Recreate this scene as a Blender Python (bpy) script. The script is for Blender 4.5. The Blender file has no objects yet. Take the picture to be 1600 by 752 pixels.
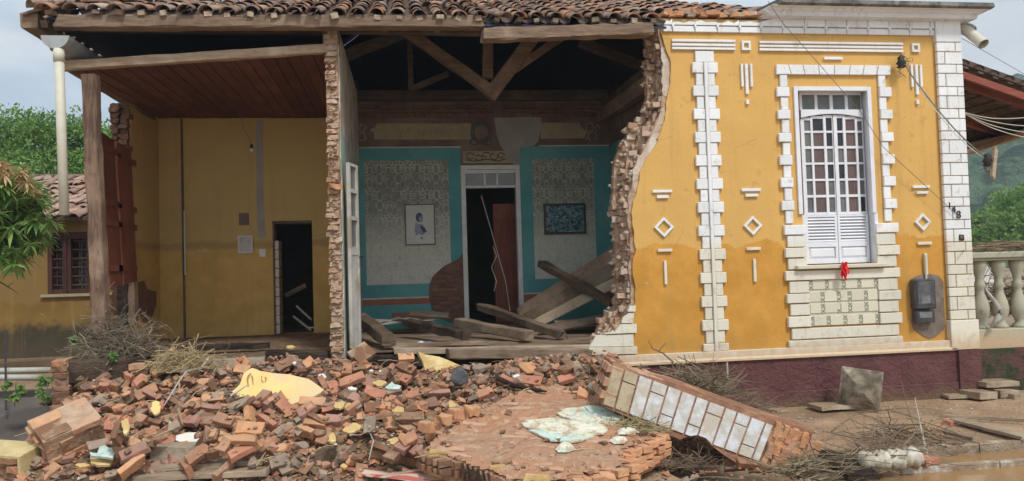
import bpy, bmesh, math, random
import numpy as np
from mathutils import Vector, Matrix, Euler, noise as mnoise
R_ = random.Random(7)
sc = bpy.context.scene
COL = sc.collection

# ---------------------------------------------------------------- camera
F, YAW, PIT, ROL = 1156.46, .13752, .03671, -.02962
CAM = (0., -9., 1.88)
def _basis():
    f = (math.sin(YAW)*math.cos(PIT), math.cos(YAW)*math.cos(PIT), math.sin(PIT))
    r = (math.cos(YAW), -math.sin(YAW), 0.)
    u = (r[1]*f[2]-r[2]*f[1], r[2]*f[0]-r[0]*f[2], r[0]*f[1]-r[1]*f[0])
    c, s = math.cos(ROL), math.sin(ROL)
    return tuple(c*a+s*b for a, b in zip(r, u)), tuple(-s*a+c*b for a, b in zip(r, u)), f
BR, BU, BF = _basis()
cd = bpy.data.cameras.new('camera'); cam = bpy.data.objects.new('camera', cd); COL.objects.link(cam)
cam.matrix_world = Matrix(((BR[0], BU[0], -BF[0], CAM[0]), (BR[1], BU[1], -BF[1], CAM[1]), (BR[2], BU[2], -BF[2], CAM[2]), (0, 0, 0, 1)))
cd.sensor_width = 36; cd.lens = F/1600*36; cd.clip_start = .05; cd.clip_end = 5000
sc.camera = cam
sc.view_settings.view_transform = 'Standard'; sc.view_settings.look = 'None'
sc.view_settings.exposure = 0.27; sc.view_settings.gamma = 1

# ---------------------------------------------------------------- sky and sun
SUN_EL, SUN_AZ = math.radians(52), math.radians(158)     # azimuth from +Y (into the picture) clockwise: front right
w = bpy.data.worlds.new('World'); sc.world = w; w.use_nodes = True
nt = w.node_tree; nt.nodes.clear()
out = nt.nodes.new('ShaderNodeOutputWorld'); bg = nt.nodes.new('ShaderNodeBackground')
sky = nt.nodes.new('ShaderNodeTexSky'); sky.sky_type = 'NISHITA'; sky.sun_disc = False
sky.sun_elevation = SUN_EL; sky.sun_rotation = SUN_AZ; sky.dust_density = 2.5
tc = nt.nodes.new('ShaderNodeTexCoord'); mp = nt.nodes.new('ShaderNodeMapping'); mp.inputs['Scale'].default_value = (1, 1, 2.6)
no = nt.nodes.new('ShaderNodeTexNoise'); no.inputs['Scale'].default_value = 2.3; no.inputs['Detail'].default_value = 7; no.inputs['Roughness'].default_value = .55
rp = nt.nodes.new('ShaderNodeValToRGB'); rp.color_ramp.elements[0].position = .36; rp.color_ramp.elements[1].position = .6
rp.color_ramp.elements[0].color = (.62, .62, .62, 1); rp.color_ramp.elements[1].color = (1, 1, 1, 1)
n2 = nt.nodes.new('ShaderNodeTexNoise'); n2.inputs['Scale'].default_value = 3.1; n2.inputs['Detail'].default_value = 6
r2 = nt.nodes.new('ShaderNodeValToRGB'); r2.color_ramp.elements[0].position = .43; r2.color_ramp.elements[1].position = .58
r2.color_ramp.elements[0].color = (6.5, 8.3, 10.2, 1); r2.color_ramp.elements[1].color = (12.2, 12.6, 12.9, 1)
mx = nt.nodes.new('ShaderNodeMix'); mx.data_type = 'RGBA'
L = nt.links.new
L(tc.outputs['Generated'], mp.inputs[0]); L(mp.outputs[0], no.inputs['Vector']); L(mp.outputs[0], n2.inputs['Vector'])
L(no.outputs[0], rp.inputs[0]); L(n2.outputs[0], r2.inputs[0])
L(rp.outputs[0], mx.inputs[0]); L(sky.outputs[0], mx.inputs[6]); L(r2.outputs[0], mx.inputs[7])
L(mx.outputs[2], bg.inputs[0]); bg.inputs[1].default_value = .08
L(bg.outputs[0], out.inputs[0])
sd = bpy.data.lights.new('sun', 'SUN'); sd.energy = 2.3; sd.angle = math.radians(11); sd.color = (1, .97, .92)
so = bpy.data.objects.new('sun', sd); COL.objects.link(so)
sdir = Vector((math.sin(SUN_AZ)*math.cos(SUN_EL), math.cos(SUN_AZ)*math.cos(SUN_EL), math.sin(SUN_EL)))
so.rotation_euler = (-sdir).to_track_quat('-Z', 'Y').to_euler(); so.location = sdir*60

# ---------------------------------------------------------------- reading positions off the photograph
def ray(px, py):
    a = (px-800)/F; b = -(py-376)/F
    return tuple(a*r+b*u+f for r, u, f in zip(BR, BU, BF))
def _on(px, py, k, v):
    d = ray(px, py); t = (v-CAM[k])/d[k]
    return Vector([c+t*e for c, e in zip(CAM, d)])
def onY(px, py, Y=0.): return _on(px, py, 1, Y)
def onZ(px, py, Z=0.): return _on(px, py, 2, Z)
def onX(px, py, X=0.): return _on(px, py, 0, X)
def proj(p):
    d = [a-b for a, b in zip(p, CAM)]
    x = sum(a*b for a, b in zip(d, BR)); y = sum(a*b for a, b in zip(d, BU)); z = sum(a*b for a, b in zip(d, BF))
    return (800+F*x/z, 376-F*y/z)
def rxz(l, t, r, b, Y=0.):
    m = (t+b)/2; c = (l+r)/2
    return onY(l, m, Y).x, onY(c, b, Y).z, onY(r, m, Y).x, onY(c, t, Y).z

# ---------------------------------------------------------------- mesh helpers
class MB:
    def __init__(s): s.v = []; s.f = []; s.m = []
    def add(s, vs, fs, mi=0):
        o = len(s.v); s.v += [tuple(p) for p in vs]; s.f += [tuple(o+i for i in f) for f in fs]; s.m += [mi]*len(fs); return s
    def box(s, x0, y0, z0, x1, y1, z1, mi=0):
        if x0 > x1: x0, x1 = x1, x0
        if y0 > y1: y0, y1 = y1, y0
        if z0 > z1: z0, z1 = z1, z0
        return s.add([(x0,y0,z0),(x1,y0,z0),(x1,y1,z0),(x0,y1,z0),(x0,y0,z1),(x1,y0,z1),(x1,y1,z1),(x0,y1,z1)],
                     [(0,3,2,1),(4,5,6,7),(0,1,5,4),(1,2,6,5),(2,3,7,6),(3,0,4,7)], mi)
    def obox(s, c, ax, ay, az, mi=0):       # centre and three half-axis vectors
        c = Vector(c); ax = Vector(ax); ay = Vector(ay); az = Vector(az); P = []
        for k in (-1, 1):
            for i, j in ((-1,-1),(1,-1),(1,1),(-1,1)): P.append(c+ax*i+ay*j+az*k)
        return s.add(P, [(0,3,2,1),(4,5,6,7),(0,1,5,4),(1,2,6,5),(2,3,7,6),(3,0,4,7)], mi)
    def prism(s, poly, vec, mi=0, mi_side=None):   # poly: list of 3D points; extruded along vec
        n = len(poly); a = [Vector(p) for p in poly]; b = [p+Vector(vec) for p in a]; o = len(s.v)
        s.v += [tuple(p) for p in a+b]
        nrm = Vector((0,0,0))
        for i in range(n): nrm += a[i].cross(a[(i+1) % n])
        flip = nrm.dot(Vector(vec)) > 0
        f1 = tuple(o+i for i in range(n)); f2 = tuple(o+n+i for i in range(n))
        if flip: f1 = f1[::-1]
        else: f2 = f2[::-1]
        s.f += [f1, f2]; s.m += [mi, mi]
        for i in range(n):
            j = (i+1) % n; q = (o+i, o+j, o+n+j, o+n+i)
            s.f.append(q if flip else q[::-1]); s.m.append(mi if mi_side is None else mi_side)
        return s
    def tube(s, pts, r, n=6, r1=None, cap=True, mi=0):
        pts = [Vector(p) for p in pts]; k = len(pts); o = len(s.v)
        rr = r if isinstance(r, (list, tuple)) else [r+((r1-r)*i/(k-1) if r1 is not None else 0) for i in range(k)]
        for i, p in enumerate(pts):
            t = (pts[min(i+1, k-1)]-pts[max(i-1, 0)])
            t = t.normalized() if t.length > 1e-9 else Vector((0,0,1))
            a = t.cross(Vector((0,0,1))) if abs(t.z) < .95 else t.cross(Vector((1,0,0)))
            a.normalize(); b = t.cross(a)
            for j in range(n):
                th = 2*math.pi*j/n; s.v.append(tuple(p+(a*math.cos(th)+b*math.sin(th))*rr[i]))
        for i in range(k-1):
            for j in range(n):
                s.f.append((o+i*n+j, o+i*n+(j+1) % n, o+(i+1)*n+(j+1) % n, o+(i+1)*n+j)); s.m.append(mi)
        if cap:
            s.f.append(tuple(o+j for j in range(n))[::-1]); s.f.append(tuple(o+(k-1)*n+j for j in range(n))); s.m += [mi, mi]
        return s
    def lathe(s, c, prof, n=16, mi=0):      # prof [(r, z)...] round a vertical axis at c
        o = len(s.v)
        for r, z in prof:
            for j in range(n):
                th = 2*math.pi*j/n; s.v.append((c[0]+r*math.cos(th), c[1]+r*math.sin(th), c[2]+z))
        for i in range(len(prof)-1):
            for j in range(n):
                s.f.append((o+i*n+j, o+i*n+(j+1) % n, o+(i+1)*n+(j+1) % n, o+(i+1)*n+j)); s.m.append(mi)
        s.f.append(tuple(o+j for j in range(n))[::-1]); s.f.append(tuple(o+(len(prof)-1)*n+j for j in range(n))); s.m += [mi, mi]
        return s
    def mesh(s, name, mats, smooth=False, off=None):
        me = bpy.data.meshes.new(name)
        v = s.v if off is None else [(a-off[0], b-off[1], c-off[2]) for a, b, c in s.v]
        me.from_pydata(v, [], s.f)
        for m in (mats if isinstance(mats, (list, tuple)) else [mats]): me.materials.append(m)
        if any(s.m): me.polygons.foreach_set('material_index', s.m)
        if smooth: me.polygons.foreach_set('use_smooth', [True]*len(me.polygons))
        me.update(); return me
def tag(o, label=None, cat=None, group=None, kind=None):
    if label: o['label'] = label
    if cat: o['category'] = cat
    if group: o['group'] = group
    if kind: o['kind'] = kind
    return o
def setpar(o, p):
    o.parent = p
    q = p
    t = Vector((0,0,0))
    while q is not None: t += Vector(q.location); q = q.parent
    # parents only carry a translation; nested parents have none of their own
    o.matrix_parent_inverse = Matrix.Translation(-t) if p.parent is None else Matrix.Identity(4)
def part(name, mb, mat, parent, smooth=False, bevel=0, kind=None, label=None):
    o = bpy.data.objects.new(name, mb.mesh(name, mat, smooth)); COL.objects.link(o)
    if parent is not None: setpar(o, parent)
    if bevel:
        m = o.modifiers.new('bevel', 'BEVEL'); m.width = bevel; m.segments = 1; m.limit_method = 'ANGLE'
    return tag(o, label, kind=kind)
def single(name, mb, mat, label, cat, group=None, smooth=False, bevel=0, kind=None):
    a = np.array(mb.v); off = ((a[:,0].min()+a[:,0].max())/2, (a[:,1].min()+a[:,1].max())/2, a[:,2].min())
    o = bpy.data.objects.new(name, mb.mesh(name, mat, smooth, off)); COL.objects.link(o); o.location = off
    if bevel:
        m = o.modifiers.new('bevel', 'BEVEL'); m.width = bevel; m.segments = 1; m.limit_method = 'ANGLE'
    return tag(o, label, cat, group, kind)
def struct(name, mb, mat, smooth=False, kind='structure'):
    o = bpy.data.objects.new(name, mb.mesh(name, mat, smooth)); COL.objects.link(o); o['kind'] = kind; return o
def thing(name, loc, label, cat, group=None):
    o = bpy.data.objects.new(name, None); COL.objects.link(o); o.location = loc; o.empty_display_size = .2
    return tag(o, label, cat, group)
def rough(mb, amp, freq, seed=0, axes=(1,1,1)):
    q = Vector((seed*3.7, seed*1.3, seed*2.1))
    for i, p in enumerate(mb.v):
        n = mnoise.noise_vector(Vector(p)*freq+q)
        mb.v[i] = (p[0]+n[0]*amp*axes[0], p[1]+n[1]*amp*axes[1], p[2]+n[2]*amp*axes[2])
    return mb
def timber(p1, p2, w, h, up=(0,0,1), seg=10, wear=.012, seed=1, splinter=0, mb=None):
    """worn rectangular timber from p1 to p2: 8-sided section, uneven along its length"""
    mb = mb or MB(); p1 = Vector(p1); p2 = Vector(p2); t = (p2-p1).normalized()
    up = Vector(up); a = t.cross(up).normalized(); b = a.cross(t).normalized(); o = len(mb.v)
    k = .82; sec = [(-1,-k),(-k,-1),(k,-1),(1,-k),(1,k),(k,1),(-k,1),(-1,k)]
    rr = random.Random(seed)
    for i in range(seg+1):
        p = p1.lerp(p2, i/seg)
        for j, (x, y) in enumerate(sec):
            n = mnoise.noise_vector(Vector((i*.45, j*1.7, seed*5.1)))
            e = t*(rr.uniform(-1, 1)*splinter if i in (0, seg) else 0)
            mb.v.append(tuple(p+a*(x*w/2+n[0]*wear)+b*(y*h/2+n[1]*wear)+e))
    for i in range(seg):
        for j in range(8):
            mb.f.append((o+i*8+j, o+i*8+(j+1) % 8, o+(i+1)*8+(j+1) % 8, o+(i+1)*8+j)); mb.m.append(0)
    mb.f.append(tuple(o+j for j in range(8))[::-1]); mb.f.append(tuple(o+seg*8+j for j in range(8))); mb.m += [0, 0]
    return mb

# ---------------------------------------------------------------- materials
class NB:
    def __init__(s, name):
        s.mat = bpy.data.materials.new(name); s.mat.use_nodes = True; s.nt = s.mat.node_tree; s.nt.nodes.clear()
        s.out = s.nt.nodes.new('ShaderNodeOutputMaterial'); s.b = s.nt.nodes.new('ShaderNodeBsdfPrincipled')
        s.nt.links.new(s.b.outputs[0], s.out.inputs[0])
        s.tc = s.nt.nodes.new('ShaderNodeTexCoord'); s.geo = s.nt.nodes.new('ShaderNodeNewGeometry')
        s.obj = s.tc.outputs['Object']; s.pos = s.geo.outputs['Position']; s._oi = None
    def oi(s):
        if s._oi is None: s._oi = s.nt.nodes.new('ShaderNodeObjectInfo')
        return s._oi.outputs['Random']
    def put(s, sock, v):
        if hasattr(v, 'is_output'): s.nt.links.new(v, sock)
        elif isinstance(v, (tuple, list)) and len(v) == 3 and sock.type == 'RGBA': sock.default_value = (*v, 1)
        else: sock.default_value = v
    def noise(s, scale, detail=4, vec=None, rough=.55, dist=0, out=0):
        n = s.nt.nodes.new('ShaderNodeTexNoise'); n.inputs['Scale'].default_value = scale; n.inputs['Detail'].default_value = detail
        n.inputs['Roughness'].default_value = rough; n.inputs['Distortion'].default_value = dist
        s.put(n.inputs['Vector'], vec if vec is not None else s.obj); return n.outputs[out]
    def vor(s, scale, vec=None, feat='F1', out='Distance'):
        n = s.nt.nodes.new('ShaderNodeTexVoronoi'); n.feature = feat; n.inputs['Scale'].default_value = scale
        s.put(n.inputs['Vector'], vec if vec is not None else s.obj); return n.outputs[out]
    def map(s, vec, scale=(1,1,1), loc=(0,0,0), rot=(0,0,0)):
        n = s.nt.nodes.new('ShaderNodeMapping'); s.put(n.inputs[0], vec); n.inputs['Scale'].default_value = scale
        s.put(n.inputs['Location'], loc); n.inputs['Rotation'].default_value = rot; return n.outputs[0]
    def mix(s, f, a, b, mode='MIX'):
        n = s.nt.nodes.new('ShaderNodeMix'); n.data_type = 'RGBA'; n.blend_type = mode
        s.put(n.inputs[0], f); s.put(n.inputs[6], a); s.put(n.inputs[7], b); return n.outputs[2]
    def step(s, v, a, b):    # smooth 0..1 as v goes a..b
        n = s.nt.nodes.new('ShaderNodeMapRange'); n.interpolation_type = 'SMOOTHSTEP'
        s.put(n.inputs[0], v); n.inputs[1].default_value = a; n.inputs[2].default_value = b; return n.outputs[0]
    def math(s, op, a, b=0., c=0.):
        n = s.nt.nodes.new('ShaderNodeMath'); n.operation = op
        s.put(n.inputs[0], a); s.put(n.inputs[1], b); s.put(n.inputs[2], c); return n.outputs[0]
    def sep(s, v, i):
        n = s.nt.nodes.new('ShaderNodeSeparateXYZ'); s.put(n.inputs[0], v); return n.outputs[i]
    def comb(s, x, y, z):
        n = s.nt.nodes.new('ShaderNodeCombineXYZ'); s.put(n.inputs[0], x); s.put(n.inputs[1], y); s.put(n.inputs[2], z); return n.outputs[0]
    def hsv(s, col, h=.5, sat=1., v=1.):
        n = s.nt.nodes.new('ShaderNodeHueSaturation'); s.put(n.inputs['Color'], col); s.put(n.inputs['Hue'], h)
        s.put(n.inputs['Saturation'], sat); s.put(n.inputs['Value'], v); return n.outputs[0]
    def bump(s, h, dist=.01, strength=1.):
        n = s.nt.nodes.new('ShaderNodeBump'); s.put(n.inputs['Height'], h); n.inputs['Distance'].default_value = dist
        n.inputs['Strength'].default_value = strength; s.nt.links.new(n.outputs[0], s.b.inputs['Normal'])
    def done(s, col, rough=.85, spec=.3, **k):
        s.put(s.b.inputs['Base Color'], col); s.put(s.b.inputs['Roughness'], rough); s.b.inputs['Specular IOR Level'].default_value = spec
        for a, v in k.items(): s.put(s.b.inputs[a.replace('_', ' ')], v)
        return s.mat
def simple(name, c1, c2, scale=6, rough=.85, bump=.004, bs=40, spec=.3, c3=None, stretch=None, var=.0, world=False):
    n = NB(name); v = n.pos if world else n.obj
    if stretch: v = n.map(v, stretch)
    if var: v2 = n.math('MULTIPLY', n.oi(), 37.); vv = n.nt.nodes.new('ShaderNodeVectorMath'); vv.operation = 'ADD'; n.put(vv.inputs[0], v); n.put(vv.inputs[1], n.comb(v2, v2, v2)); v = vv.outputs[0]
    f = n.step(n.noise(scale, 6, v), .35, .65)
    c = n.mix(f, c1, c2)
    if c3: c = n.mix(n.step(n.noise(scale*.37, 5, v), .5, .62), c, c3)
    if var: c = n.hsv(c, n.math('MULTIPLY_ADD', n.oi(), .04*var, .5-.02*var), 1., n.math('MULTIPLY_ADD', n.math('FRACT', n.math('MULTIPLY', n.oi(), 7.3)), .8*var, 1-.4*var))
    n.bump(n.noise(bs, 5, v), bump); return n.done(c, rough, spec)
def wood(name, c1, c2, c3, axis=0, rough=.85, moss=None, bump=.006, fine=1.):
    n = NB(name); st = [9., 9., 9.]; st[axis] = .8
    r = n.math('MULTIPLY', n.oi(), 31.); vv = n.nt.nodes.new('ShaderNodeVectorMath'); vv.operation = 'ADD'
    n.put(vv.inputs[0], n.obj); n.put(vv.inputs[1], n.comb(r, r, r)); base = vv.outputs[0]
    v = n.map(base, st); g = n.noise(3.2*fine, 6, v, .65, .6)
    c = n.mix(n.step(g, .35, .62), c1, c2); c = n.mix(n.step(n.noise(1.9, 4, base), .45, .7), c, c3)
    c = n.mix(n.step(n.noise(9*fine, 3, v, .7), .6, .72), c, (c1[0]*.35, c1[1]*.33, c1[2]*.3))
    if moss: c = n.mix(n.step(n.noise(5, 5, base), .55, .68), c, moss)
    c = n.hsv(c, .5, 1., n.math('MULTIPLY_ADD', n.oi(), .35, .82))
    n.bump(n.math('ADD', g, n.math('MULTIPLY', n.noise(14*fine, 4, v), .6)), bump); return n.done(c, rough, .2)

def flood(n, col, z0, dark, amp=.5, soft=.03):
    """a tide mark: what lies under the flood's waterline keeps a darker, muddier coat"""
    z = n.sep(n.pos, 2); nz = n.noise(1.6, 6, n.pos, .6)
    zz = n.math('MULTIPLY_ADD', nz, amp, z)
    return n.mix(n.step(zz, z0+amp*.5+soft, z0+amp*.5-soft), col, dark)
def m_yellow(name, top, low, z0, amp=.55, mud=(.30,.19,.07)):
    n = NB(name); big = n.noise(1.1, 6, n.pos, .6)
    t = n.mix(n.step(big, .3, .7), top, tuple(a*.9 for a in top)); l = n.mix(n.step(n.noise(2.7, 6, n.pos), .3, .7), low, tuple(a*b for a, b in zip(low, (1.22, 1.25, 1.5))))
    c = flood(n, t, z0, l, amp, .02)
    if name == 'yellow_room_paint':
        zl_ = n.math('MULTIPLY_ADD', n.noise(2.2, 5, n.pos), .16, n.sep(n.pos, 2)); c = n.mix(n.math('MULTIPLY', n.step(n.math('ABSOLUTE', n.math('SUBTRACT', zl_, z0+.09)), .09, .02), .4), c, (.22,.15,.07))
    if name == 'shaded_yellow_neighbour_paint':
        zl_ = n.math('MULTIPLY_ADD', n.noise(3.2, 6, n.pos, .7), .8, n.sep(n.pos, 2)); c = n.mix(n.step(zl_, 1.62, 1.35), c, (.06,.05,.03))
    dr = n.noise(1., 5, n.map(n.pos, (7, 7, .5)), .6)
    c = n.mix(n.math('MULTIPLY', n.step(dr, .52, .72), .36), c, (.40,.27,.11))
    if name == 'yellow_facade_paint': c = n.mix(n.math('MULTIPLY', n.step(n.noise(5.5, 7, n.pos, .7), .56, .66), .3), c, (.36,.22,.08))
    z = n.sep(n.pos, 2); mud_f = n.math('MULTIPLY', n.step(n.math('MULTIPLY_ADD', n.noise(3, 6, n.pos), .7, z), 1.45, .95), .4)
    c = n.mix(mud_f, c, mud)
    sp = n.step(n.noise(23, 6, n.pos, .7), .66, .74); c = n.mix(n.math('MULTIPLY', sp, .4), c, (.26,.17,.07))
    fl = n.step(n.noise(3.3, 8, n.pos, .75), .645, .665); c = n.mix(n.math('MULTIPLY', fl, .75), c, (.62,.50,.30))
    ck = n.step(n.vor(1.15, n.math if False else n.pos, 'DISTANCE_TO_EDGE'), .006, .002); c = n.mix(n.math('MULTIPLY', n.math('MULTIPLY', ck, n.step(n.noise(1.7, 3, n.pos), .55, .62)), .4), c, (.22,.14,.06))
    n.bump(n.math('ADD', n.noise(55, 5, n.pos), n.math('MULTIPLY', n.noise(5, 4, n.pos), 1.5)), .004); return n.done(c, .82, .25)
def m_white(name, base=(.82,.83,.83), grime=(.44,.38,.28), low=(.72,.68,.56), z0=2.15):
    n = NB(name); v = n.pos
    c = n.mix(n.step(n.noise(2.2, 6, v), .35, .7), base, tuple(a*.92 for a in base))
    c = flood(n, c, z0, low, .5, .12)
    c = n.mix(n.math('MULTIPLY', n.step(n.noise(8, 7, v, .75), .55, .68), .6), c, grime)
    c = n.mix(n.math('MULTIPLY', n.step(n.noise(1., 5, n.map(v, (14, 14, .9)), .6), .56, .72), .35), c, grime)
    z = n.sep(v, 2); c = n.mix(n.math('MULTIPLY', n.step(n.math('MULTIPLY_ADD', n.noise(12, 6, v), .35, z), 1.12, .80), .75), c, (.50,.33,.18))
    c = n.hsv(c, .5, 1., n.math('MULTIPLY_ADD', n.oi(), .12, .93))
    n.bump(n.noise(38, 5, v), .004); return n.done(c, .7, .3)
MT = {}
MT['yellow'] = m_yellow('yellow_facade_paint', (.70,.415,.125), (.52,.255,.042), 2.12, .62)
MT['yellow_room'] = m_yellow('yellow_room_paint', (.56,.39,.15), (.50,.31,.085), 2.36, .16, (.26,.19,.09))
MT['yellow_neigh'] = m_yellow('shaded_yellow_neighbour_paint', (.235,.15,.05), (.20,.12,.03), 1.5, .5, (.10,.08,.05))  # wall yellow darkened so its colour carries the mango tree's shade
MT['white'] = m_white('white_trim')
MT['cream_tile'] = m_white('cream_tile', (.72,.71,.62), (.45,.40,.28), (.66,.62,.48), 2.2)
MT['dark_joint'] = simple('rusty_brick_mass', (.33,.165,.10), (.24,.13,.085), 8, .95, .02, 22, .1, (.40,.23,.14), world=True)
MT['joint'] = simple('ochre_joint', (.42,.27,.10), (.5,.34,.14), 12, .9, .003)
MT['plinth'] = NB('purple_plinth')
def f():
    n = MT['plinth']; v = n.pos
    c = n.mix(n.step(n.noise(3, 5, v), .3, .7), (.105,.040,.040), (.150,.062,.058))
    z = n.sep(v, 2); c = n.mix(n.math('MULTIPLY', n.step(n.math('MULTIPLY_ADD', n.noise(4, 6, v), .3, z), .36, .14), .75), c, (.16,.105,.06))
    c = n.mix(n.math('MULTIPLY', n.step(n.noise(2.3, 6, v), .56, .68), .5), c, (.075,.04,.04))
    h = n.noise(16, 5, v, .6); n.bump(n.math('ADD', h, n.math('MULTIPLY', n.noise(45, 4, v), .4)), .035, 1.); return n.done(c, .75, .3)
MT['plinth'] = f()
def f():
    n = NB('grimy_base_wall'); v = n.pos
    c = n.mix(n.step(n.noise(3, 5, v), .3, .7), (.12,.05,.05), (.06,.06,.035)); c = n.mix(n.step(n.noise(7, 6, v), .5, .65), c, (.035,.045,.02))
    n.bump(n.noise(16, 5, v), .03); return n.done(c, .8, .2)
MT['grimy'] = f()
def brickmat(name, cols, dust=(.42,.31,.2), dustf=.5, use='obj'):
    n = NB(name); r = n.oi(); rr = n.math('MULTIPLY', r, 53.)
    vv = n.nt.nodes.new('ShaderNodeVectorMath'); vv.operation = 'ADD'; n.put(vv.inputs[0], n.obj if use == 'obj' else n.pos); n.put(vv.inputs[1], n.comb(rr, rr, rr)); v = vv.outputs[0]
    rp = n.nt.nodes.new('ShaderNodeValToRGB'); e = rp.color_ramp.elements; e[0].position = 0; e[0].color = (*cols[0], 1); e[1].position = 1; e[1].color = (*cols[-1], 1)
    for i, cc in enumerate(cols[1:-1]): el = e.new((i+1)/(len(cols)-1)); el.color = (*cc, 1)
    n.put(rp.inputs[0], r); c = rp.outputs[0]
    c = n.mix(n.step(n.noise(7, 5, v), .35, .7), c, n.hsv(c, .505, .95, .72))
    c = n.mix(n.math('MULTIPLY', n.step(n.noise(9, 6, v, .65), .52, .68), dustf), c, dust)
    up = n.step(n.sep(n.geo.outputs['Normal'], 2), .55, .95)
    c = n.mix(n.math('MULTIPLY', n.math('MULTIPLY', up, n.step(n.noise(4, 5, n.pos), .35, .6)), dustf*.7), c, dust)
    c = n.mix(n.math('MULTIPLY', n.step(n.noise(40, 4, v, .7), .6, .75), .5), c, (.16,.07,.04))
    n.bump(n.math('ADD', n.noise(38, 5, v), n.math('MULTIPLY', n.noise(9, 4, v), 1.4)), .008); return n.done(c, .92, .15)
MT['brick'] = brickmat('loose_brick', [(.36,.17,.10),(.46,.215,.12),(.24,.125,.08),(.54,.28,.15),(.37,.20,.13),(.20,.115,.08),(.42,.24,.15)], (.47,.345,.245), dustf=.5)
MT['brick_orange'] = brickmat('orange_brick', [(.60,.30,.155),(.64,.33,.17),(.55,.25,.13)], (.58,.42,.28), .45)
MT['brick_red'] = brickmat('red_brick', [(.52,.215,.135),(.56,.24,.15),(.47,.19,.12)], dustf=.3)
MT['brick_brown'] = brickmat('brown_brick', [(.22,.115,.07),(.28,.14,.08),(.18,.10,.065)], dustf=.5)
MT['brick_mauve'] = brickmat('mauve_brick', [(.40,.215,.165),(.43,.23,.18),(.36,.19,.15)], dustf=.35)
MT['brick_grey'] = brickmat('mortar_covered_brick', [(.30,.225,.17),(.36,.27,.2),(.27,.2,.15)], (.4,.33,.25), .5)
MT['wall_brick'] = brickmat('wall_brick', [(.46,.27,.18),(.54,.39,.28),(.38,.21,.13),(.55,.42,.32),(.48,.31,.21)], (.56,.46,.36), .75)
MT['wall_core'] = simple('rubble_core_mortar', (.40,.26,.17), (.50,.37,.26), 9, .95, .02, 22, .1, (.22,.12,.07), world=True)
MT['torn_brick'] = brickmat('torn_wall_brick', [(.52,.33,.23),(.60,.47,.36),(.46,.27,.17),(.62,.50,.40),(.55,.38,.28)], (.62,.53,.43), .85)
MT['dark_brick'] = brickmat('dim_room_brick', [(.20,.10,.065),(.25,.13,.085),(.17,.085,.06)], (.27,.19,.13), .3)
MT['torn_plaster'] = simple('torn_wall_mortar', (.56,.43,.32), (.46,.31,.21), 9, .95, .02, 26, .1, (.64,.55,.45), world=True)
MT['undercoat'] = simple('pale_undercoat_plaster', (.60,.50,.40), (.50,.39,.30), 6, .95, .012, 26, .1, (.66,.60,.52), world=True)
MT['plaster_pale'] = simple('pale_lime_plaster', (.52,.46,.37), (.62,.56,.47), 7, .95, .01, 30, .1, (.40,.32,.23), world=True)
def tilemat():
    n = NB('clay_roof_tile'); r = n.oi(); rr = n.math('MULTIPLY', r, 91.)
    vv = n.nt.nodes.new('ShaderNodeVectorMath'); vv.operation = 'ADD'; n.put(vv.inputs[0], n.obj); n.put(vv.inputs[1], n.comb(rr, rr, rr)); v = vv.outputs[0]
    rp = n.nt.nodes.new('ShaderNodeValToRGB'); rp.color_ramp.interpolation = 'LINEAR'; e = rp.color_ramp.elements
    cs = [(.19,.12,.09),(.40,.26,.18),(.15,.10,.08),(.33,.19,.13),(.56,.28,.16),(.24,.165,.13),(.46,.34,.26),(.17,.11,.085)]
    e[0].color = (*cs[0], 1); e[0].position = 0; e[1].color = (*cs[-1], 1); e[1].position = 1
    for i, c in enumerate(cs[1:-1]): el = e.new((i+1)/(len(cs)-1)); el.color = (*c, 1)
    n.put(rp.inputs[0], r); c = rp.outputs[0]
    c = n.mix(n.step(n.noise(6, 6, v, .65), .45, .66), c, (.105,.08,.07)); c = n.mix(n.math('MULTIPLY', n.step(n.noise(14, 5, v), .56, .68), .6), c, (.40,.31,.22))
    n.bump(n.noise(30, 5, v), .005); return n.done(c, .9, .15)
MT['tile'] = tilemat()
MT['tile_dark'] = simple('channel_tile', (.13,.09,.07), (.09,.065,.055), 5, .95, .005)
MT['wood_old'] = wood('weathered_timber', (.25,.175,.12), (.165,.11,.075), (.31,.225,.155), 0)
MT['wood_beam'] = wood('dark_fallen_beam_timber', (.155,.105,.07), (.085,.055,.038), (.23,.165,.115), 0, bump=.02)
MT['mud_slab'] = simple('mud_coated_paving', (.33,.245,.16), (.23,.165,.105), 6, .8, .015, 25, .2, (.42,.33,.24))
MT['wood_post'] = wood('rough_post_timber', (.21,.135,.09), (.11,.07,.05), (.31,.21,.145), 2, bump=.02)
MT['wood_dark'] = wood('dark_roof_timber', (.13,.095,.07), (.085,.06,.045), (.17,.125,.09), 0)
MT['wood_floor'] = wood('floor_board_wood', (.21,.15,.10), (.14,.095,.062), (.28,.21,.15), 0)
MT['wood_grey'] = wood('muddy_grey_timber', (.36,.28,.20), (.27,.20,.135), (.42,.33,.23), 0)
MT['wood_log'] = wood('charred_looking_timber', (.075,.05,.036), (.03,.021,.017), (.12,.082,.058), 0, bump=.04)
MT['window_brown'] = wood('dark_brown_window_wood', (.085,.035,.025), (.06,.025,.02), (.11,.05,.035), 2, .7)
MT['ceil_board'] = wood('red_brown_ceiling_board', (.155,.055,.038), (.115,.04,.03), (.19,.075,.05), 1, .7)
MT['ceil_edge'] = wood('pale_painted_edge_timber', (.45,.34,.24), (.33,.23,.15), (.52,.42,.31), 0)
MT['door_red'] = wood('red_brown_painted_door', (.24,.075,.046), (.19,.058,.036), (.28,.095,.06), 2, .65)
MT['tarp'] = simple('navy_plastic_lining', (.022,.034,.085), (.015,.022,.055), 2, .55, .01, 4, .3)
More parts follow.
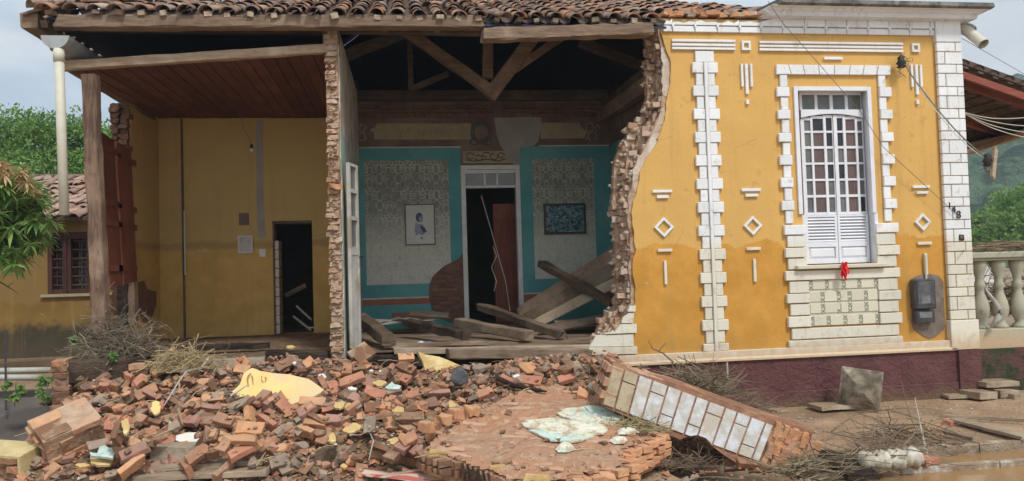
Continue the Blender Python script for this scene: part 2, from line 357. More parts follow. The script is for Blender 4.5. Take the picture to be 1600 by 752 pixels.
MT['teal'] = simple('teal_wall_paint', (.11,.33,.32), (.09,.28,.28), 2.5, .85, .003, 30, .25, (.14,.35,.34), world=True)
MT['frieze'] = simple('brown_frieze_paint', (.19,.13,.10), (.15,.10,.08), 4, .9, .003, 30, .2, (.23,.17,.12), world=True)
MT['frieze_cream'] = simple('faded_cream_panel', (.40,.33,.19), (.33,.27,.16), 5, .9, .003, 30, .2, world=True)
MT['terracotta'] = simple('terracotta_stripe_paint', (.36,.14,.09), (.30,.115,.075), 5, .9, .002, world=True)
MT['cream_line'] = simple('cream_line_paint', (.62,.56,.45), (.52,.47,.38), 8, .85, .002, world=True)
MT['patch'] = simple('bare_plaster_patch', (.36,.33,.28), (.31,.28,.24), 3, .9, .004, world=True)
MT['scroll'] = simple('dark_scroll_paint', (.075,.075,.06), (.10,.09,.07), 8, .9, .001)
MT['faded_ink'] = simple('faded_lettering_paint', (.22,.18,.11), (.28,.23,.14), 12, .9, .0)
MT['scroll_pale'] = simple('pale_scroll_paint', (.40,.33,.24), (.3,.24,.18), 8, .9, .001)
MT['white_wood'] = simple('chalky_white_joinery', (.74,.73,.70), (.64,.63,.60), 7, .6, .002, 60, .35, (.66,.62,.54), world=True)
MT['white_win'] = simple('white_window_paint', (.78,.79,.82), (.72,.73,.77), 5, .5, .001, 60, .4, world=True)
MT['cement'] = simple('grey_cement', (.21,.165,.13), (.17,.13,.105), 9, .95, .008, 40, .15, (.25,.21,.17), world=True)
MT['concrete'] = simple('muddy_concrete', (.36,.30,.22), (.28,.22,.155), 5, .95, .015, 25, .15, (.42,.37,.29))
MT['concrete_pale'] = simple('stained_pale_stone', (.27,.225,.165), (.12,.10,.07), 7, .9, .01, 30, .2, (.40,.36,.28))
MT['black_plastic'] = simple('dark_meter_glass', (.035,.035,.04), (.06,.06,.065), 9, .25, .001, 60, .5)
MT['grey_plastic'] = simple('grey_meter_plate', (.13,.13,.135), (.22,.22,.22), 9, .4, .001, 60, .5)
MT['pvc'] = simple('cream_pvc', (.66,.63,.52), (.58,.55,.44), 5, .5, .001, 40, .4)
MT['gutter'] = simple('weathered_grey_gutter', (.36,.38,.38), (.27,.29,.29), 5, .6, .002, 40, .4)
MT['pane_grey'] = simple('dusty_grey_pane', (.115,.12,.11), (.16,.165,.15), 4, .18, .0, 20, .5, world=True)
MT['pane_brown'] = simple('brown_curtained_pane', (.12,.075,.065), (.16,.10,.085), 4, .2, .0, 20, .5, world=True)
MT['pane_dark'] = simple('dark_pane', (.018,.018,.02), (.03,.03,.032), 4, .15, .0, 20, .5, world=True)
MT['red_cloth'] = simple('bright_red_cloth', (.75,.025,.03), (.6,.015,.02), 12, .8, .004, 60, .2)
MT['iron'] = simple('dark_iron', (.03,.025,.022), (.05,.04,.035), 12, .6, .002)
MT['cable'] = simple('grey_cable', (.20,.19,.16), (.14,.13,.11), 12, .7, .0)
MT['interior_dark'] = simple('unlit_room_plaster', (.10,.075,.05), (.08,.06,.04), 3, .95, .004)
MT['yslab'] = simple('sunny_yellow_plaster', (.82,.60,.25), (.76,.53,.20), 4, .85, .008, 25, .2, (.72,.54,.30))
MT['yscrap'] = simple('yellow_plaster_scrap', (.62,.44,.18), (.50,.34,.15), 8, .9, .005, 40, .2, (.70,.55,.28))
MT['plaster_back'] = simple('plaster_back', (.40,.30,.19), (.48,.38,.26), 8, .95, .01, 30, .1)
MT['white_scrap'] = simple('white_plaster_scrap', (.76,.74,.68), (.68,.65,.57), 9, .8, .004, 40, .3)
MT['flaked'] = None
def flaked():
    n = NB('flaking_white_aqua_plaster'); c = n.mix(n.step(n.noise(9, 7, None, .7), .42, .6), (.72,.70,.58), (.62,.58,.40)); c = n.mix(n.step(n.noise(3.1, 5, None, .6), .5, .6), c, (.46,.58,.50)); c = n.mix(n.math('MULTIPLY', n.step(n.noise(11, 7, None, .7), .5, .6), .9), c, (.46,.34,.23)); n.bump(n.noise(16, 6), .03); return n.done(c, .85, .2)
MT['flaked'] = flaked()
MT['cyan_scrap'] = simple('aqua_painted_scrap', (.36,.52,.46), (.60,.66,.58), 14, .8, .004, 40, .3)
MT['smudge'] = simple('brown_smudge', (.42,.25,.10), (.36,.2,.08), 9, .9, .0)
MT['purlin_end'] = simple('pale_cut_wood', (.50,.42,.31), (.42,.34,.25), 9, .9, .003)
MT['veranda_red'] = wood('red_painted_fascia', (.33,.10,.07), (.27,.08,.055), (.36,.13,.09), 0, .7)
MT['stick'] = simple('dry_stick', (.26,.20,.13), (.17,.125,.08), 5, .9, .003, var=.6)
MT['straw'] = simple('dry_straw', (.46,.37,.20), (.34,.27,.14), 5, .9, .002, var=.5)
MT['straw_grey'] = simple('grey_brown_dead_straw', (.33,.27,.19), (.22,.175,.12), 5, .95, .002, var=.8)
MT['small_print'] = simple('faded_small_print', (.42,.40,.38), (.20,.19,.21), 9, .5, .0, c3=(.5,.47,.42))
MT['dirty_sack'] = simple('muddy_white_sack', (.60,.57,.48), (.40,.34,.25), 7, .8, .01, 30, .2, (.68,.66,.60))
MT['straw_green'] = simple('half_dry_stalk', (.30,.29,.13), (.36,.30,.17), 5, .9, .002, var=.5)
MT['rafter_end'] = simple('grubby_cut_wood', (.40,.33,.24), (.26,.20,.14), 14, .9, .004, var=1.)
MT['whitepole'] = simple('dirty_white_pipe', (.50,.48,.42), (.38,.35,.28), 6, .7, .003)

def lace():
    """stencilled scroll wallpaper: pale lines printed in a repeating tile, washed out below the tide mark"""
    n = NB('stencilled_lace_wallpaper'); X = n.sep(n.pos, 0); Z = n.sep(n.pos, 2); P = .31
    def cell(off, pz, oz):
        u = n.math('SUBTRACT', n.math('PINGPONG', n.math('ADD', X, off+20.), P/2), 0.)
        v = n.math('SUBTRACT', n.math('MODULO', n.math('ADD', Z, oz+20.), pz), pz/2); return u, v
    def ring(u, v, cx, cz, r, wd, ax=1., az=1.):
        a = n.math('MULTIPLY', n.math('SUBTRACT', u, cx), ax); b = n.math('MULTIPLY', n.math('SUBTRACT', v, cz), az)
        d = n.math('SQRT', n.math('ADD', n.math('MULTIPLY', a, a), n.math('MULTIPLY', b, b)))
        return n.step(n.math('ABSOLUTE', n.math('SUBTRACT', d, r)), wd, wd*.35)
    u, v = cell(0, .44, 0.07)
    acc = ring(u, v, .0, .09, .060, .010, 1.1, .8)
    for a in [(.078,.10,.048,.010,1,.75),(.078,.105,.022,.010,1,1),(.155,.06,.05,.009,1.3,.8),(.0,-.07,.05,.008,1,.6),(.10,-.06,.045,.008,1.2,.8),(.10,-.06,.020,.008,1,1),(.155,-.14,.05,.008,1,.7),(.0,-.18,.045,.008,1.3,1),(.05,.19,.03,.009,1,1),(.12,.19,.028,.009,1,1.)]:
        acc = n.math('MAXIMUM', acc, ring(u, v, *a))
    wear = n.step(n.noise(6, 5, n.pos), .28, .6); acc = n.math('MULTIPLY', acc, wear)
    zf = n.step(n.math('MULTIPLY_ADD', n.noise(1.6, 5, n.pos), .5, Z), 3.45, 2.25)
    base = n.mix(zf, (.21,.225,.18), (.56,.55,.46)); line = n.mix(zf, (.56,.52,.42), (.66,.62,.52))
    base = n.mix(n.step(n.noise(11, 4, n.pos, .7), .5, .62), base, n.mix(zf, (.28,.29,.24), (.47,.46,.38)))
    n.bump(n.noise(40, 4, n.pos), .002); return n.done(n.mix(n.math('MULTIPLY', acc, .85), base, line), .9, .2)
MT['lace'] = lace()
def picmat():
    n = NB('blue_green_picture_print'); c = n.mix(n.step(n.noise(14, 6), .42, .58), (.03,.05,.06), (.11,.24,.27)); c = n.mix(n.step(n.noise(30, 5), .56, .64), c, (.35,.45,.42))
    return n.done(c, .35, .4)
MT['picture'] = picmat()
MT['faded_green'] = simple('faded_pale_green_paint', (.40,.45,.38), (.30,.36,.30), 6, .9, .004, 30, .2, (.50,.45,.36), world=True)
MT['door_dim'] = simple('grimy_white_door_paint', (.56,.54,.49), (.44,.42,.37), 5, .7, .002, 40, .3, (.36,.31,.24), world=True)
def mudmat():
    n = NB('wet_mud'); v = n.pos
    c = n.mix(n.step(n.noise(1.3, 7, v, .6), .35, .65), (.43,.285,.175), (.33,.215,.13)); c = n.mix(n.step(n.noise(8, 6, v, .7), .5, .68), c, (.42,.29,.18))
    c = n.mix(n.math('MULTIPLY', n.step(n.noise(.7, 5, v), .5, .62), .6), c, (.22,.155,.10))
    n.bump(n.math('ADD', n.noise(9, 7, v, .65), n.math('MULTIPLY', n.noise(2, 4, v), 1.2)), .035)
    return n.done(c, n.math('MULTIPLY_ADD', n.step(n.noise(1.7, 4, v), .34, .52), -.55, .85), .5)
MT['mud'] = mudmat()
def moundmat():
    n = NB('mortar_and_dirt'); v = n.pos
    c = n.mix(n.step(n.noise(5, 6, v), .35, .65), (.27,.175,.11), (.16,.105,.07)); c = n.mix(n.step(n.noise(13, 6, v, .7), .52, .66), c, (.44,.32,.21))
    c = n.mix(n.math('MULTIPLY', n.step(n.noise(3, 5, v), .55, .65), .6), c, (.13,.09,.06)); n.bump(n.noise(18, 7, v, .7), .05); return n.done(c, .97, .1)
MT['mound'] = moundmat()
def slabtop():
    n = NB('eroded_brick_face'); v = n.pos
    c = n.mix(n.step(n.noise(2.2, 6, v), .35, .65), (.50,.26,.15), (.43,.26,.17)); c = n.mix(n.step(n.noise(9, 6, v, .7), .52, .66), c, (.52,.36,.24))
    c = n.mix(n.math('MULTIPLY', n.step(n.noise(14, 6, v, .7), .6, .66), .85), c, (.17,.085,.05)); n.bump(n.noise(14, 7, v, .65), .05); return n.done(c, .95, .1)
MT['slab_core'] = slabtop()
MT['slab_brick'] = brickmat('eroded_slab_brick', [(.54,.29,.18),(.52,.31,.20),(.56,.31,.19),(.50,.29,.19)], (.52,.35,.235), .8)
def watermat():
    n = NB('muddy_water'); c = n.mix(n.step(n.noise(1.4, 4, n.pos), .4, .6), (.34,.19,.075), (.29,.17,.075)); n.bump(n.noise(3, 3, n.map(n.pos, (1, 3, 1))), .004); return n.done(c, .12, .5)
MT['water'] = watermat()
def leafmat(name, cols, trans=.25):
    n = NB(name); rp = n.nt.nodes.new('ShaderNodeValToRGB'); e = rp.color_ramp.elements; e[0].color = (*cols[0], 1); e[1].color = (*cols[-1], 1)
    for i, c in enumerate(cols[1:-1]): el = e.new((i+1)/(len(cols)-1)); el.color = (*c, 1)
    at = n.nt.nodes.new('ShaderNodeAttribute'); at.attribute_name = 'tone'; n.put(rp.inputs[0], at.outputs['Fac'])
    n.done(rp.outputs[0], .55, .3); tr = n.nt.nodes.new('ShaderNodeBsdfTranslucent'); n.put(tr.inputs[0], rp.outputs[0])
    ms = n.nt.nodes.new('ShaderNodeMixShader'); ms.inputs[0].default_value = trans
    n.nt.links.new(n.b.outputs[0], ms.inputs[1]); n.nt.links.new(tr.outputs[0], ms.inputs[2]); n.nt.links.new(ms.outputs[0], n.out.inputs[0]); return n.mat
MT['leaf_mango'] = leafmat('mango_leaf', [(.15,.27,.08),(.28,.45,.11),(.19,.36,.14),(.50,.60,.20)], .4)
MT['leaf_flush'] = leafmat('young_pinkish_mango_leaf', [(.60,.38,.22),(.66,.45,.28),(.50,.48,.18)])
MT['leaf_tree'] = leafmat('broad_tree_leaf', [(.09,.17,.045),(.16,.29,.07),(.23,.39,.10),(.33,.47,.15)])
MT['leaf_bush'] = leafmat('bush_leaf', [(.09,.16,.05),(.16,.27,.07),(.26,.38,.11)])
MT['leaf_weed'] = leafmat('weed_leaf', [(.10,.20,.05),(.16,.28,.08),(.22,.32,.12)])
MT['bark'] = wood('tree_bark', (.14,.10,.07), (.09,.065,.045), (.18,.14,.10), 2)
def hillmat():
    n = NB('forested_hill'); v = n.pos
    c = n.mix(n.step(n.noise(.09, 8, v, .75), .42, .58), (.022,.05,.034), (.095,.15,.09)); c = n.mix(n.step(n.noise(.16, 4, v, .7), .5, .68), c, (.11,.17,.08))
    n.bump(n.noise(.16, 5, v, .7), 4.); return n.done(c, .95, .05)
MT['hill'] = hillmat()
# ================================================================ HOUSE
house = thing('damaged_house', (1.8, 1.6, 0), 'yellow old house with its front wall torn open and a tiled roof', 'house')
XR = 7.43                                   # right corner of the facade
FLOOR = .93
BACK = 3.3
# --- the part of the front wall still standing (yellow plaster), round the window opening
curve = [(1033,50),(1039,72),(1049,100),(1047,132),(1041,160),(1039,187),(1027,223),(1011,247),(1000,271),(996,299),(989,315),(987,330),(991,370),(993,394),(987,417),(993,449),(992,473),(984,490),(971,507),(958,520),(938,526),(926,540),(917,556),(913,570)]
CV = [onY(x, y, 0) for x, y in curve]
def edgeX(z):                               # x of the broken plaster edge at height z
    pts = CV
    if z >= pts[0].z: return pts[0].x
    for a, b in zip(pts, pts[1:]):
        if b.z <= z <= a.z: return a.x+(b.x-a.x)*(a.z-z)/max(1e-6, a.z-b.z)
    return pts[-1].x
WX0, WZ0, WX1, WZ1 = rxz(1251, 138, 1364, 413, 0)
ZT = onY(1200, 27, 0).z                      # top of the standing wall behind the cornice
zb = .62
mb = MB()
WT = .42
def ragged(zlo, zhi, xr, y0, y1, inset, n=64, mi=0):
    zs = [zlo+(zhi-zlo)*i/n for i in range(n+1)]
    poly = [(edgeX(z)+inset+mnoise.noise(Vector((z*9, inset*7, 3)))*.018, y0, z) for z in zs]+[(xr, y0, zhi), (xr, y0, zlo)]
    return poly
IN = [onY(x, y, .335) for x, y in [(1019,40),(1008,60),(1011,92),(1007,132),(1011,155),(1001,171),(1003,187),(982,203),(974,223),(958,249),(956,290),(958,330),(961,410),(962,473),(936,505),(931,525),(915,550),(912,600)]]
def innerX(z):
    if z >= IN[0].z: return IN[0].x
    for a, b in zip(IN, IN[1:]):
        if b.z <= z <= a.z: return a.x+(b.x-a.x)*(a.z-z)/max(1e-6, a.z-b.z)
    return IN[-1].x
def lerpX(z, t): return edgeX(z)*(1-t)+min(innerX(z), edgeX(z))*t
# plaster skin 3 cm thick in four strips round the opening
mb.prism(ragged(zb, WZ0, WX0, 0, 0, 0), (0, .03, 0)); mb.prism(ragged(WZ0, WZ1, WX0, 0, 0, 0), (0, .03, 0)); mb.prism(ragged(WZ1, CV[0].z+.05, WX0, 0, 0, 0), (0, .03, 0))
mb.box(WX0, 0, zb, WX1, .03, WZ0); mb.box(WX0, 0, WZ1, WX1, .03, ZT+.05); mb.box(WX1, 0, zb, XR-.3, .03, ZT+.05)
mb.box(CV[0].x+.06, 0, CV[0].z+.05, WX0, .03, ZT-.06)
wall = part('front_wall', mb, MT['yellow'], house)
mb = MB()
def corex(z): return lerpX(z, .32)-.05
for (z0_, z1_, xr) in ((.0, WZ0, WX0), (WZ0, WZ1, WX0), (WZ1, ZT-.03, WX0)):
    zs = [z0_+(z1_-z0_)*i/40 for i in range(41)]
    mb.prism([(corex(z)+.05+mnoise.noise(Vector((z*6, 1, 8)))*.03, .03, z) for z in zs]+[(xr, .03, z1_), (xr, .03, z0_)], (0, WT-.03, 0))
mb.box(WX0, .03, 0, WX1, WT, WZ0); mb.box(WX0, .03, WZ1, WX1, WT, ZT); mb.box(WX1, .03, 0, XR-.02, WT, ZT)
core = part('wall_core', mb, MT['wall_core'], house)
mb = MB()
for j, (ya, yb_) in enumerate(((.15,.27),(.27,.39))):
    zs = [.0+(ZT-.05)*i/60 for i in range(61)]
    mb.prism([(lerpX(z, (.6,.97)[j])-.005+mnoise.noise(Vector((z*6, j, 8)))*.03, ya, z) for z in zs]+[(edgeX(0)+1.2, ya, ZT-.05), (edgeX(0)+1.2, ya, 0)], (0, yb_-ya-.001, 0))
part('rubble_infill', mb, MT['wall_core'], house)
# bricks laid bare along the torn edge: each one a sub-part of the wall
rb = random.Random(11)
def chip(L, W, H, seed, amt=.012):
    r = random.Random(seed); b = MB(); xs = [-L/2, -L/6, L/6, L/2]
    bm = bmesh.new(); bmesh.ops.create_cube(bm, size=1)
    for v in bm.verts: v.co = Vector((v.co.x*L, v.co.y*W, v.co.z*H))
    bmesh.ops.subdivide_edges(bm, edges=[e for e in bm.edges if abs(e.verts[0].co.x-e.verts[1].co.x) > L*.5], cuts=2)
    for v in bm.verts:
        c = r.random()
        v.co += Vector([r.uniform(-1, 1)*amt*.35 for _ in range(3)])
        if c < .28: v.co -= Vector((math.copysign(r.uniform(.3, 1)*amt*2.2, v.co.x) if abs(v.co.x) > L*.4 else 0, math.copysign(r.uniform(.2, 1)*amt, v.co.y), math.copysign(r.uniform(.2, 1)*amt*.8, v.co.z)))
    bmesh.ops.bevel(bm, geom=list(bm.edges), offset=min(H*.06, .004), segments=1, affect='EDGES')
    me = bpy.data.meshes.new('brick'); bm.to_mesh(me); bm.free(); return me
BRM = [chip(.235, .115, .058, i) for i in range(10)]; BRH = [chip(.125, .115, .058, 40+i, .016) for i in range(7)]
def with_mat(me, m):
    c = me.copy(); c.materials.clear(); c.materials.append(m); return c
MESHC = {}
def shared(kind, i, mat):
    k = (kind, i, mat.name)
    if k not in MESHC: MESHC[k] = with_mat((BRM if kind == 'b' else BRH)[i], mat)
    return MESHC[k]
def brick_child(parent, loc, rot, kind, mat, sc_=(1,1,1)):
    me = shared(kind, rb.randrange(len(BRM if kind == 'b' else BRH)), mat)
    o = bpy.data.objects.new('brick', me); COL.objects.link(o); setpar(o, parent); o.location = loc; o.rotation_euler = rot; o.scale = sc_; return o
z = .08; k = 0
while z < CV[0].z+.1:
    ex = edgeX(z+.03); base = ex+.05
    # the middle and inner leaf of the wall stick out further left than the outer plaster in many courses
    for j, yy in enumerate((.108, .22, .335)):
        ext = lerpX(z, (.30,.66,1.)[j])-edgeX(z)-.05+mnoise.noise(Vector((z*5, j*2.2, 4)))*.09+rb.uniform(-.035, .035)
        if rb.random() < .16: continue
        if rb.random() < .07: ext -= rb.uniform(.05, .1)
        x = base+ext+.015
        head = (k+j) % 2 and j > 0
        brick_child(wall, (x+(.1 if not head else .05), yy, z+.03), (rb.uniform(-.08,.08), rb.uniform(-.09,.09), (math.pi/2 if head else 0)+rb.gauss(0,.16 if j else .05)), 'b', MT['torn_brick'] if rb.random() < .7 else MT['wall_brick'], (1, 1, rb.uniform(1.05, 1.28)))
        if j == 0: brick_child(wall, (x+.33, .105, z+.03), (0, 0, rb.uniform(-.03,.03)), 'b', MT['torn_brick'], (1,1,1.1))
    z += .076; k += 1
# lumps of mortar filling the torn edge
mb = MB()
for i in range(800):
    z = rb.uniform(.1, CV[0].z+.05); y = rb.uniform(.05, WT-.05); x = lerpX(z, y/.335)+rb.uniform(-.02, .09); s_ = rb.uniform(.018, .05)*(1.7 if rb.random() < .15 else 1)
    bmv = [Vector((rb.gauss(0,1), rb.gauss(0,1), rb.gauss(0,1))).normalized()*s_*rb.uniform(.7,1.2) for _ in range(6)]
    mb.add([Vector((x,y,z))+q for q in [Vector((1,0,0))*s_, Vector((-1,0,0))*s_*1.1, Vector((0,1,0))*s_, Vector((0,-1,0))*s_, Vector((0,0,1))*s_*.8, Vector((0,0,-1))*s_*.8]],
           [(0,2,4),(2,1,4),(1,3,4),(3,0,4),(2,0,5),(1,2,5),(3,1,5),(0,3,5)])
rough(mb, .012, 22)
part('mortar', mb, MT['torn_plaster'], wall, True, kind='stuff')

mb = MB()
za_, zb_ = onY(1039, 72, 0).z, onY(996, 300, 0).z
for k_ in range(2):
    zA, zB = ((za_, onY(1045,150,0).z), (onY(1041,165,0).z, zb_))[k_]; zs = [zA+(zB-zA)*i/26 for i in range(27)]
    mb.prism([(edgeX(z)-.015-.085*max(0, math.sin(math.pi*i/26))**.5-.03*abs(mnoise.noise(Vector((z*7, k_, 1)))), .028, z) for i, z in enumerate(zs)]+[(edgeX(z)+.03, .028, z) for z in zs[::-1]], (0, .02, 0))
part('undercoat_plaster', mb, MT['undercoat'], wall)
# --- plinth
mb = MB(); px0 = CV[-1].x+.02
mb.box(px0, -.05, .02, XR-.28, .0, zb); mb.box(XR-.30, -.09, .02, XR+.02, .5, zb)
part('plinth', mb, MT['plinth'], house)
mb = MB(); mb.box(px0, -.075, -.1, XR-.305, -.0, .20); part('plinth_step', mb, MT['plinth'], house, bevel=.01)
zt1 = onY(1298, 541, -.07).z
mb = MB(); mb.prism([(px0, -.085, zb), (px0, -.085, zb+.03), (px0, -.06, zb+.045), (px0, -.06, zt1), (px0, 0, zt1), (px0, 0, zb)], (XR-.315-px0, 0, 0)); part('base_moulding', mb, MT['white'], house, bevel=.004)
# --- pillar of quoin stones at the corner
PX0 = onY(1463, 60, -.06).x; PX1 = XR
ptop = [36,66,81,100.5,115,135.6,150,170,185.4,205,219,240.5,254.5,275,288.5,308.6,323,343.7,358.5,378.4,393.6,414,429.5,449.4,464,485,500]
pz = [onY(1465+y*.055, y, -.06).z for y in ptop]
mb = MB(); mb.box(PX0+.006, -.04, .62, PX1-.006, .5, onY(1480, 30, -.06).z); pil = part('corner_pillar', mb, MT['joint'], house)
g = .006
def blk(parent, x0, z0, x1, z1, y=-.06, t=.05, name='quoin_block', mat=None, bevel=.006, side=0):
    y -= rb.uniform(0, .004); b = MB(); b.box(x0, y, z0, x1, y+t, z1); return part(name, b, mat or MT['white'], parent, bevel=bevel)
blk(pil, PX0, pz[1]+g, PX1, onY(1480, 31, -.06).z, t=.1)
for i in range(1, len(pz)-1):
    zt, zl = pz[i]-g, pz[i+1]+g
    tall = (i % 2 == 0)
    xm = PX0+(PX1-PX0)*(.30 if tall else .74)
    if i >= len(pz)-2: xm = PX0+(PX1-PX0)*.70
    blk(pil, PX0, zl, xm-g, zt); b = MB(); b.box(xm+g, -.06, zl, PX1, .12, zt); part('quoin_block', b, MT['white'], pil, bevel=.004)
b = MB(); b.box(PX0-.02, -.085, zb+.004, PX1+.02, .46, pz[-1]-g); part('pedestal_block', b, MT['white'], pil, bevel=.006)
# blocks on the hidden flank of the corner, seen only from the side
for i in range(1, len(pz)-1):
    b = MB(); b.box(PX1-.05, .125, pz[i+1]+g, PX1, .44, pz[i]-g); part('quoin_block', b, MT['white'], pil, bevel=.004)
# --- frieze of small white panels with a dentil at every joint
fx = [1036,1051,1086,1121,1155.5,1189,1223,1257,1290,1323,1356,1389,1421,1453,1460]
zf0 = onY(1250, 52.5, -.03).z; zf1 = onY(1250, 42, -.03).z; zf2 = onY(1250, 31, -.03).z
fz = MB(); fz.box(CV[0].x+.01, -.012, zf0+.004, PX0-.02, 0, zf2-.01); fr = part('frieze', fz, MT['joint'], house)
for i, (a, b_) in enumerate(zip(fx, fx[1:])):
    xa, xb = onY(a, 48, -.03).x+.004, onY(b_, 48, -.03).x-.004
    blk(fr, xa, zf0, xb, zf1-.012, -.03, .03, 'frieze_panel')
    if i < 6:
        m_ = MB(); zz = [rb.uniform(.2, .9)*(zf2-zf1) for _ in range(5)]
        if i == 5: zz = [.6*(zf2-zf1), .8*(zf2-zf1), zf2-zf1, zf2-zf1, zf2-zf1]
        m_.prism([(xa, -.04, zf1), (xb, -.04, zf1)]+[(xb+(xa-xb)*q/4, -.04, zf1+zz[4-q]) for q in range(5)], (0, .04, 0)); part('frieze_panel', m_, MT['white'], fr)
    else: blk(fr, xa, zf1, xb, zf2, -.04, .04, 'frieze_panel')
    if i:
        m_ = MB(); c = xa-.004; m_.prism([(c-.022, -.055, zf1+.012), (c+.022, -.055, zf1+.012), (c, -.055, zf1-.05)], (0, .03, 0)); part('dentil', m_, MT['white'], fr)
# --- cornice, snapped off at its left end
cp = [onY(1300, y, 0).z for y in (30, 25, 16, 8, 0)]
def cor(name, prof, mat, xl, seed):          # profile in (y, z), run from a ragged left end to the corner, mitred
    r = random.Random(seed); b = MB(); n = len(prof); o = 0
    L_ = [(xl+r.uniform(-.05, .05)-y*.15, y, z) for y, z in prof]; Rr = [(XR-y, y, z) for y, z in prof]
    b.v = L_+Rr+[(XR-y, .5, z) for y, z in prof]
    for i in range(n):
        j = (i+1) % n
        b.f += [(i, j, n+j, n+i), (n+i, n+j, 2*n+j, 2*n+i)]; b.m += [0, 0]
    b.f += [tuple(range(n))[::-1], tuple(range(2*n, 3*n))]; b.m += [0, 0]
    o = part(name, b, mat, house); return o
zc = onY(1300, 31, 0).z; H = lambda y, Y: onY(1300, y, Y).z
xl = onY(1192, 22, -.1).x
cor('cornice_bed', [(0.3, zf2), (-.045, zf2), (-.05, H(29,-.05)), (-.10, H(25.5,-.1)), (0.3, H(25.5,-.1))], MT['white'], xl+.0, 1)
cor('cornice_fascia', [(0.3, H(25.4,-.1)), (-.16, H(25.4,-.16)), (-.17, H(18.5,-.17)), (0.3, H(18.5,-.17))], MT['white'], xl+.02, 2)
cor('cornice_cyma', [(0.3, H(18.3,-.17)), (-.18, H(18,-.18)), (-.20, H(15,-.2)), (-.215, H(11.5,-.22)), (-.26, H(10.5,-.26)), (-.27, H(8,-.27)), (0.3, H(8,-.27))], MT['white'], xl+.05, 3)
cap = simple('blackened_cornice_cap', (.10,.095,.08), (.17,.16,.14), 9, .95, .01, 30, .1, (.24,.23,.20), world=True)
cor('cornice_cap', [(0.35, H(7.8,-.3)), (-.29, H(7.8,-.3)), (-.31, H(5,-.31)), (-.30, H(-1,-.3)), (0.35, H(-4,-.3))], cap, xl+.12, 4)
for i, a in enumerate(fx[6:]):
    x = onY(a, 28, -.05).x; m_ = MB(); m_.box(x+.02, -.085, H(29.5,-.06), x+.10, -.03, H(27,-.06)); part('dentil', m_, MT['white'], fr)
# broken brickwork on top of the wall where the cornice fell
for i in range(16):
    x = CV[0].x+.08+i*.082
    for j, yy in enumerate((.06, .19, .32)):
        brick_child(wall, (x, yy, ZT+.012+rb.uniform(-.02, .02)+(.03 if j else 0)), (rb.uniform(-.1,.1), rb.uniform(-.1,.1), math.pi/2+rb.uniform(-.15,.15)), 'b', MT['brick_orange'] if rb.random() < .6 else MT['wall_brick'])
# --- applied white ornaments
def orn(l, t, r, b, dep=.03, par=None, name='moulding_strip'):
    x0, z0, x1, z1 = rxz(l, t, r, b, -dep); return blk(par or wall, x0, z0, x1, z1, -dep, dep, name, bevel=.003)
def hbar(l, r, ty, by, dep=.03):             # heights are read at the left end, so bars stay level
    x0 = onY(l, ty, -dep).x; x1 = onY(r, ty, -dep).x
    return blk(wall, x0, onY(l, by, -dep).z, x1, onY(l, ty, -dep).z, -dep, dep, 'moulding_strip', bevel=.003)
for t, b in ((61,64.8),(67.6,71.4),(73.4,77)): hbar(1050, 1149, t, b)
for t, b in ((64,67.5),(70,73.2),(75.5,79.2)): hbar(1187, 1411, t, b)
def hollow(cx, cy, s_, rot, name):
    c = onY(cx, cy, -.03); w_ = s_/125.; t = .028; b = MB()
    R4 = Matrix.Rotation(rot, 3, 'Y')
    for sx, sz, hx, hz in ((0,1,w_,t/2),(0,-1,w_,t/2),(1,0,t/2,w_-t),(-1,0,t/2,w_-t)):
        b.obox(Vector((c.x, -.015, c.z))+R4@Vector((sx*(w_-t/2), 0, sz*(w_-t/2))), R4@Vector((hx,0,0)), (0,.015,0), R4@Vector((0,0,hz)))
    return part(name, b, MT['white'], wall)
hollow(1166.5, 71, 7.6, 0, 'square_moulding'); hollow(1431.5, 74.5, 7.2, 0, 'square_moulding')
for cx, cy, s_ in ((1038,355,11.3),(1177,352.5,11),(1443,347,10.3)): hollow(cx, cy, s_, math.pi/4, 'diamond_moulding')
for l, t, r, b in ((1020,297,1050.5,301),(1026.5,305,1045,310),(1159,294.5,1189,299),(1165,303,1185,307.5),(1426.5,290,1453,294),(1432.5,299,1450.5,303),
                   (1028,389,1050.5,393.5),(1167,386.5,1189,391),(1434.5,378,1456.5,382.5),(1288,89,1317,93.2),
                   (1038.3,407.5,1042.2,444.6),(1177.8,404.7,1181.8,440.6),(1445,396,1449.4,429.5),
                   (1158.3,99.7,1161.6,135.6),(1165,99.7,1169.4,147),(1172.7,99.7,1176.2,135.6),(1424,101,1427.4,136),(1431.2,101,1435.4,148),(1438.2,101,1441.6,136)): orn(l, t, r, b)
for cx, cy in ((1168.5,159.5),(1434.5,159.5)): orn(cx-2.2, cy-3.5, cx+2.2, cy+3.5)
# --- pilaster
pc = 3.805; pz0 = onY(1100, 80, -.03).z; pzb = zt1
mb = MB(); mb.box(pc-.123, -.025, pzb, pc+.123, 0, pz0); pl = part('pilaster', mb, MT['joint'], wall)
wt, wb = onY(1098, 98, -.03).z, onY(1117, 537, -.03).z; stp = (wt-wb)/12.; hb = .135
for i in range(13):
    z1 = wt-i*stp; z0 = z1-hb
    if i == 12: z0 = pzb+.002
    for sx in (-1, 1):
        blk(pl, pc+sx*.028, z0, pc+sx*(.172+rb.uniform(-.004,.004)), z1, -.045, .045, 'pilaster_block')
        if i < 12: blk(pl, pc+sx*.028, z0-g, pc+sx*.125, z0-(stp-hb)+g, -.033, .033, 'pilaster_block')
blk(pl, pc-.125, wt+.006, pc+.125, pz0, -.033, .033, 'pilaster_block')
mb = MB(); mb.prism([(pc-.026, -.045, pzb+.002), (pc+.026, -.045, pzb+.002), (pc+.02, -.062, pzb+.002), (pc-.02, -.062, pzb+.002)], (0, 0, wt-pzb-.002)); part('pilaster_rib', mb, MT['white'], pl)
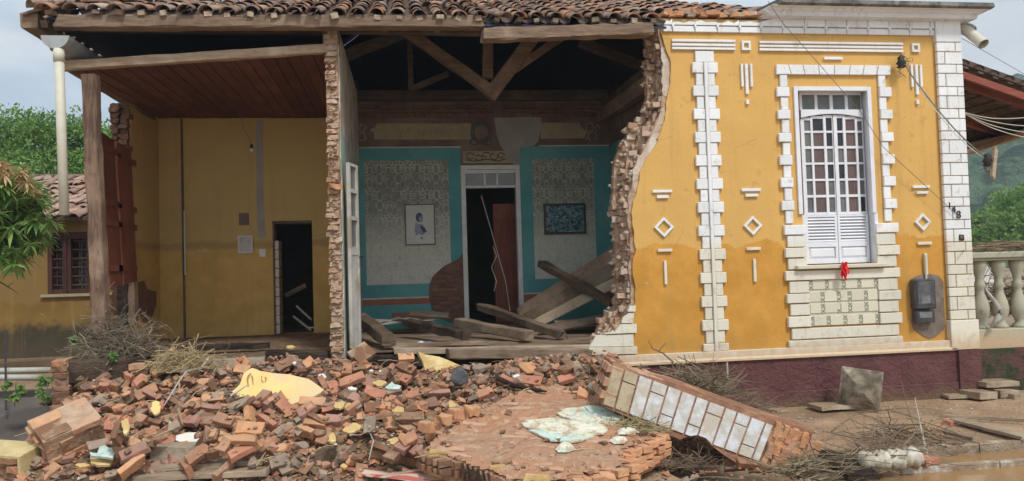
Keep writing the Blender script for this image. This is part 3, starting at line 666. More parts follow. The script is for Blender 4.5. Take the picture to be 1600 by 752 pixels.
# --- quoins framing the window
vt = [1213,1232,1254.5,1279,1304,1329,1351,1373,1392]; vbm = [1213,1236.5,1258,1281,1304,1327,1348,1370,1392]
z1 = onY(1213, 101, -.04).z; z0 = onY(1213, 116, -.04).z
for i in range(8):
    m_ = MB(); xa, xb = onY(vt[i], 103, -.04).x, onY(vt[i+1], 103, -.04).x; xc, xd = onY(vbm[i], 114, -.04).x, onY(vbm[i+1], 114, -.04).x
    m_.prism([(xc+.005, -.04, z0), (xd-.005, -.04, z0), (xb-.005, -.04, z1), (xa+.005, -.04, z1)], (0, .04, 0)); part('arch_block', m_, MT['white'], wall, bevel=.004)
mb = MB(); mb.box(onY(1214, 108, 0).x, -.012, z0+.006, onY(1391, 108, 0).x, 0, z1-.006); part('arch_joint', mb, MT['joint'], wall)
jl = [136,151,172,186,208,222,243,258,278,293,314,329]; zz = [onY(1224, y, -.04).z for y in jl]
lw0, lw1 = onY(1214, 143, -.04).x, onY(1233.5, 143, -.04).x; ln0, ln1 = onY(1221, 160, -.04).x, onY(1232.5, 160, -.04).x
rw0, rw1 = onY(1374.5, 143, -.04).x, onY(1393, 143, -.04).x; rn0, rn1 = onY(1375, 160, -.04).x, onY(1386, 160, -.04).x
zk = z0
for i in range(6):
    for (a0, a1, b0, b1) in ((ln0, ln1, lw0, lw1), (rn0, rn1, rw0, rw1)):
        blk(wall, a0, zz[2*i]+g, a1, zk-g, -.03, .03, 'quoin_block'); blk(wall, b0, zz[2*i+1], b1, zz[2*i], -.045, .045, 'quoin_block')
    zk = zz[2*i+1]
zs = onY(1224, 350, -.04).z
for a0, a1 in ((ln0, ln1), (rn0, rn1)): blk(wall, a0, zs+g, a1, zk-g, -.03, .03, 'quoin_block')
rowsL = [(1225.5,1259,352,367,1),(1231,1260,368.5,386,0),(1227,1260,387.5,402.5,1),(1232,1261,404,421,0)]
for l, r, t, b, wd in rowsL:
    x0, zz0, x1, zz1 = rxz(l, t, r, b, -.04); dd = .055 if wd else .04; blk(wall, x0, zz0, x1, zz1, -dd, dd, 'quoin_block')
    xr1 = {1:onY(1403.5, 356, -.04).x, 0:onY(1399.5, 375, -.04).x}[wd]; blk(wall, onY(1369.5, 375, -.04).x, zz0, xr1, zz1, -dd, dd, 'quoin_block')
x0, zz0, x1, zz1 = rxz(1228, 424, 1406.5, 438.5, -.05)
zr = onY(1228, 424, -.05).z; zr2 = onY(1228, 439, -.05).z; X0w, X1w = onY(1228, 431, -.05).x, onY(1406.5, 425, -.05).x
blk(wall, X0w, zr2, X1w, zr, -.055, .055, 'quoin_block')
rows2 = [(1234.5,440.5,458.6,0),(1230,460,474.5,1),(1236,476,493.5,0),(1232,495.5,512,1)]
pL, pR = onY(1266, 470, -.04).x, onY(1372.5, 465, -.04).x
for l, t, b, wd in rows2:
    zz1, zz0 = onY(l, t, -.045).z, onY(l, b, -.045).z; dd = .055 if wd else .04; xx = onY(l, (t+b)/2, -.045).x; off = X0w+.0
    blk(wall, xx, zz0, pL-.006, zz1, -dd, dd, 'quoin_block'); blk(wall, pR+.006, zz0, X1w-(0 if wd else .035), zz1, -dd, dd, 'quoin_block')
za, zbm = onY(1238, 514, -.04).z, onY(1238, 531, -.04).z; blk(wall, onY(1238, 522, -.04).x, zbm, onY(1405, 512, -.04).x, za, -.04, .04, 'quoin_block')
zc1 = onY(1234, 533, -.05).z; blk(wall, onY(1233, 538, -.05).x, zt1-.004, onY(1411, 530, -.05).x, zc1, -.055, .055, 'quoin_block')
# tiled panel under the sill: blank cream tiles and little green-patterned ones
pT, pB = zr2-.012, onY(1268, 505.5, -.03).z
mb = MB(); mb.box(pL, -.02, pB, pR, 0, pT); pan = part('tile_panel', mb, MT['cream_tile'], wall)
def tilepat():
    n = NB('green_cross_tile'); u = n.math('ABSOLUTE', n.sep(n.obj, 0)); v = n.math('ABSOLUTE', n.sep(n.obj, 2))
    d = n.math('ABSOLUTE', n.math('SUBTRACT', u, v)); f = n.math('MAXIMUM', n.step(d, .008, .004), n.step(n.math('MAXIMUM', u, v), .010, .008))
    return n.done(n.mix(f, (.60,.60,.48), (.07,.09,.045)), .5, .4)
MT['pat'] = tilepat()
mb = MB(); mb.box(-.023, -.006, -.0235, .023, .006, .0235); pm = mb.mesh('patterned_tile', MT['pat'])
def z2pan(y): return onY(1210+300/5.015, 400+y/5.015, -.03).z
rowz = [z2pan(q) for q in (205,250,298,347,392,437,489,535)]
colA = [285,413,543,665,795]; colB = [378,505,590,718]
def colx(c, yy): return onY(1210+c/5.015, 400+yy/5.015, -.03).x
for ri, zz_ in enumerate(rowz):
    yy = (205,250,293,340,385,430,485,525)[ri]
    cols = [colx(c, 230) for c in colA] if ri in (0,1,6,7) else [colx(c, 320) for c in colB]
    for c in cols:
        if ri == 4 and abs(c-colx(503, 320)) < .03: continue
        o = bpy.data.objects.new('patterned_tile', pm); COL.objects.link(o); setpar(o, pan); o.location = (c, -.026, zz_)
    if ri % 2 == 0:
        zm = (zz_+rowz[ri+1])/2; bl = sorted(cols); ed = [pL]+bl+[pR]
        for a, b in zip(ed, ed[1:]):
            aa = a+(.027 if a != pL else .003); bb = b-(.027 if b != pR else .003)
            if bb-aa > .03: blk(pan, aa, rowz[ri+1]-.0225, bb, zz_+.0225, -.030, .012, 'cream_tile', MT['cream_tile'], bevel=.002)
# sill
mb = MB(); sz1 = WZ0-.002; mb.box(onY(1247, 424, -.12).x, -.12, sz1-.05, onY(1387, 418, -.12).x, .12, sz1); part('window_sill', mb, MT['cream_tile'], wall, bevel=.008)

# --- window
win = bpy.data.objects.new('window', MB().box(WX0, .26, WZ0, WX1, .30, WZ1).mesh('window', MT['pane_dark'])); COL.objects.link(win); setpar(win, house)
win['label'] = 'white window with arched glazed casements above louvred shutters'
WD = .13                                     # depth of the sashes behind the face
def W(l, t, r, b, Y=WD): return rxz(l, t, r, b, Y)
def wp(name, x0, z0, x1, z1, y0, y1, mat=None, bevel=.003):
    b = MB(); b.box(x0, y0, z0, x1, y1, z1); return part(name, b, mat or MT['white_win'], win, bevel=bevel)
cx0, _, cx1, _ = rxz(1245, 200, 1366, 300, -.025); ct = onY(1305, 135.5, -.025).z; cb = onY(1252, 335, -.025).z
wp('architrave', cx0, cb, cx0+.055, ct, -.03, .02); wp('architrave', cx1-.055, cb, cx1, ct, -.03, .02); wp('architrave', cx0+.055, ct-.055, cx1-.055, ct, -.03, .02)
sx0 = onY(1252.5, 240, WD).x; sx1 = onY(1349, 230, WD).x; stz = onY(1300, 148.5, WD).z; sbz = onY(1262, 413, WD).z
wp('reveal', cx0+.03, WZ0, cx0+.045, WZ1, .021, .26); wp('reveal', sx1+.03, WZ0, cx1+.0, WZ1, .021, .26, bevel=0); wp('reveal', cx0+.046, WZ1-.02, sx1+.029, WZ1+.02, .021, .26)
zmid = [onY(1300, y, WD).z for y in (150,172,180,334)]
# transom: four panes
zt0, zt1_ = onY(1300, 172, WD).z, stz
wp('transom_frame', sx0, zt1_, sx1, WZ1-.021, WD-.01, WD+.05)
tx = [(1253.5,1273),(1277.5,1296.5),(1301.5,1320.5),(1325,1346)]
prev = sx0
def pane(x0, z0, x1, z1, m): wp('pane', x0-.008, z0-.008, x1+.008, z1+.008, WD+.018, WD+.024, MT[m], 0)
for i, (a, b) in enumerate(tx):
    xa, xb = onY(a, 161, WD).x, onY(b, 161, WD).x; wp('glazing_bar', prev, zt0, xa, zt1_, WD, WD+.04); pane(xa, zt0, xb, zt1_, 'pane_grey'); prev = xb
wp('glazing_bar', prev, zt0, sx1, zt1_, WD, WD+.04)
# arched transom bar
ab = MB(); N_ = 12; xa, xb = sx0, sx1; P = []
for i in range(N_+1):
    t = i/N_; P.append((xa+(xb-xa)*t, onY(1300, 178.5, WD).z-.055*(2*t-1)**2))
ab.prism([(x, WD-.03, z_) for x, z_ in P]+[(xb, WD-.03, zt0), (xa, WD-.03, zt0)], (0, .08, 0)); part('transom_bar', ab, MT['white_win'], win)
archz = lambda x, d: onY(1300, 178.5, WD).z-.055*(2*(x-xa)/(xb-xa)-1)**2-d
cells = {0:[(163,193),(203,253),(265,300)], 1:[(317,345),(357,402),(412,440)]}
ry = [(285,345),(355,418),(430,495),(505,572),(582,648),(660,730)]
rz = [(onY(1255, 90+b/3.01, WD).z, onY(1255, 90+a/3.01, WD).z) for a, b in ry]
xmid = onY(1200+308/3.01, 240, WD).x
shut_t = onY(1258, 336.5, WD).z
for s_ in (0, 1):
    e0 = sx0 if s_ == 0 else xmid+.004; e1 = xmid-.004 if s_ == 0 else sx1; yy = WD-.004
    prev = e0; topz = archz((e0+e1)/2, .03)
    for ci, (a, b) in enumerate(cells[s_]):
        xa_, xb_ = onY(1200+a/3.01-(3.2 if s_==0 else 3.2)*0, 150, WD).x, onY(1200+b/3.01, 150, WD).x
        m_ = MB(); zl, zh = shut_t, None
        m_.prism([(prev, yy, zl), (xa_, yy, zl), (xa_, yy, archz(xa_, .012)), (prev, yy, archz(prev, .012))], (0, .045, 0)); part('glazing_bar' if ci else 'stile', m_, MT['white_win'], win)
        for ri, (zl_, zh_) in enumerate(rz):
            top = zh_ if ri else archz((xa_+xb_)/2, .05)
            mat_ = 'pane_brown' if ci == 1 else 'pane_grey'
            if (s_, ci, ri) in ((0,1,0),(0,2,0),(0,2,1),(1,2,5),(1,0,0)) : mat_ = 'pane_dark'
            if (s_, ci) in ((0,2),(1,0)) and ri in (1,3): mat_ = 'pane_dark'
            pane(xa_, zl_, xb_, top, mat_)
            nz = rz[ri-1][0] if ri else archz((xa_+xb_)/2, .012)
            wp('glazing_bar', xa_-.001, zh_ if ri else top, xb_+.001, nz, yy+.004, yy+.036, bevel=.002)
        wp('glazing_bar', xa_-.001, shut_t, xb_+.001, rz[-1][0], yy+.004, yy+.036, bevel=.002)
        prev = xb_
    m_ = MB(); m_.prism([(prev, yy, shut_t), (e1, yy, shut_t), (e1, yy, archz(e1, .012)), (prev, yy, archz(prev, .012))], (0, .045, 0)); part('stile', m_, MT['white_win'], win)
# louvred lower shutters
Y2 = WD-.02
for s_ in (0, 1):
    e0 = sx0 if s_ == 0 else xmid+.004; e1 = xmid-.004 if s_ == 0 else sx1+.01
    lz1, lz0 = onY(1260, 340, Y2).z, onY(1260, 379, Y2).z; q0, q1 = onY(1260, 387, Y2).z, onY(1260, 405, Y2).z
    wp('shutter_rail', e0, lz1, e1, shut_t-.004, Y2, Y2+.04); wp('shutter_rail', e0, q0, e1, lz0, Y2, Y2+.04); wp('shutter_rail', e0, sbz, e1, q1, Y2, Y2+.04)
    wp('shutter_stile', e0, lz0, e0+.035, lz1, Y2, Y2+.04); wp('shutter_stile', e1-.035, lz0, e1, lz1, Y2, Y2+.04); wp('shutter_stile', e0, q1, e0+.035, q0, Y2, Y2+.04); wp('shutter_stile', e1-.035, q1, e1, q0, Y2, Y2+.04)
    n_ = 8
    for i in range(n_):
        zc_ = lz0+(lz1-lz0)*(i+.5)/n_; b = MB(); b.obox((0.5*(e0+e1), Y2+.018, zc_), ((e1-e0)/2-.036, 0, 0), (0, .016, .016), (0, .004, -.004)); part('louvre', b, MT['white_win'], win)
    b = MB(); xa_, xb_ = e0+.036, e1-.036; b.v = [(xa_, Y2+.03, q1), (xb_, Y2+.03, q1), (xb_, Y2+.03, q0), (xa_, Y2+.03, q0), (xa_+.03, Y2+.005, q1+.03), (xb_-.03, Y2+.005, q1+.03), (xb_-.03, Y2+.005, q0-.03), (xa_+.03, Y2+.005, q0-.03)]
    b.f = [(4,5,6,7),(0,1,5,4),(1,2,6,5),(2,3,7,6),(3,0,4,7),(0,3,2,1)]; b.m = [0]*6; part('raised_panel', b, MT['white_win'], win)
# lower white jambs beside the shutters
wp('jamb', cx0+.045, WZ0, sx0-.002, shut_t, WD-.03, WD+.03); wp('jamb', sx1+.012, WZ0+.0, cx1+.02, cb-.002, -.02, .019)

# --- stump of the door surround at the foot of the torn edge
for (pl_, t, b, wd) in [([(984,478),(993.5,478),(993,487),(981,487)],0,0,1),([(973,497),(983,489),(991,489),(989,505),(971,505)],0,0,0),
                        ([(961,519),(970,507),(995,506.5),(995,520),(950,522),(943,521)],0,0,1),([(932,524),(990,522.5),(990,541),(921,542)],0,0,0),([(921,543),(996,542),(996,553),(917,555)],0,0,1)]:
    m_ = MB(); dd = .05 if wd else .035; m_.prism([onY(x, y, -dd) for x, y in pl_], (0, dd-.002, 0)); part('quoin_block', m_, MT['white'], wall)
# --- house number and small plate on the corner pillar
def text(s_, cx, cy, h, ang, name, par, mat, Y=-.068, ex=.004):
    cu = bpy.data.curves.new('t', 'FONT'); cu.body = s_; cu.size = h*1.38; cu.extrude = ex; cu.align_x = 'CENTER'; cu.align_y = 'CENTER'
    t = bpy.data.objects.new('t', cu); COL.objects.link(t); bpy.context.view_layer.update()
    me = bpy.data.meshes.new_from_object(t.evaluated_get(bpy.context.evaluated_depsgraph_get())); bpy.data.objects.remove(t)
    c = onY(cx, cy, Y); me.transform(Matrix.Translation((c.x, Y, c.z))@Matrix.Rotation(ang, 4, 'Y')@Matrix.Rotation(math.pi/2, 4, 'X')); me.materials.clear(); me.materials.append(mat)
    o = bpy.data.objects.new(name, me); COL.objects.link(o); setpar(o, par); return o
text('1', 1484, 321.5, .085, 0, 'digit', house, MT['iron']); text('4', 1490.5, 328, .095, 0, 'digit', house, MT['iron']); text('8', 1498, 336, .105, 0, 'digit', house, MT['iron'])
c = onY(1502.5, 371.5, -.066)
mb = MB(); mb.prism([(c.x-.032, -.07, c.z+.04), (c.x-.038, -.07, c.z-.02), (c.x-.03, -.07, c.z-.04), (c.x+.03, -.07, c.z-.04), (c.x+.038, -.07, c.z-.02), (c.x+.032, -.07, c.z+.04)], (0, .012, 0)); part('number_plate', mb, MT['iron'], house)
text('8', 1502.5, 371.5, .05, 0, 'digit', house, MT['concrete_pale'], -.074, .002)
# --- cement patch behind the meter
pp = [(1433,431),(1424,437),(1423,452),(1426,480),(1424,500),(1428,514),(1443,525),(1452,529),(1462,526),(1476,514),(1477,500),(1475,470),(1474,440),(1466,430),(1450,428)]
mb = MB(); mb.prism([onY(x, y, -.012) for x, y in pp], (0, .010, 0)); part('cement_patch', mb, MT['cement'], wall)

# ================================================================ inner rooms
mb = MB(); XB0, XB1 = -3.9, 3.44
# back wall of both rooms with two doorways
dl0, dzl0, dl1, dzl1 = rxz(427, 345, 489, 528, BACK); dm0, _, dm1, dzm = rxz(727, 265, 811, 500, BACK)
zceil = onY(380, 185, BACK).z; ztop = onY(700, 150, BACK).z
mb = MB(); mb.box(XB0, BACK, -.1, dl0, BACK+.25, zceil+.3); mb.box(dl1, BACK, -.1, -.87, BACK+.25, zceil+.3); mb.box(dl0, BACK, dzl1, dl1, BACK+.25, zceil+.3); mb.box(dl0, BACK, -.1, dl1, BACK+.25, FLOOR-.02)
backL = part('room_back_wall', mb, MT['yellow_room'], house)
mb = MB(); mb.box(-.87, BACK, -.1, dm0, BACK+.25, ztop); mb.box(dm1, BACK, -.1, XB1+.2, BACK+.25, ztop); mb.box(dm0, BACK, dzm, dm1, BACK+.25, ztop); mb.box(dm0, BACK, -.1, dm1, BACK+.25, FLOOR-.02)
backM = part('parlour_back_wall', mb, MT['frieze'], house, label='painted back wall of the opened parlour')
def flat(name, l, t, r, b, mat, dep=.004, par=None, Y=BACK):
    x0, z0, x1, z1 = rxz(l, t, r, b, Y-dep); m_ = MB(); m_.box(x0, Y-dep, z0, x1, Y-.001, z1); return part(name, m_, mat, par or backM)
def shape(name, pts, mat, dep, par=None, Y=BACK, t=None):
    m_ = MB(); m_.prism([onY(x, y, Y-dep) for x, y in pts], (0, (t or dep-.001), 0)); return part(name, m_, mat, par or backM)
tz1 = onY(700, 231, BACK).z; wz = onY(620, 466, BACK).z
Lx = -.86
def fx_(name, x0, z0, x1, z1, mat, dep): m_ = MB(); m_.box(x0, BACK-dep, z0, x1, BACK-.001, z1); return part(name, m_, mat, backM)
fx_('teal_panel', Lx, FLOOR, onY(721, 300, BACK).x, tz1, MT['teal'], .004)
fx_('teal_panel', onY(812, 300, BACK).x, FLOOR, 3.43, tz1+.01, MT['teal'], .004)
fx_('cream_line', Lx, tz1, onY(722, 300, BACK).x, tz1+.02, MT['cream_line'], .008); fx_('cream_line', onY(845, 300, BACK).x, tz1+.01, 3.43, tz1+.03, MT['cream_line'], .008)
fx_('cream_line', Lx, wz-.012, onY(728, 300, BACK).x-.03, wz+.012, MT['cream_line'], .008); fx_('terracotta_stripe', Lx, wz-.11, onY(728, 300, BACK).x-.03, wz-.013, MT['terracotta'], .007)
fx_('cream_line', onY(818, 460, BACK).x, wz-.012, 3.43, wz+.012, MT['cream_line'], .008); fx_('terracotta_stripe', onY(818, 460, BACK).x, wz-.11, 3.43, wz-.013, MT['terracotta'], .007)
fx_('terracotta_stripe', onY(612, 500, BACK).x, wz-.36, onY(728, 300, BACK).x-.03, wz-.24, MT['terracotta'], .007)
flat('wallpaper_panel', 571, 250, 703, 444, MT['lace'], .009); flat('wallpaper_panel', 833.5, 248, 930, 435, MT['lace'], .009)
shape('cream_panel', [(590,193),(736,193),(736,218),(585,218),(584,207),(577,203),(585,200)], MT['frieze_cream'], .008)
shape('cream_panel', [(845,192),(905,192),(909,200),(917,206),(913,216),(845,217)], MT['frieze_cream'], .008)
flat('over_door_panel', 723, 236, 806, 255, MT['frieze_cream'], .007)
shape('bare_plaster_patch', [(772,184),(846,183),(845,205),(840,222),(834,228),(812,231),(812,258),(803,257),(793,245),(782,228),(776,210)], MT['patch'], .012)
# painted scrolls and faded lettering: thin strokes of paint
def stroke(name, paths, r, mat, dep=.010, par=None):
    m_ = MB()
    for P in paths:
        q = [onY(x, y, BACK-dep) for x, y in P]; tcount = len(m_.v); m_.tube(q, r, 4, cap=True)
    for i, v in enumerate(m_.v): m_.v[i] = (v[0], BACK-dep+(v[1]-(BACK-dep))*.12, v[2])
    return part(name, m_, mat, par or backM)
def arc(cx, cy, rx, ry, a0, a1, n=8): return [(cx+rx*math.cos(math.radians(a0+(a1-a0)*i/n)), cy-ry*math.sin(math.radians(a0+(a1-a0)*i/n))) for i in range(n+1)]
stroke('painted_wreath', [arc(752,207,16,17,0,360,18), arc(752,207,12.5,13.5,0,360,18), arc(752,190,6,4,20,320), arc(741,222,6,5,60,330), arc(763,222,6,5,-150,120), arc(752,226,4,7,0,180)], .012, MT['scroll'], .012)
stroke('painted_scroll', [arc(567,201,6,6,0,300), arc(566,214,6,6,60,380), arc(573,208,4,9,90,270), arc(562,196,3,3,0,270)], .008, MT['scroll_pale'])
stroke('painted_scroll', [arc(921,199,6,7,-120,220), arc(926,213,7,7,-60,240), arc(915,209,4,8,-90,90), arc(933,200,3,4,0,270)], .008, MT['scroll_pale'])
stroke('painted_scroll', [arc(735,244,6,5,0,320), arc(748,247,6,4,180,500), arc(760,242,6,4,0,280), arc(772,245,6,5,90,400), arc(783,243,5,4,0,320), [(728,250),(742,252),(760,249),(778,252),(791,248)]], .009, MT['scroll'], .011)
rl = random.Random(5); P = []
for i in range(18):
    x = 628+i*5.6+rl.uniform(-1,1)
    if 644 < x < 655: continue
    P.append(arc(x, 207+rl.uniform(-3,4), rl.uniform(1.5,3), rl.uniform(2,5), rl.uniform(0,90), rl.uniform(180,340), 5)); P.append([(x-2, 212+rl.uniform(-3,3)), (x+3, 201+rl.uniform(-3,3))])
part_l = stroke('faded_lettering', P, .004, MT['scroll_pale'] if False else MT['faded_ink']); part_l['kind'] = 'stuff'
# plaster lost: bricks showing beside the door
bp = [(723,396),(715,405),(707,409.5),(697,414),(687,421.5),(676,432),(671,445),(670,462),(673,477),(679,488),(687,497),(705,505),(729,505)]
bpw = [onY(x, y, BACK-.03) for x, y in bp]
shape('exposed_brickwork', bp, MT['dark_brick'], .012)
import bisect
def inside(x, z, poly):
    c = False; j = len(poly)-1
    for i in range(len(poly)):
        a, b = poly[i], poly[j]
        if (a.z > z) != (b.z > z) and x < (b.x-a.x)*(z-a.z)/(b.z-a.z)+a.x: c = not c
        j = i
    return c
z = FLOOR+.04; k = 0
while z < 2.4:
    x = .2+(k % 2)*.12
    while x < 1.0:
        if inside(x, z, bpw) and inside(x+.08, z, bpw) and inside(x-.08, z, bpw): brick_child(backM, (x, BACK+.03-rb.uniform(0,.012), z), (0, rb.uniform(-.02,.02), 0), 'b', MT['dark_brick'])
        x += .25
    z += .072; k += 1
# brick courses and plank above the frieze, wall plate
z = onY(700, 184, BACK).z+.03; k = 0
while z < ztop-.12:
    x = -.8+(k % 2)*.12
    while x < 3.3:
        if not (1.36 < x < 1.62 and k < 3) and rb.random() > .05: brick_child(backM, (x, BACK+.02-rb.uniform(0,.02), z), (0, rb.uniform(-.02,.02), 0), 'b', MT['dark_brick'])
        x += .252
    z += .074; k += 1
part('wall_plate', timber((-.8, BACK-.05, ztop-.02), (3.4, BACK-.05, ztop+.0), .22, .16, seed=4), MT['wood_dark'], house)
# main door: white frame, transom of three panes, a red-brown leaf standing open behind
mdoor = bpy.data.objects.new('inner_doorway', MB().box(dm0-.045, BACK-.03, dzm, dm1+.045, BACK+.1, dzm+.07).mesh('doorhead', MT['white_wood'])); COL.objects.link(mdoor); setpar(mdoor, house)
def dp(name, x0, z0, x1, z1, y0, y1, mat=None): b = MB(); b.box(x0, y0, z0, x1, y1, z1); return part(name, b, mat or MT['white_wood'], mdoor)
dp('door_jamb', dm0-.045, FLOOR, dm0+.03, dzm-.002, BACK-.03, BACK+.12); dp('door_jamb', dm1-.03, FLOOR, dm1+.045, dzm-.002, BACK-.03, BACK+.12)
tz0, tz1b = onY(766, 290, BACK).z, onY(766, 271, BACK).z
dp('transom_bar', dm0+.031, tz0-.04, dm1-.031, tz0, BACK, BACK+.06); dp('transom_bar', dm0+.031, tz1b, dm1-.031, dzm-.004, BACK, BACK+.06)
xs_ = [dm0+.031, onY(757.5, 280, BACK).x, onY(777, 280, BACK).x, dm1-.031]
for i in range(3): dp('pane', xs_[i]+.0, tz0, xs_[i+1], tz1b, BACK+.03, BACK+.036, MT['pane_grey'])
for i in (1, 2): dp('glazing_bar', xs_[i]-.015, tz0+.002, xs_[i]+.015, tz1b-.002, BACK+.01, BACK+.05)
b = MB(); b.box(1.45, BACK+.5, FLOOR, 1.92, BACK+.55, 3.0); part('door_leaf', b, MT['door_red'], mdoor)
b = MB(); b.box(1.5, BACK+.485, FLOOR+.2, 1.87, BACK+.5, 1.6); part('door_panel', b, MT['door_red'], mdoor, bevel=.01)
# frame and jamb of the small doorway in the left room
b = MB(); b.box(dl0, BACK-.01, dzl1-.05, dl1, BACK+.22, dzl1+.0); ld = part('room_doorway', b, MT['wood_dark'], house)
b = MB(); b.box(dl0, BACK+.002, FLOOR, dl0+.03, BACK+.3, dzl1-.052); part('door_jamb', b, MT['wood_dark'], ld)
zj = FLOOR
while zj < 2.35:
    b = MB(); b.box(dl0+.031, BACK+.01, zj+.004, dl0+.09, BACK+.3, zj+.145); part('jamb_tile', b, MT['plaster_pale'], ld, bevel=.003); zj += .15
# unlit rooms behind the doorways
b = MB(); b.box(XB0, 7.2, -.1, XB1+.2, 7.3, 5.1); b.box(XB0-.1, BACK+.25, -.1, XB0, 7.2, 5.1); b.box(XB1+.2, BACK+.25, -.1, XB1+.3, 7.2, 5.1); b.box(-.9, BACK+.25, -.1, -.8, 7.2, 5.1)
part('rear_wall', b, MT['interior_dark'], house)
# floors
b = MB(); b.box(XB0, .15, FLOOR-.12, -.96, BACK+.0, FLOOR-.005); b.box(-.8, .45, FLOOR-.14, XB1, BACK, FLOOR-.03); b.box(XB0, BACK+.25, FLOOR-.12, XB1+.2, 7.2, FLOOR-.005)
part('floor_slab', b, MT['mound'], house)
yb = .12; i = 0
while yb < BACK-.05:                           # boards of the parlour run across
    ww = rb.uniform(.15, .2); x0 = -.78; xe = 3.42 if yb > .45 else 2.3
    splits = sorted([x0, x0+rb.uniform(1, 3), xe]) if i % 2 else [x0, xe]
    for a, c_ in zip(splits, splits[1:]):
        b = MB(); dz = rb.uniform(-.006, .008); b.box(a+.004, yb+.004, FLOOR-.03, c_-.004, yb+ww-.004, FLOOR+dz); part('floor_board', b, MT['wood_floor'], house, bevel=.003)
    yb += ww; i += 1
# sagging joists and sill timbers along the open edge of the parlour
for (x0, y0, x1, y1, w_, h_, Yv, mt) in ((618,549,925,543,.14,.07,.06,'wood_grey'),(700,552,922,553,.16,.12,-.05,'wood_floor'),(545,562,915,566,.2,.13,.12,'wood_log'),(820,541,930,533,.1,.06,.25,'wood_floor'),(600,540,760,536,.12,.05,.2,'wood_floor')):
    part('floor_joist', timber(onY(x0, y0, Yv), onY(x1, y1, Yv), w_, h_, seed=int(x0), wear=.014, splinter=.03), MT[mt], house)
# dividing wall: plaster both sides, torn brick end towards the street
DX0, DX1 = -.95, -.79; DTOP = 4.82
b = MB(); b.box(DX0+.015, .0, 0, DX1-.015, BACK, DTOP); dw = part('dividing_wall', b, MT['wall_core'], house)
b = MB(); b.prism([(DX0, .05+.03*math.sin(i*1.7), -.0+DTOP*i/30) for i in range(31)]+[(DX0, BACK, DTOP), (DX0, BACK, 0)], (.015, 0, 0)); part('yellow_plaster', b, MT['yellow_room'], dw)
b = MB(); b.prism([(DX1-.014, .04+.03*math.sin(i*1.3+1), 3.6+(DTOP-3.6)*i/10) for i in range(11)]+[(DX1-.014, BACK, DTOP), (DX1-.014, BACK, 3.6)], (.016, 0, 0)); part('cream_plaster', b, MT['plaster_pale'], dw)
b = MB(); b.prism([(DX1-.014, .04+.03*math.sin(i*1.3+1), 3.598*i/30) for i in range(31)]+[(DX1-.014, BACK, 3.598), (DX1-.014, BACK, 0)], (.016, 0, 0)); part('teal_plaster', b, MT['faded_green'], dw)
z = .8; k = 0
while z < DTOP:
    xo = mnoise.noise(Vector((z*2.2, 7, 0)))*.02
    o = brick_child(dw, ((DX0+DX1)/2+xo-.01+rb.uniform(-.012,.012), .03+rb.uniform(-.03, .03)+(.03 if k % 2 else 0), z+.03), (rb.uniform(-.06,.06), rb.uniform(-.07,.07), rb.uniform(-.12,.12)), 'h', MT['wall_brick'], (rb.uniform(1.05,1.3), 1.3, rb.uniform(.9,1.1)))
    z += .072; k += 1
c = onY(524, 292, .0); brick_child(dw, (c.x-.0, -.03, c.z), (.1,.08,.2), 'h', MT['brick_orange'], (1.2,1.3,1.1))
b = MB()
for i in range(260):
    z = rb.uniform(.85, DTOP); s_ = rb.uniform(.012, .03); x = rb.uniform(DX0+.03, DX1-.03); y = rb.uniform(-.05, .0)
    b.add([Vector((x,y,z))+q for q in [Vector((1,0,0))*s_, Vector((-1,0,0))*s_*1.1, Vector((0,1,0))*s_, Vector((0,-1,0))*s_, Vector((0,0,1))*s_*.8, Vector((0,0,-1))*s_*.8]], [(0,2,4),(2,1,4),(1,3,4),(3,0,4),(2,0,5),(1,2,5),(3,1,5),(0,3,5)])
rough(b, .008, 30); part('mortar', b, MT['wall_core'], dw, kind='stuff')
# right side wall of the parlour
b = MB(); b.box(XB1, WT+.002, 0, XB1+.2, BACK, 4.45); sw = part('side_wall', b, MT['frieze'], house)
b = MB(); b.box(XB1-.005, WT+.05, FLOOR, XB1, BACK-.01, tz1); part('teal_panel', b, MT['teal'], sw)
b = MB(); b.box(XB1-.009, 1.0, FLOOR+.7, XB1-.0045, 2.7, tz1-.3); part('wallpaper_panel', b, MT['lace'], sw)
pA = onX(1009, 118, XB1-.02); part('wall_plate', timber((XB1-.02, .45, 4.57), (XB1-.02, BACK-.05, 4.62), .2, .16, up=(0,0,1), seed=14), MT['wood_dark'], house)
part('tie_beam', timber((XB1-.12, .5, 4.34), (XB1-.12, BACK-.02, 4.44), .16, .22, seed=15), MT['wood_old'], house)
# far side of the house (never open to the street): right wall down the side and the rear
b = MB(); b.box(XR-.25, WT+.002, 0, XR-.01, 7.2, 4.9); b.box(-4.15, 7.3, 0, XR-.01, 7.5, 4.9); b.box(-4.15, BACK+.25, 0, -3.92, 7.3, 4.6)
part('outer_wall', b, MT['yellow'], house)

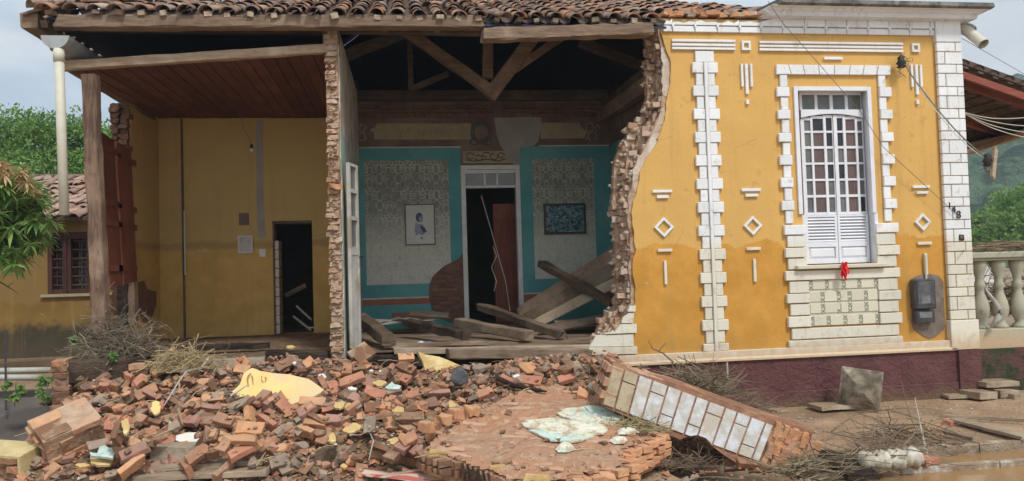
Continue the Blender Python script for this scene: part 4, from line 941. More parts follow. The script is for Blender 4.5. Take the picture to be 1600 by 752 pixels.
# --- left room: side wall, torn at its front end
LX = -3.9
zl = lambda px, py: onX(px, py, LX)
Yend = 2.08
b = MB(); n_ = 40
prof = [(LX, Yend+.05+mnoise.noise(Vector((i*.5, 3, 3)))*.07, 2.25+2.15*i/n_) for i in range(n_+1)]
b.prism([(LX, Yend+.02, 0)]+[(LX, Yend+.02, 2.2)]+prof+[(LX, BACK, 4.42), (LX, BACK, 0)], (-.02, 0, 0)); lw = part('left_side_wall', b, MT['yellow_room'], house)
b = MB(); b.box(LX-.25, Yend+.1, 0, LX-.021, BACK+.25, 4.4); part('wall_core', b, MT['wall_core'], lw)
z = 1.2; k = 0
while z < 4.35:
    for xx in (LX-.07, LX-.19): brick_child(lw, (xx, Yend+.03+rb.uniform(-.04,.05), z+.03), (rb.uniform(-.05,.05), rb.uniform(-.05,.05), rb.uniform(-.1,.1)), 'h', MT['dark_brick'], (rb.uniform(.8,1.2),1.1,1.25))
    z += .076
# bricks bared low on the wall
pq = [(215,441),(224,439),(229,452),(243,456),(243,478),(236,497),(230,505),(222,500),(216,488)]
b = MB(); b.prism([zl(x, y) for x, y in pq], (.012, 0, 0)); part('exposed_brickwork', b, MT['dark_brick'], lw)
# red-brown door leaves hanging in the side opening
def leaf(q, nm):
    P = [onX(x, y, LX+.01) for x, y in q]; b = MB(); b.prism(P, (.04, 0, 0)); lf = part('door_leaf', b, MT['door_red'], house)
    y0, y1 = min(p.y for p in P)+.02, max(p.y for p in P)-.02; z0_, z1_ = min(p.z for p in P), max(p.z for p in P)
    for t in (.12, .42, .55, .9): b = MB(); b.box(LX+.051, y0, z0_+(z1_-z0_)*t-.04, LX+.062, y1, z0_+(z1_-z0_)*t+.04); part('door_rail', b, MT['door_red'], lf)
leaf([(150,204),(173,220),(187,446),(168,448)], 0); leaf([(177,222),(200,232),(210,440),(189,446)], 1)
part('stud_post', timber(onY(194, 512, 1.9), onY(193, 442, 1.9), .12, .14, up=(0,1,0), seed=21, wear=.02), MT['wood_log'], house)
part('stud_post', timber(onY(206, 505, 1.95), onY(203, 442, 1.95), .14, .12, up=(0,1,0), seed=22, wear=.02), MT['wood_post'], house)
# surface conduit, repair strip and pipe chase on the back wall
b = MB(); b.tube([onY(283.5, 186, BACK-.02), onY(289, 530, BACK-.02)], .018, 8); part('conduit', b, MT['wood_dark'], backL)
b = MB(); b.tube([onY(288, 330, BACK-.05), onY(289.5, 430, BACK-.05)], .012, 8); part('conduit', b, MT['pvc'], backL)
shape('plaster_repair_strip', [(400,188),(410,188),(412,325),(416,372),(403,372),(401,325)], MT['patch'], .006, backL)
flat('stained_square', 373, 333, 389, 352, MT['frieze'], .006, backL)

# --- ceiling of the left room: red-brown boards between a pale edge timber and the back wall
zfL, zfR, zbk = onY(115, 108, .08).z, onY(512, 84, .08).z, zceil
i = 0; x = LX+.01; n_ = 19; wbd = (DX0-.0-(LX+.01))/n_
for i in range(n_):
    xa_, xb_ = LX+.01+i*wbd+.003, LX+.01+(i+1)*wbd-.003; b = MB()
    za_ = zfL+(zfR-zfL)*((xa_+xb_)/2-LX)/(DX0-LX); dz = rb.uniform(-.005, .005)
    b.v = [(xa_, .1, za_+dz), (xb_, .1, za_+dz), (xb_, BACK-.01, zbk+dz), (xa_, BACK-.01, zbk+dz)]; b.v += [(p[0], p[1], p[2]+.02) for p in b.v]
    b.f = [(0,3,2,1),(4,5,6,7),(0,1,5,4),(1,2,6,5),(2,3,7,6),(3,0,4,7)]; b.m = [0]*6; part('ceiling_board', b, MT['ceil_board'], house)
part('ceiling_edge_timber', timber(onY(96, 104, .03), onY(517, 76, .03), .10, .105, seed=31, wear=.009, seg=24), MT['ceil_edge'], house)
part('ceiling_edge_timber', timber(onX(112, 106, LX-.02), onX(238, 183, LX-.02), .12, .1, seed=32, wear=.02, seg=12), MT['wood_old'], house)
# --- posts and beams that still hold the eaves
part('corner_post', timber(onY(159, 520, 0), onY(141, 118, 0), .155, .16, up=(0,1,0), seed=41, wear=.022, seg=26), MT['wood_post'], house)
part('eaves_beam', timber(onY(92, 36, -.22), onY(756, 36, -.22), .16, .145, seed=42, wear=.016, seg=40, splinter=.05), MT['wood_old'], house)
part('eaves_beam', timber(onY(754, 56, -.30), onY(1016, 47, -.26), .17, .145, seed=43, wear=.022, seg=24, splinter=.03), MT['wood_old'], house)
part('eaves_beam', timber((-4.12, -.25, onY(92, 34, -.22).z), (-4.12, 6.9, onY(92, 34, -.22).z), .18, .18, seed=44, wear=.015, seg=24), MT['wood_old'], house)
part('bracket', timber(onY(122, 104, .3), onY(108, 74, .1), .1, .12, up=(0,1,0), seed=45), MT['wood_old'], house)
part('bracket', timber(onX(112, 92, LX-.1), onX(84, 72, LX-.1), .08, .10, up=(0,0,1), seed=46), MT['wood_old'], house)
part('post_head', timber(onY(518, 88, .1), onY(517, 50, .1), .2, .16, up=(0,1,0), seed=47), MT['wood_old'], house)
# --- roof
EZ = onY(400, 26, -.3).z; SL = math.tan(math.radians(23.5)); EY = -.33
XL, XRf = -4.0, XR-.1
def roofz(y): return EZ+(y-EY)*SL
rf = bpy.data.objects.new('roof', MB().mesh('roof', MT['tarp'])); COL.objects.link(rf); setpar(rf, house)
DEP = 4.0
b = MB()
hipL = lambda t: XL+t; hipR = lambda t: XRf+.0-t*.9
TH = [(XL+.05, EY+.1), (XRf-.05, EY+.1), (hipR(DEP), EY+DEP), (hipL(DEP), EY+DEP)]
def P3(x, y, d=-.09): return (x, y, roofz(y)+d)
yR = WT+.08
pts = [P3(XL+.1, EY+.08), P3(CV[0].x-.02, EY+.08), P3(CV[0].x-.02, yR), P3(XRf-.5, yR), P3(hipR(DEP), EY+DEP), P3(hipL(DEP), EY+DEP)]
b.prism(pts, (0, 0, .03))
b.prism([P3(XL+.1, EY+.08), P3(hipL(DEP), EY+DEP), (hipL(DEP), 7.2-DEP, roofz(EY+DEP)-.09), (XL+.1, 7.4, roofz(EY+.08)-.09)], (0, 0, .03))
b.prism([P3(hipL(DEP), EY+DEP), P3(hipR(DEP), EY+DEP), (XRf-.5, 7.4, roofz(EY+.08)-.09), (XL+.1, 7.4, roofz(EY+.08)-.09)], (0, 0, .028))
b.prism([P3(hipR(DEP), EY+DEP), P3(XRf-.5, yR), (XRf-.5, 7.4, roofz(EY+.08)-.09)], (0, 0, .026))
part('roof_lining', b, MT['tarp'], rf)
def tilemesh(L=.46, r0=.085, r1=.068, n=7, th=.013, convex=True):
    b = MB(); sgn = 1 if convex else -1
    for k, (y, r) in enumerate(((-L/2, r0), (L/2, r1))):
        for q in (r, r-th):
            for j in range(n+1):
                a = math.pi*j/n; b.v.append((-q*math.cos(a), y, sgn*q*math.sin(a)*.78))
    m = n+1
    for j in range(n):
        b.f += [(j, j+1, 2*m+j+1, 2*m+j), (m+j+1, m+j, 3*m+j, 3*m+j+1), (j+1, j, m+j, m+j+1), (2*m+j, 2*m+j+1, 3*m+j+1, 3*m+j)]
    b.f += [(0, 2*m, 3*m, m), (n, m+n, 3*m+n, 2*m+n)]; b.m = [0]*len(b.f); return b
TM = [rough(tilemesh(.46, .086+.004*i, .070), .004, 9, i).mesh('roof_tile', MT['tile'], True) for i in range(3)]
alpha = math.atan(SL); PITX = .238
cand = []; ch = MB(); rt = random.Random(3)
nrow = 10
for j in range(nrow):
    y = EY+.20+j*.36
    for i in range(int((XRf-XL)/PITX)):
        x = XL+.12+i*PITX+rt.uniform(-.012, .012)
        t = y-EY
        if x < hipL(t)-.1 or x > hipR(t)+.05: continue
        if x > CV[0].x-.12 and y < yR+.2: continue
        if x > 5.6: continue
        cand.append((x, y, i, j))
vis = sorted(cand, key=lambda c: c[3])
rest = MB(); lo = tilemesh(n=4)
for k, (x, y, i, j) in enumerate(vis):
    lift = .022+(.012 if j == 0 else 0)
    loc = Vector((x, y, roofz(y)+.012+rt.uniform(-.006, .01)+lift*.5)); yaw = rt.gauss(0, .05) if rt.random() > .06 else rt.gauss(0, .28)
    slip = rt.gauss(0, .02) if rt.random() > .08 else -rt.uniform(.03, .12)
    if j == 0 and -0.05 < x-1.08 < .3: slip = -.1; yaw = rt.uniform(-.5, .5)
    loc += Vector((0, slip, slip*SL))
    E = Euler((alpha-.035+rt.gauss(0, .02), rt.gauss(0, .05), yaw))
    if k < 290:
        o = bpy.data.objects.new('roof_tile', TM[rt.randrange(3)]); COL.objects.link(o); setpar(o, rf); o.location = loc; o.rotation_euler = E
    else:
        M_ = E.to_matrix(); rest.add([loc+M_@Vector(v) for v in lo.v], lo.f)
    ch0 = tilemesh(n=4, convex=False, L=.46)
    M2 = Euler((alpha, 0, 0)).to_matrix(); c0 = Vector((x+PITX/2, y+.10, roofz(y+.10)+.015)); ch.add([c0+M2@Vector(v) for v in ch0.v], ch0.f)
if rest.v: part('roof_tiles_higher_up', rest, MT['tile_dark'], rf, kind='stuff')
part('channel_tiles', ch, MT['tile_dark'], rf, kind='stuff')
# hip tiles along the left hip and verge tiles that point left
for i in range(13):
    t = .12+i*.34; x, y = hipL(t)-.02, EY+t
    o = bpy.data.objects.new('ridge_tile', TM[i % 3]); COL.objects.link(o); setpar(o, rf); o.location = (x, y, roofz(y)+.07)
    d = Vector((1, 1, SL)).normalized(); o.rotation_euler = d.to_track_quat('Y', 'Z').to_euler(); o.scale = (1.15, 1, 1.1)
for i in range(9):
    o = bpy.data.objects.new('verge_tile', TM[i % 3]); COL.objects.link(o); setpar(o, rf); y = EY+.12+i*.24; o.location = (XL+.05, y, EZ+.03+rt.uniform(-.01,.02)); o.rotation_euler = (alpha-.05+rt.gauss(0,.03), 0, -math.pi/2+rt.gauss(0,.06))
# side slope tiles of the hip, towards the left
for j in range(3):
    for i in range(4+j):
        pass
# pale cut rafter ends under each arch of the first row
pe = MB().box(-.04, -.03, -.03, .04, .25, .03).mesh('rafter_end', MT['rafter_end'])
for (x, y, i, j) in vis:
    if j == 0 and rt.random() > .14:
        o = bpy.data.objects.new('rafter_end', pe); COL.objects.link(o); setpar(o, rf); o.location = (x+rt.uniform(-.02,.02), EY+.03+rt.uniform(-.02,.03), EZ+.014+rt.uniform(-.008,.008)); o.rotation_euler = (0, rt.gauss(0,.16), rt.gauss(0,.1)); o.scale = (rt.uniform(.7,1.1), 1, rt.uniform(.7,1.1))
# rafters under the lining, and the struts of the truss over the parlour
for i in range(13):
    x = -3.95+i*.62
    if abs(x-3.5) < .2: continue
    y1 = min(EY+3.6, EY+(x-XL)) if x < -.3 else EY+3.6
    part('rafter', timber((x, EY+.15, roofz(EY+.15)-.14), (x, y1, roofz(y1)-.14), .07, .08, seed=60+i, seg=5), MT['wood_dark'], rf)
def strut(a, b_, Y, w_, h_, sd, mt='wood_old'): part('truss_strut', timber(onY(a[0], a[1], Y), onY(b_[0], b_[1], Y), w_, h_, up=(0,1,0), seed=sd, wear=.01), MT[mt], rf)
strut((628,44), (772,146), 1.6, .15, .16, 71); strut((764,152), (832,60), 1.62, .2, .16, 72); strut((790,118), (878,58), 1.75, .11, .12, 73)
strut((762,40), (762,122), 1.45, .15, .13, 74); strut((640,48), (538,88), 1.9, .15, .14, 75, 'wood_dark'); strut((905,66), (1004,104), 1.9, .14, .14, 76, 'wood_dark')
strut((640,60), (642,140), 2.4, .08, .1, 77, 'wood_dark'); strut((640,140), (700,116), 2.6, .08, .1, 78, 'wood_dark')
for i in range(4): part('purlin', timber((-.8, .5+i*.75, roofz(.5+i*.75)-.24), (3.4, .5+i*.75, roofz(.5+i*.75)-.24), .1, .1, seed=80+i), MT['wood_dark'], rf)
for i in range(3): part('purlin', timber((-4.0+i*.7, .3+i*.75, roofz(.3+i*.75)-.24), (-.95, .3+i*.75, roofz(.3+i*.75)-.24), .1, .1, seed=84+i), MT['wood_dark'], rf)

# --- half-glazed white door leaf standing open at the dividing wall
wd = thing('white_glazed_door', (-.7, .3, FLOOR), 'narrow white half-glazed door leaf standing open against the dividing wall', 'door')
A = onY(540.5, 254, .12); Bq = onY(550.5, 262, .42); A2 = onY(542, 545, .12); B2 = onY(558, 540, .42)
dx = Vector((Bq.x-A.x, .30, 0)); H1 = A.z-A2.z
O = Vector((A.x+.0, .12, A2.z)); u = Vector((Bq.x-A.x+.03, .30, 0)); nn = Vector((u.y, -u.x, 0)).normalized()*.04
def dq(name, s0, s1, t0, t1, mat, th=1.): b = MB(); b.prism([O+u*s0+Vector((0,0,t0*H1)), O+u*s1+Vector((0,0,t0*H1)), O+u*s1+Vector((0,0,t1*H1)), O+u*s0+Vector((0,0,t1*H1))], nn*th); o = part(name, b, mat, wd); return o
dq('stile', 0, .14, 0, 1, MT['door_dim']); dq('stile', .86, 1, 0, 1, MT['door_dim']); dq('lower_panel', .14, .86, .0, .5, MT['door_dim'], .8)
ys = [.985, .86, .845, .70, .685, .55]
for a, b_ in ((.985,1),(.84,.86),(.69,.71),(.5,.545)): dq('rail', .14, .86, a, b_, MT['door_dim'])
for a, b_ in ((.86,.985),(.71,.84),(.545,.69)): dq('pane', .14, .86, a, b_, MT['pane_grey'], .3)
b = MB(); q = O+u*.93+Vector((0,0,.49*H1))+nn; b.tube([q, q+nn*1.2, q+nn*1.2-u*.3], .008, 6); part('handle', b, MT['iron'], wd)
# ================================================================ things fixed to or hanging on the house
b = MB(); P = [onY(92, 80, -.3), onY(96, 200, -.3), onY(100.5, 336, -.3)]
b.tube([P[0], P[1], P[2]], .05, 14); 
dp_ = thing('broken_downpipe', tuple(P[2]), 'cream downpipe hanging from a half-round gutter end, broken off above the tiles', 'downpipe')
part('pipe', b, MT['pvc'], dp_, True)
b = MB(); b.tube([P[0]+Vector((0,0,.02)), P[0]+Vector((0,0,-.12))], .058, 14); part('pipe_collar', b, MT['pvc'], dp_, True)
# gutter running back along the left eaves, its rounded end plate towards the street
gc = P[0]+Vector((-.02, .0, .16)); b = MB(); n_ = 12
for k, y in enumerate((-.05, 5.8)):
    for r in (.145, .135):
        for j in range(n_+1): a = math.pi*j/n_; b.v.append((gc.x-r*math.cos(a), gc.y+y, gc.z-r*math.sin(a)+.02*k))
m_ = n_+1
for j in range(n_): b.f += [(j, 2*m_+j, 2*m_+j+1, j+1), (m_+j, m_+j+1, 3*m_+j+1, 3*m_+j)]
b.f += [(0, m_, 3*m_, 2*m_), (n_, 2*m_+n_, 3*m_+n_, m_+n_)]+[tuple(range(m_))]; b.m = [0]*len(b.f)
part('gutter', b, MT['gutter'], dp_)

# framed pictures
def picture(px, frame_mat, mat, label, w_=.02, Y=BACK-.012):
    x0, z0, x1, z1 = rxz(*px, Y-.02); t = thing('framed_picture', ((x0+x1)/2, Y, z0), label, 'picture')
    b = MB(); b.box(x0+w_, Y-.012, z0+w_, x1-w_, Y, z1-w_); part('print', b, mat, t)
    for q in ((x0, z0, x0+w_, z1), (x1-w_, z0, x1, z1), (x0+w_, z0, x1-w_, z0+w_), (x0+w_, z1-w_, x1-w_, z1)):
        b = MB(); b.box(q[0], Y-.026, q[1], q[2], Y, q[3]); part('frame', b, frame_mat, t)
    return t, (x0, z0, x1, z1)
paper = simple('aged_white_paper', (.62,.60,.53), (.56,.54,.48), 5, .6, .0)
ink = simple('blue_grey_ink', (.06,.07,.12), (.10,.11,.17), 20, .8, .0); ink2 = simple('pale_ink_wash', (.33,.34,.40), (.27,.28,.35), 20, .8, .0)
brownf = simple('brown_picture_frame', (.17,.08,.04), (.13,.06,.03), 20, .4, .001); darkf = simple('dark_carved_frame', (.05,.03,.022), (.09,.055,.04), 30, .5, .003)
t, q = picture((633,319,680,383), brownf, paper, 'framed white portrait drawing on the teal and lace-papered wall', .016)
def drawn(parent, pts, mat, dep): b = MB(); b.prism([onY(x, y, BACK-.024-dep) for x, y in pts], (0, .0015, 0)); part('drawing', b, mat, parent)
drawn(t, arc(655, 340, 5.6, 7.5, 0, 360, 18)[:-1], ink, .002); drawn(t, arc(657.5, 343, 3.6, 5, 0, 360, 14)[:-1], ink2, .004)
drawn(t, [(649,346),(653,350),(660,350),(663,356),(667,362),(660,368),(655,366),(650,369),(648,360)], ink2, .002); drawn(t, [(656,352),(663,355),(667,362),(661,364)], ink, .004); drawn(t, [(656,371),(661,370),(661,374),(657,374)], ink2, .002)
picture((850,318,915.5,366), darkf, MT['picture'], 'dark framed blue-green scene picture right of the inner doorway', .035)
t, q = picture((371.5,368,395,396), paper, MT['small_print'], 'small white-edged picture hanging in the yellow left room', .03)
sw_ = thing('light_switch', tuple(onY(410, 401, BACK-.01)), 'small white light switch left of the dark doorway', 'switch')
x0, z0, x1, z1 = rxz(405, 389.5, 415, 401.5, BACK-.02); b = MB(); b.box(x0, BACK-.018, z0, x1, BACK-.001, z1); part('plate', b, MT['white_wood'], sw_, bevel=.004)
b = MB(); b.box((x0+x1)/2-.012, BACK-.026, (z0+z1)/2-.02, (x0+x1)/2+.012, BACK-.019, (z0+z1)/2+.02); part('rocker', b, MT['white_wood'], sw_)
lp = thing('hanging_bulb_holder', tuple(onY(393, 240, 2.9)), 'bare bulb holder on a wire before the yellow room wall', 'lamp')
b = MB(); b.tube([onY(375, 180, 2.9), onY(380, 200, 2.9), onY(388, 214, 2.95), onY(393, 224, 2.9)], .004, 4); part('wire', b, MT['cable'], lp)
b = MB(); c = onY(393, 228, 2.9); b.lathe((c.x, c.y, c.z-.04), [(.012,.07),(.022,.05),(.024,0)], 8); part('socket', b, MT['iron'], lp)
b = MB(); b.lathe((c.x, c.y, c.z-.10), [(.01,0),(.027,.015),(.03,.035),(.02,.06)], 10); part('bulb', b, MT['white_wood'], lp, True)
# electricity meter
me_ = thing('electricity_meter', tuple(onY(1447, 505, -.1)), 'dark glass-fronted electricity meter on a grey cement patch', 'meter')
def mbox(name, l, t, r, bt, y0, y1, mat, par, bevel=.012): x0, z0, x1, z1 = rxz(l, t, r, bt, y0); b = MB(); b.box(x0, y0, z0, x1, y1, z1); return part(name, b, mat, par, bevel=bevel)
mc = mbox('case', 1430.5, 436, 1463.5, 483.5, -.13, -.012, MT['black_plastic'], me_, .018)
mbox('glass_face', 1434, 440, 1460, 476, -.138, -.131, simple('scratched_clear_cover', (.11,.11,.115), (.045,.045,.05), 7, .2, .001, 40, .6), me_, .004)
mc2 = mbox('terminal_box', 1432, 485, 1462, 504.5, -.11, -.012, MT['black_plastic'], me_, .014)
mbox('terminal_cover', 1437, 488, 1457, 497, -.116, -.111, MT['grey_plastic'], me_, .003); mbox('dial_plate', 1440, 462, 1454, 474, -.142, -.139, MT['grey_plastic'], me_, .002)
b = MB(); b.tube([onY(1447, 437, -.03), onY(1446, 398, -.05)], .014, 8); part('conduit', b, MT['pvc'], me_)
# red ribbon tied to the shutters
rbn = MB(); c0 = onY(1318, 413, -.14)
for k, (dx_, ln, ph) in enumerate(((-.02,.21,0),(.012,.24,1.2),(-.0,.19,2.3),(.025,.16,3))):
    n_ = 9; o_ = len(rbn.v)
    for i in range(n_+1):
        t = i/n_; y = -.145-.01*math.sin(t*5+ph); w_ = .012+.016*math.sin(t*math.pi)
        for s_ in (-1, 1): rbn.v.append((c0.x+dx_+s_*w_+.012*math.sin(t*6+ph), y-.008*k+s_*.008, c0.z+.03-ln*t)); 
    for i in range(n_): rbn.f.append((o_+2*i, o_+2*i+1, o_+2*i+3, o_+2*i+2)); rbn.m.append(0)
rbn.lathe((c0.x, -.125, c0.z+.0), [(.006,-.015),(.015,0),(.012,.02),(.004,.035)], 8)
ob = single('red_ribbon', rbn, MT['red_cloth'], 'bright red cloth strip tied at the sill of the white window', 'ribbon'); ob.modifiers.new('solid', 'SOLIDIFY').thickness = .004
# spout pipe and insulators
b = MB(); b.tube([onY(1500, 44, .1), onY(1512, 49, -.0), onY(1537, 69, -.25)], .068, 14, cap=False); b.tube([onY(1537, 69, -.25), onY(1512, 49, -.0), onY(1500, 44, .1)], .058, 14, cap=False)
single('rain_spout', b, MT['pvc'], 'cream plastic spout pipe sticking out under the cornice corner', 'pipe', smooth=True)
b = MB(); b.tube([onY(1500, 40, .3), onY(1518, 43, .1), onY(1520, 46, .05)], .05, 8); single('roof_hose', b, MT['gutter'], 'grey pipe stub just above the cream rain spout', 'pipe')
def insul(cx, cy, Y, lab, s_=1., seed=1):
    r = random.Random(seed); c = onY(cx, cy, Y); t = thing('wire_insulator', tuple(c), lab, 'insulator')
    b = MB(); b.lathe((c.x-.02*s_, c.y, c.z-.05*s_), [(.02*s_,0),(.045*s_,.01*s_),(.03*s_,.03*s_),(.05*s_,.05*s_),(.03*s_,.08*s_),(.035*s_,.11*s_),(.01*s_,.13*s_)], 10); part('spool', b, MT['iron'], t, True)
    b = MB()
    for k in range(9):
        p = [c+Vector((r.uniform(-.03,.03), r.uniform(-.05,.02), r.uniform(-.03,.03)))*s_]
        for i in range(5): p.append(p[-1]+Vector((r.uniform(-.05,.06), r.uniform(-.03,.03), r.uniform(-.06,.05)))*s_)
        b.tube(p, .004, 4)
    part('wire_loops', b, MT['cable'], t); return c
i1 = insul(1411, 99, -.12, 'dark bunch of wires and insulator right above the window', 1.3, 2)
i2 = insul(1546, 252, -1.2, 'black insulator hanging on wires beyond the corner pillar', 1.2, 5)
b = MB(); c = onY(1553, 255, -1.25); b.obox(c, (.016,0,-.03), (0,.02,0), (.03,.0,.17)); single('insulator_board', b, MT['ceil_edge'], 'pale wood slip hanging beside the black insulator', 'board')
def cable(pts, r, lab, mat=None, sag=0):
    P = []; 
    for a, c_ in zip(pts, pts[1:]):
        for i in range(9): t = i/9; P.append(a.lerp(c_, t)-Vector((0,0,sag*4*t*(1-t))))
    P.append(pts[-1]); b = MB(); b.tube(P, r, 5); return single('cable', b, mat or MT['cable'], lab, 'cable')
cable([onY(1415, 102, -.12), onY(1437, 135, -.3), onY(1490, 200, -.75), onY(1540, 246, -1.15)], .008, 'twisted cable from the wall insulator down past the corner pillar', None, .015)
cable([onY(1418, 106, -.14), onY(1440, 141, -.33), onY(1492, 209, -.78), onY(1540, 248, -1.15)], .006, 'thinner second strand just under the twisted cable', MT['pvc'], .02)
cable([onY(1200, 2, -.5), onY(1222, 35, -.4), onY(1262, 80, -.3), onY(1345, 175, -.2), onY(1380, 230, -.12), onY(1500, 340, -.09)], .004, 'thin dark wire slanting across the window to the house number')
for k, (y0, y1, y2) in enumerate(((176,185,184),(177,190,197),(178,196,207),(178,200,215))):
    cable([onY(1508, y0, .6), onY(1550, y1, .3), onY(1602, y2, .0)], .006+.001*(k == 0), ('uppermost','second','third','lowest')[k]+' of the four ropes strung right from the corner pillar', MT['pvc'], .01)
cable([onY(1503, 60, .3), onY(1604, 118, 1.5)], .004, 'thin wire crossing the sky above the veranda roof')

# ================================================================ veranda roof to the right of the house
vr = thing('veranda_roof', (8.4, 2.5, 0), 'dark underside of a red-edged lean-to roof right of the corner pillar', 'roof')
VY0 = .35; va = onY(1503, 89, VY0); vb_ = onY(1602, 124, VY0); sl = (vb_.z-va.z)/(vb_.x-va.x)
VX1 = 9.9; vz = lambda x: va.z+(x-va.x)*sl
VYB = 5.6
for i in range(30):
    y = VY0+.1+i*.18
    b = MB(); b.prism([(7.45, y, vz(7.45)-.10), (VX1, y, vz(VX1)-.10), (VX1, y, vz(VX1)-.075), (7.45, y, vz(7.45)-.075)], (0, .165, 0)); part('ceiling_plank', b, MT['wood_dark'], vr)
for y in (.8, 2.0, 3.2, 4.4): part('rafter', timber((7.46, y, vz(7.46)-.15), (VX1, y, vz(VX1)-.15), .09, .11, seed=int(y*9)), MT['door_red'], vr)
b = MB(); b.prism([(7.45, VY0, vz(7.45)-.02), (VX1, VY0, vz(VX1)-.02), (VX1, VY0, vz(VX1)-.1), (7.45, VY0, vz(7.45)-.1)], (0, .05, 0)); part('verge_tile_edge', b, MT['tile_dark'], vr)
b = MB(); b.prism([(7.45, VY0+.0, vz(7.45)-.20), (VX1, VY0+.0, vz(VX1)-.20), (VX1, VY0+.0, vz(VX1)-.30), (7.45, VY0+.0, vz(7.45)-.30)], (0, .05, 0)); part('red_fascia', b, MT['veranda_red'], vr)
eb = onX(1600, 208, VX1-.1); eb2 = onX(1510, 238, VX1-.1)
print('veranda eaves', eb, eb2, vz(VX1-.1), sl)
for k in range(10):
    for m__ in range(8):
        pass
b = MB()
for k in range(11):
    x = 7.55+k*.23; c0 = Vector((x, VY0+2.6, vz(x)))
    L_ = 5.2; rr_ = .085
    o_ = len(b.v)
    for yy in (VY0-.02, VY0+L_):
        for j in range(6): a = math.pi*j/5; b.v.append((x-rr_*math.cos(a), yy, vz(x)-.10+rr_*.8*math.sin(a)))
    for j in range(5): b.f.append((o_+j, o_+j+1, o_+6+j+1, o_+6+j)); b.m.append(0)
part('roof_tile_rows', b, MT['tile_dark'], vr, kind='stuff')
b = MB(); P0, P1 = onY(1604, 206, 1.0), onY(1512, 239, 4.5); part('eaves_beam', timber(P0, P1, .08, .10, seed=5), MT['ceil_edge'], vr)
part('support_post', timber((P0.x+.05, .9, 0), (P0.x+.05, .9, P0.z-.05), .12, .12, up=(0,1,0), seed=7), MT['wood_post'], vr)
b = MB(); b.prism([(VX1, VY0, vz(VX1)-.1), (VX1, 5.6, vz(VX1)-.1), (P1.x, 5.6, P1.z+.02), (P0.x, VY0, P0.z+.02)], (.02, 0, 0)); part('eaves_board', b, MT['wood_dark'], vr)

# ================================================================ balustrade wall right of the pillar
BY = .12
bl_ = thing('balustrade_wall', (8.6, BY, 0), 'mossy white balustrade with vase balusters beyond the corner pillar', 'balustrade')
bz1, bz0, bzr1, bzr0 = onY(1560, 514, BY).z, onY(1560, 545, BY).z, onY(1560, 393.5, BY).z, onY(1560, 407, BY).z
mossy = m_white('mossy_white_masonry', (.58,.55,.46), (.13,.14,.07), (.42,.40,.30), 2.6)
b = MB(); b.box(XR+.005, BY-.02, bz0, 11, BY+.28, bz1); part('base_course', b, mossy, bl_, bevel=.01)
b = MB(); b.box(XR+.021, BY-.06, -.1, 11, BY+.3, bz0-.003); part('plinth', b, MT['grimy'], bl_)
b = MB(); b.box(XR+.005, BY-.06, bzr0+.03, 11, BY+.26, bzr1); part('top_rail', b, MT['ceil_edge'] if False else mossy, bl_, bevel=.015)
b = MB(); b.box(XR+.005, BY-.03, bzr0, 11, BY+.22, bzr0+.028); part('rail_moulding', b, mossy, bl_, bevel=.008)
hb_ = bzr0-bz1
prof = [(.085,0),(.085,.04),(.05,.07),(.055,.12),(.092,.22),(.10,.30),(.085,.40),(.05,.52),(.045,.58),(.07,.63),(.05,.68),(.045,.74),(.075,.86),(.09,.92),(.09,1.)]
bm_ = MB().lathe((0,0,0), [(r*1.08, z*hb_) for r, z in prof], 14).mesh('baluster', mossy, True)
for px_ in (1531, 1561, 1590, 1620, 1650, 1680):
    o = bpy.data.objects.new('baluster', bm_); COL.objects.link(o); setpar(o, bl_); o.location = (onY(px_, 450, BY+.1).x, BY+.1, bz1)
# driftwood caught in the balustrade and brush piled behind and on it
b = MB(); b.tube([onY(1548, 432, BY-.08), onY(1540, 452, BY-.12), onY(1552, 468, BY-.14), onY(1562, 482, BY-.14), onY(1561, 495, BY-.14), onY(1549, 512, BY-.1)], [.012,.018,.022,.03,.045,.02], 8)
single('pale_driftwood', rough(b, .006, 14), MT['whitepole'], 'pale crooked driftwood caught in front of the white balusters', 'driftwood', smooth=True)
def tangle(name, lab, cat, c, ext, n, ln, r, mat, seed, droop=.25, kind=None, flatz=1., curl=.35):
    rr = random.Random(seed); b = MB(); c = Vector(c)
    for i in range(n):
        p = c+Vector((rr.gauss(0,.45)*ext[0], rr.gauss(0,.45)*ext[1], abs(rr.gauss(0,.5))*ext[2]))
        d = Vector((rr.gauss(0,1), rr.gauss(0,.6), rr.gauss(0,.5)*flatz)).normalized(); L_ = ln*rr.uniform(.4, 1.3); P = [p-d*L_/2]; k = 5
        for j in range(k): d = (d+Vector((rr.gauss(0,1), rr.gauss(0,1), rr.gauss(-droop,1)))*curl/k*1.6).normalized(); P.append(P[-1]+d*L_/k)
        zmin = c.z-.02
        P = [Vector((q.x, q.y, max(q.z, zmin+rr.uniform(0,.03)))) for q in P]; b.tube(P, r*rr.uniform(.5, 1.4), 3, r1=r*.3, cap=False)
    return single(name, b, mat, lab, cat, kind=kind)
tangle('brush_pile', 'dry brush piled behind the white balusters', 'brush pile', (8.6, .75, 1.0), (1.2, .3, .55), 420, .7, .006, MT['stick'], 3)
tangle('stick_bundle', 'flood-borne sticks lying along the top rail of the balustrade', 'sticks', (8.5, .3, bzr1+.02), (1.2, .12, .10), 90, 1.1, .008, MT['stick'], 4, flatz=.08, curl=.1)
b = MB(); b.box(XR+.3, .5, -.1, 14, 9, .75); struct('yard', b, MT['mud'])

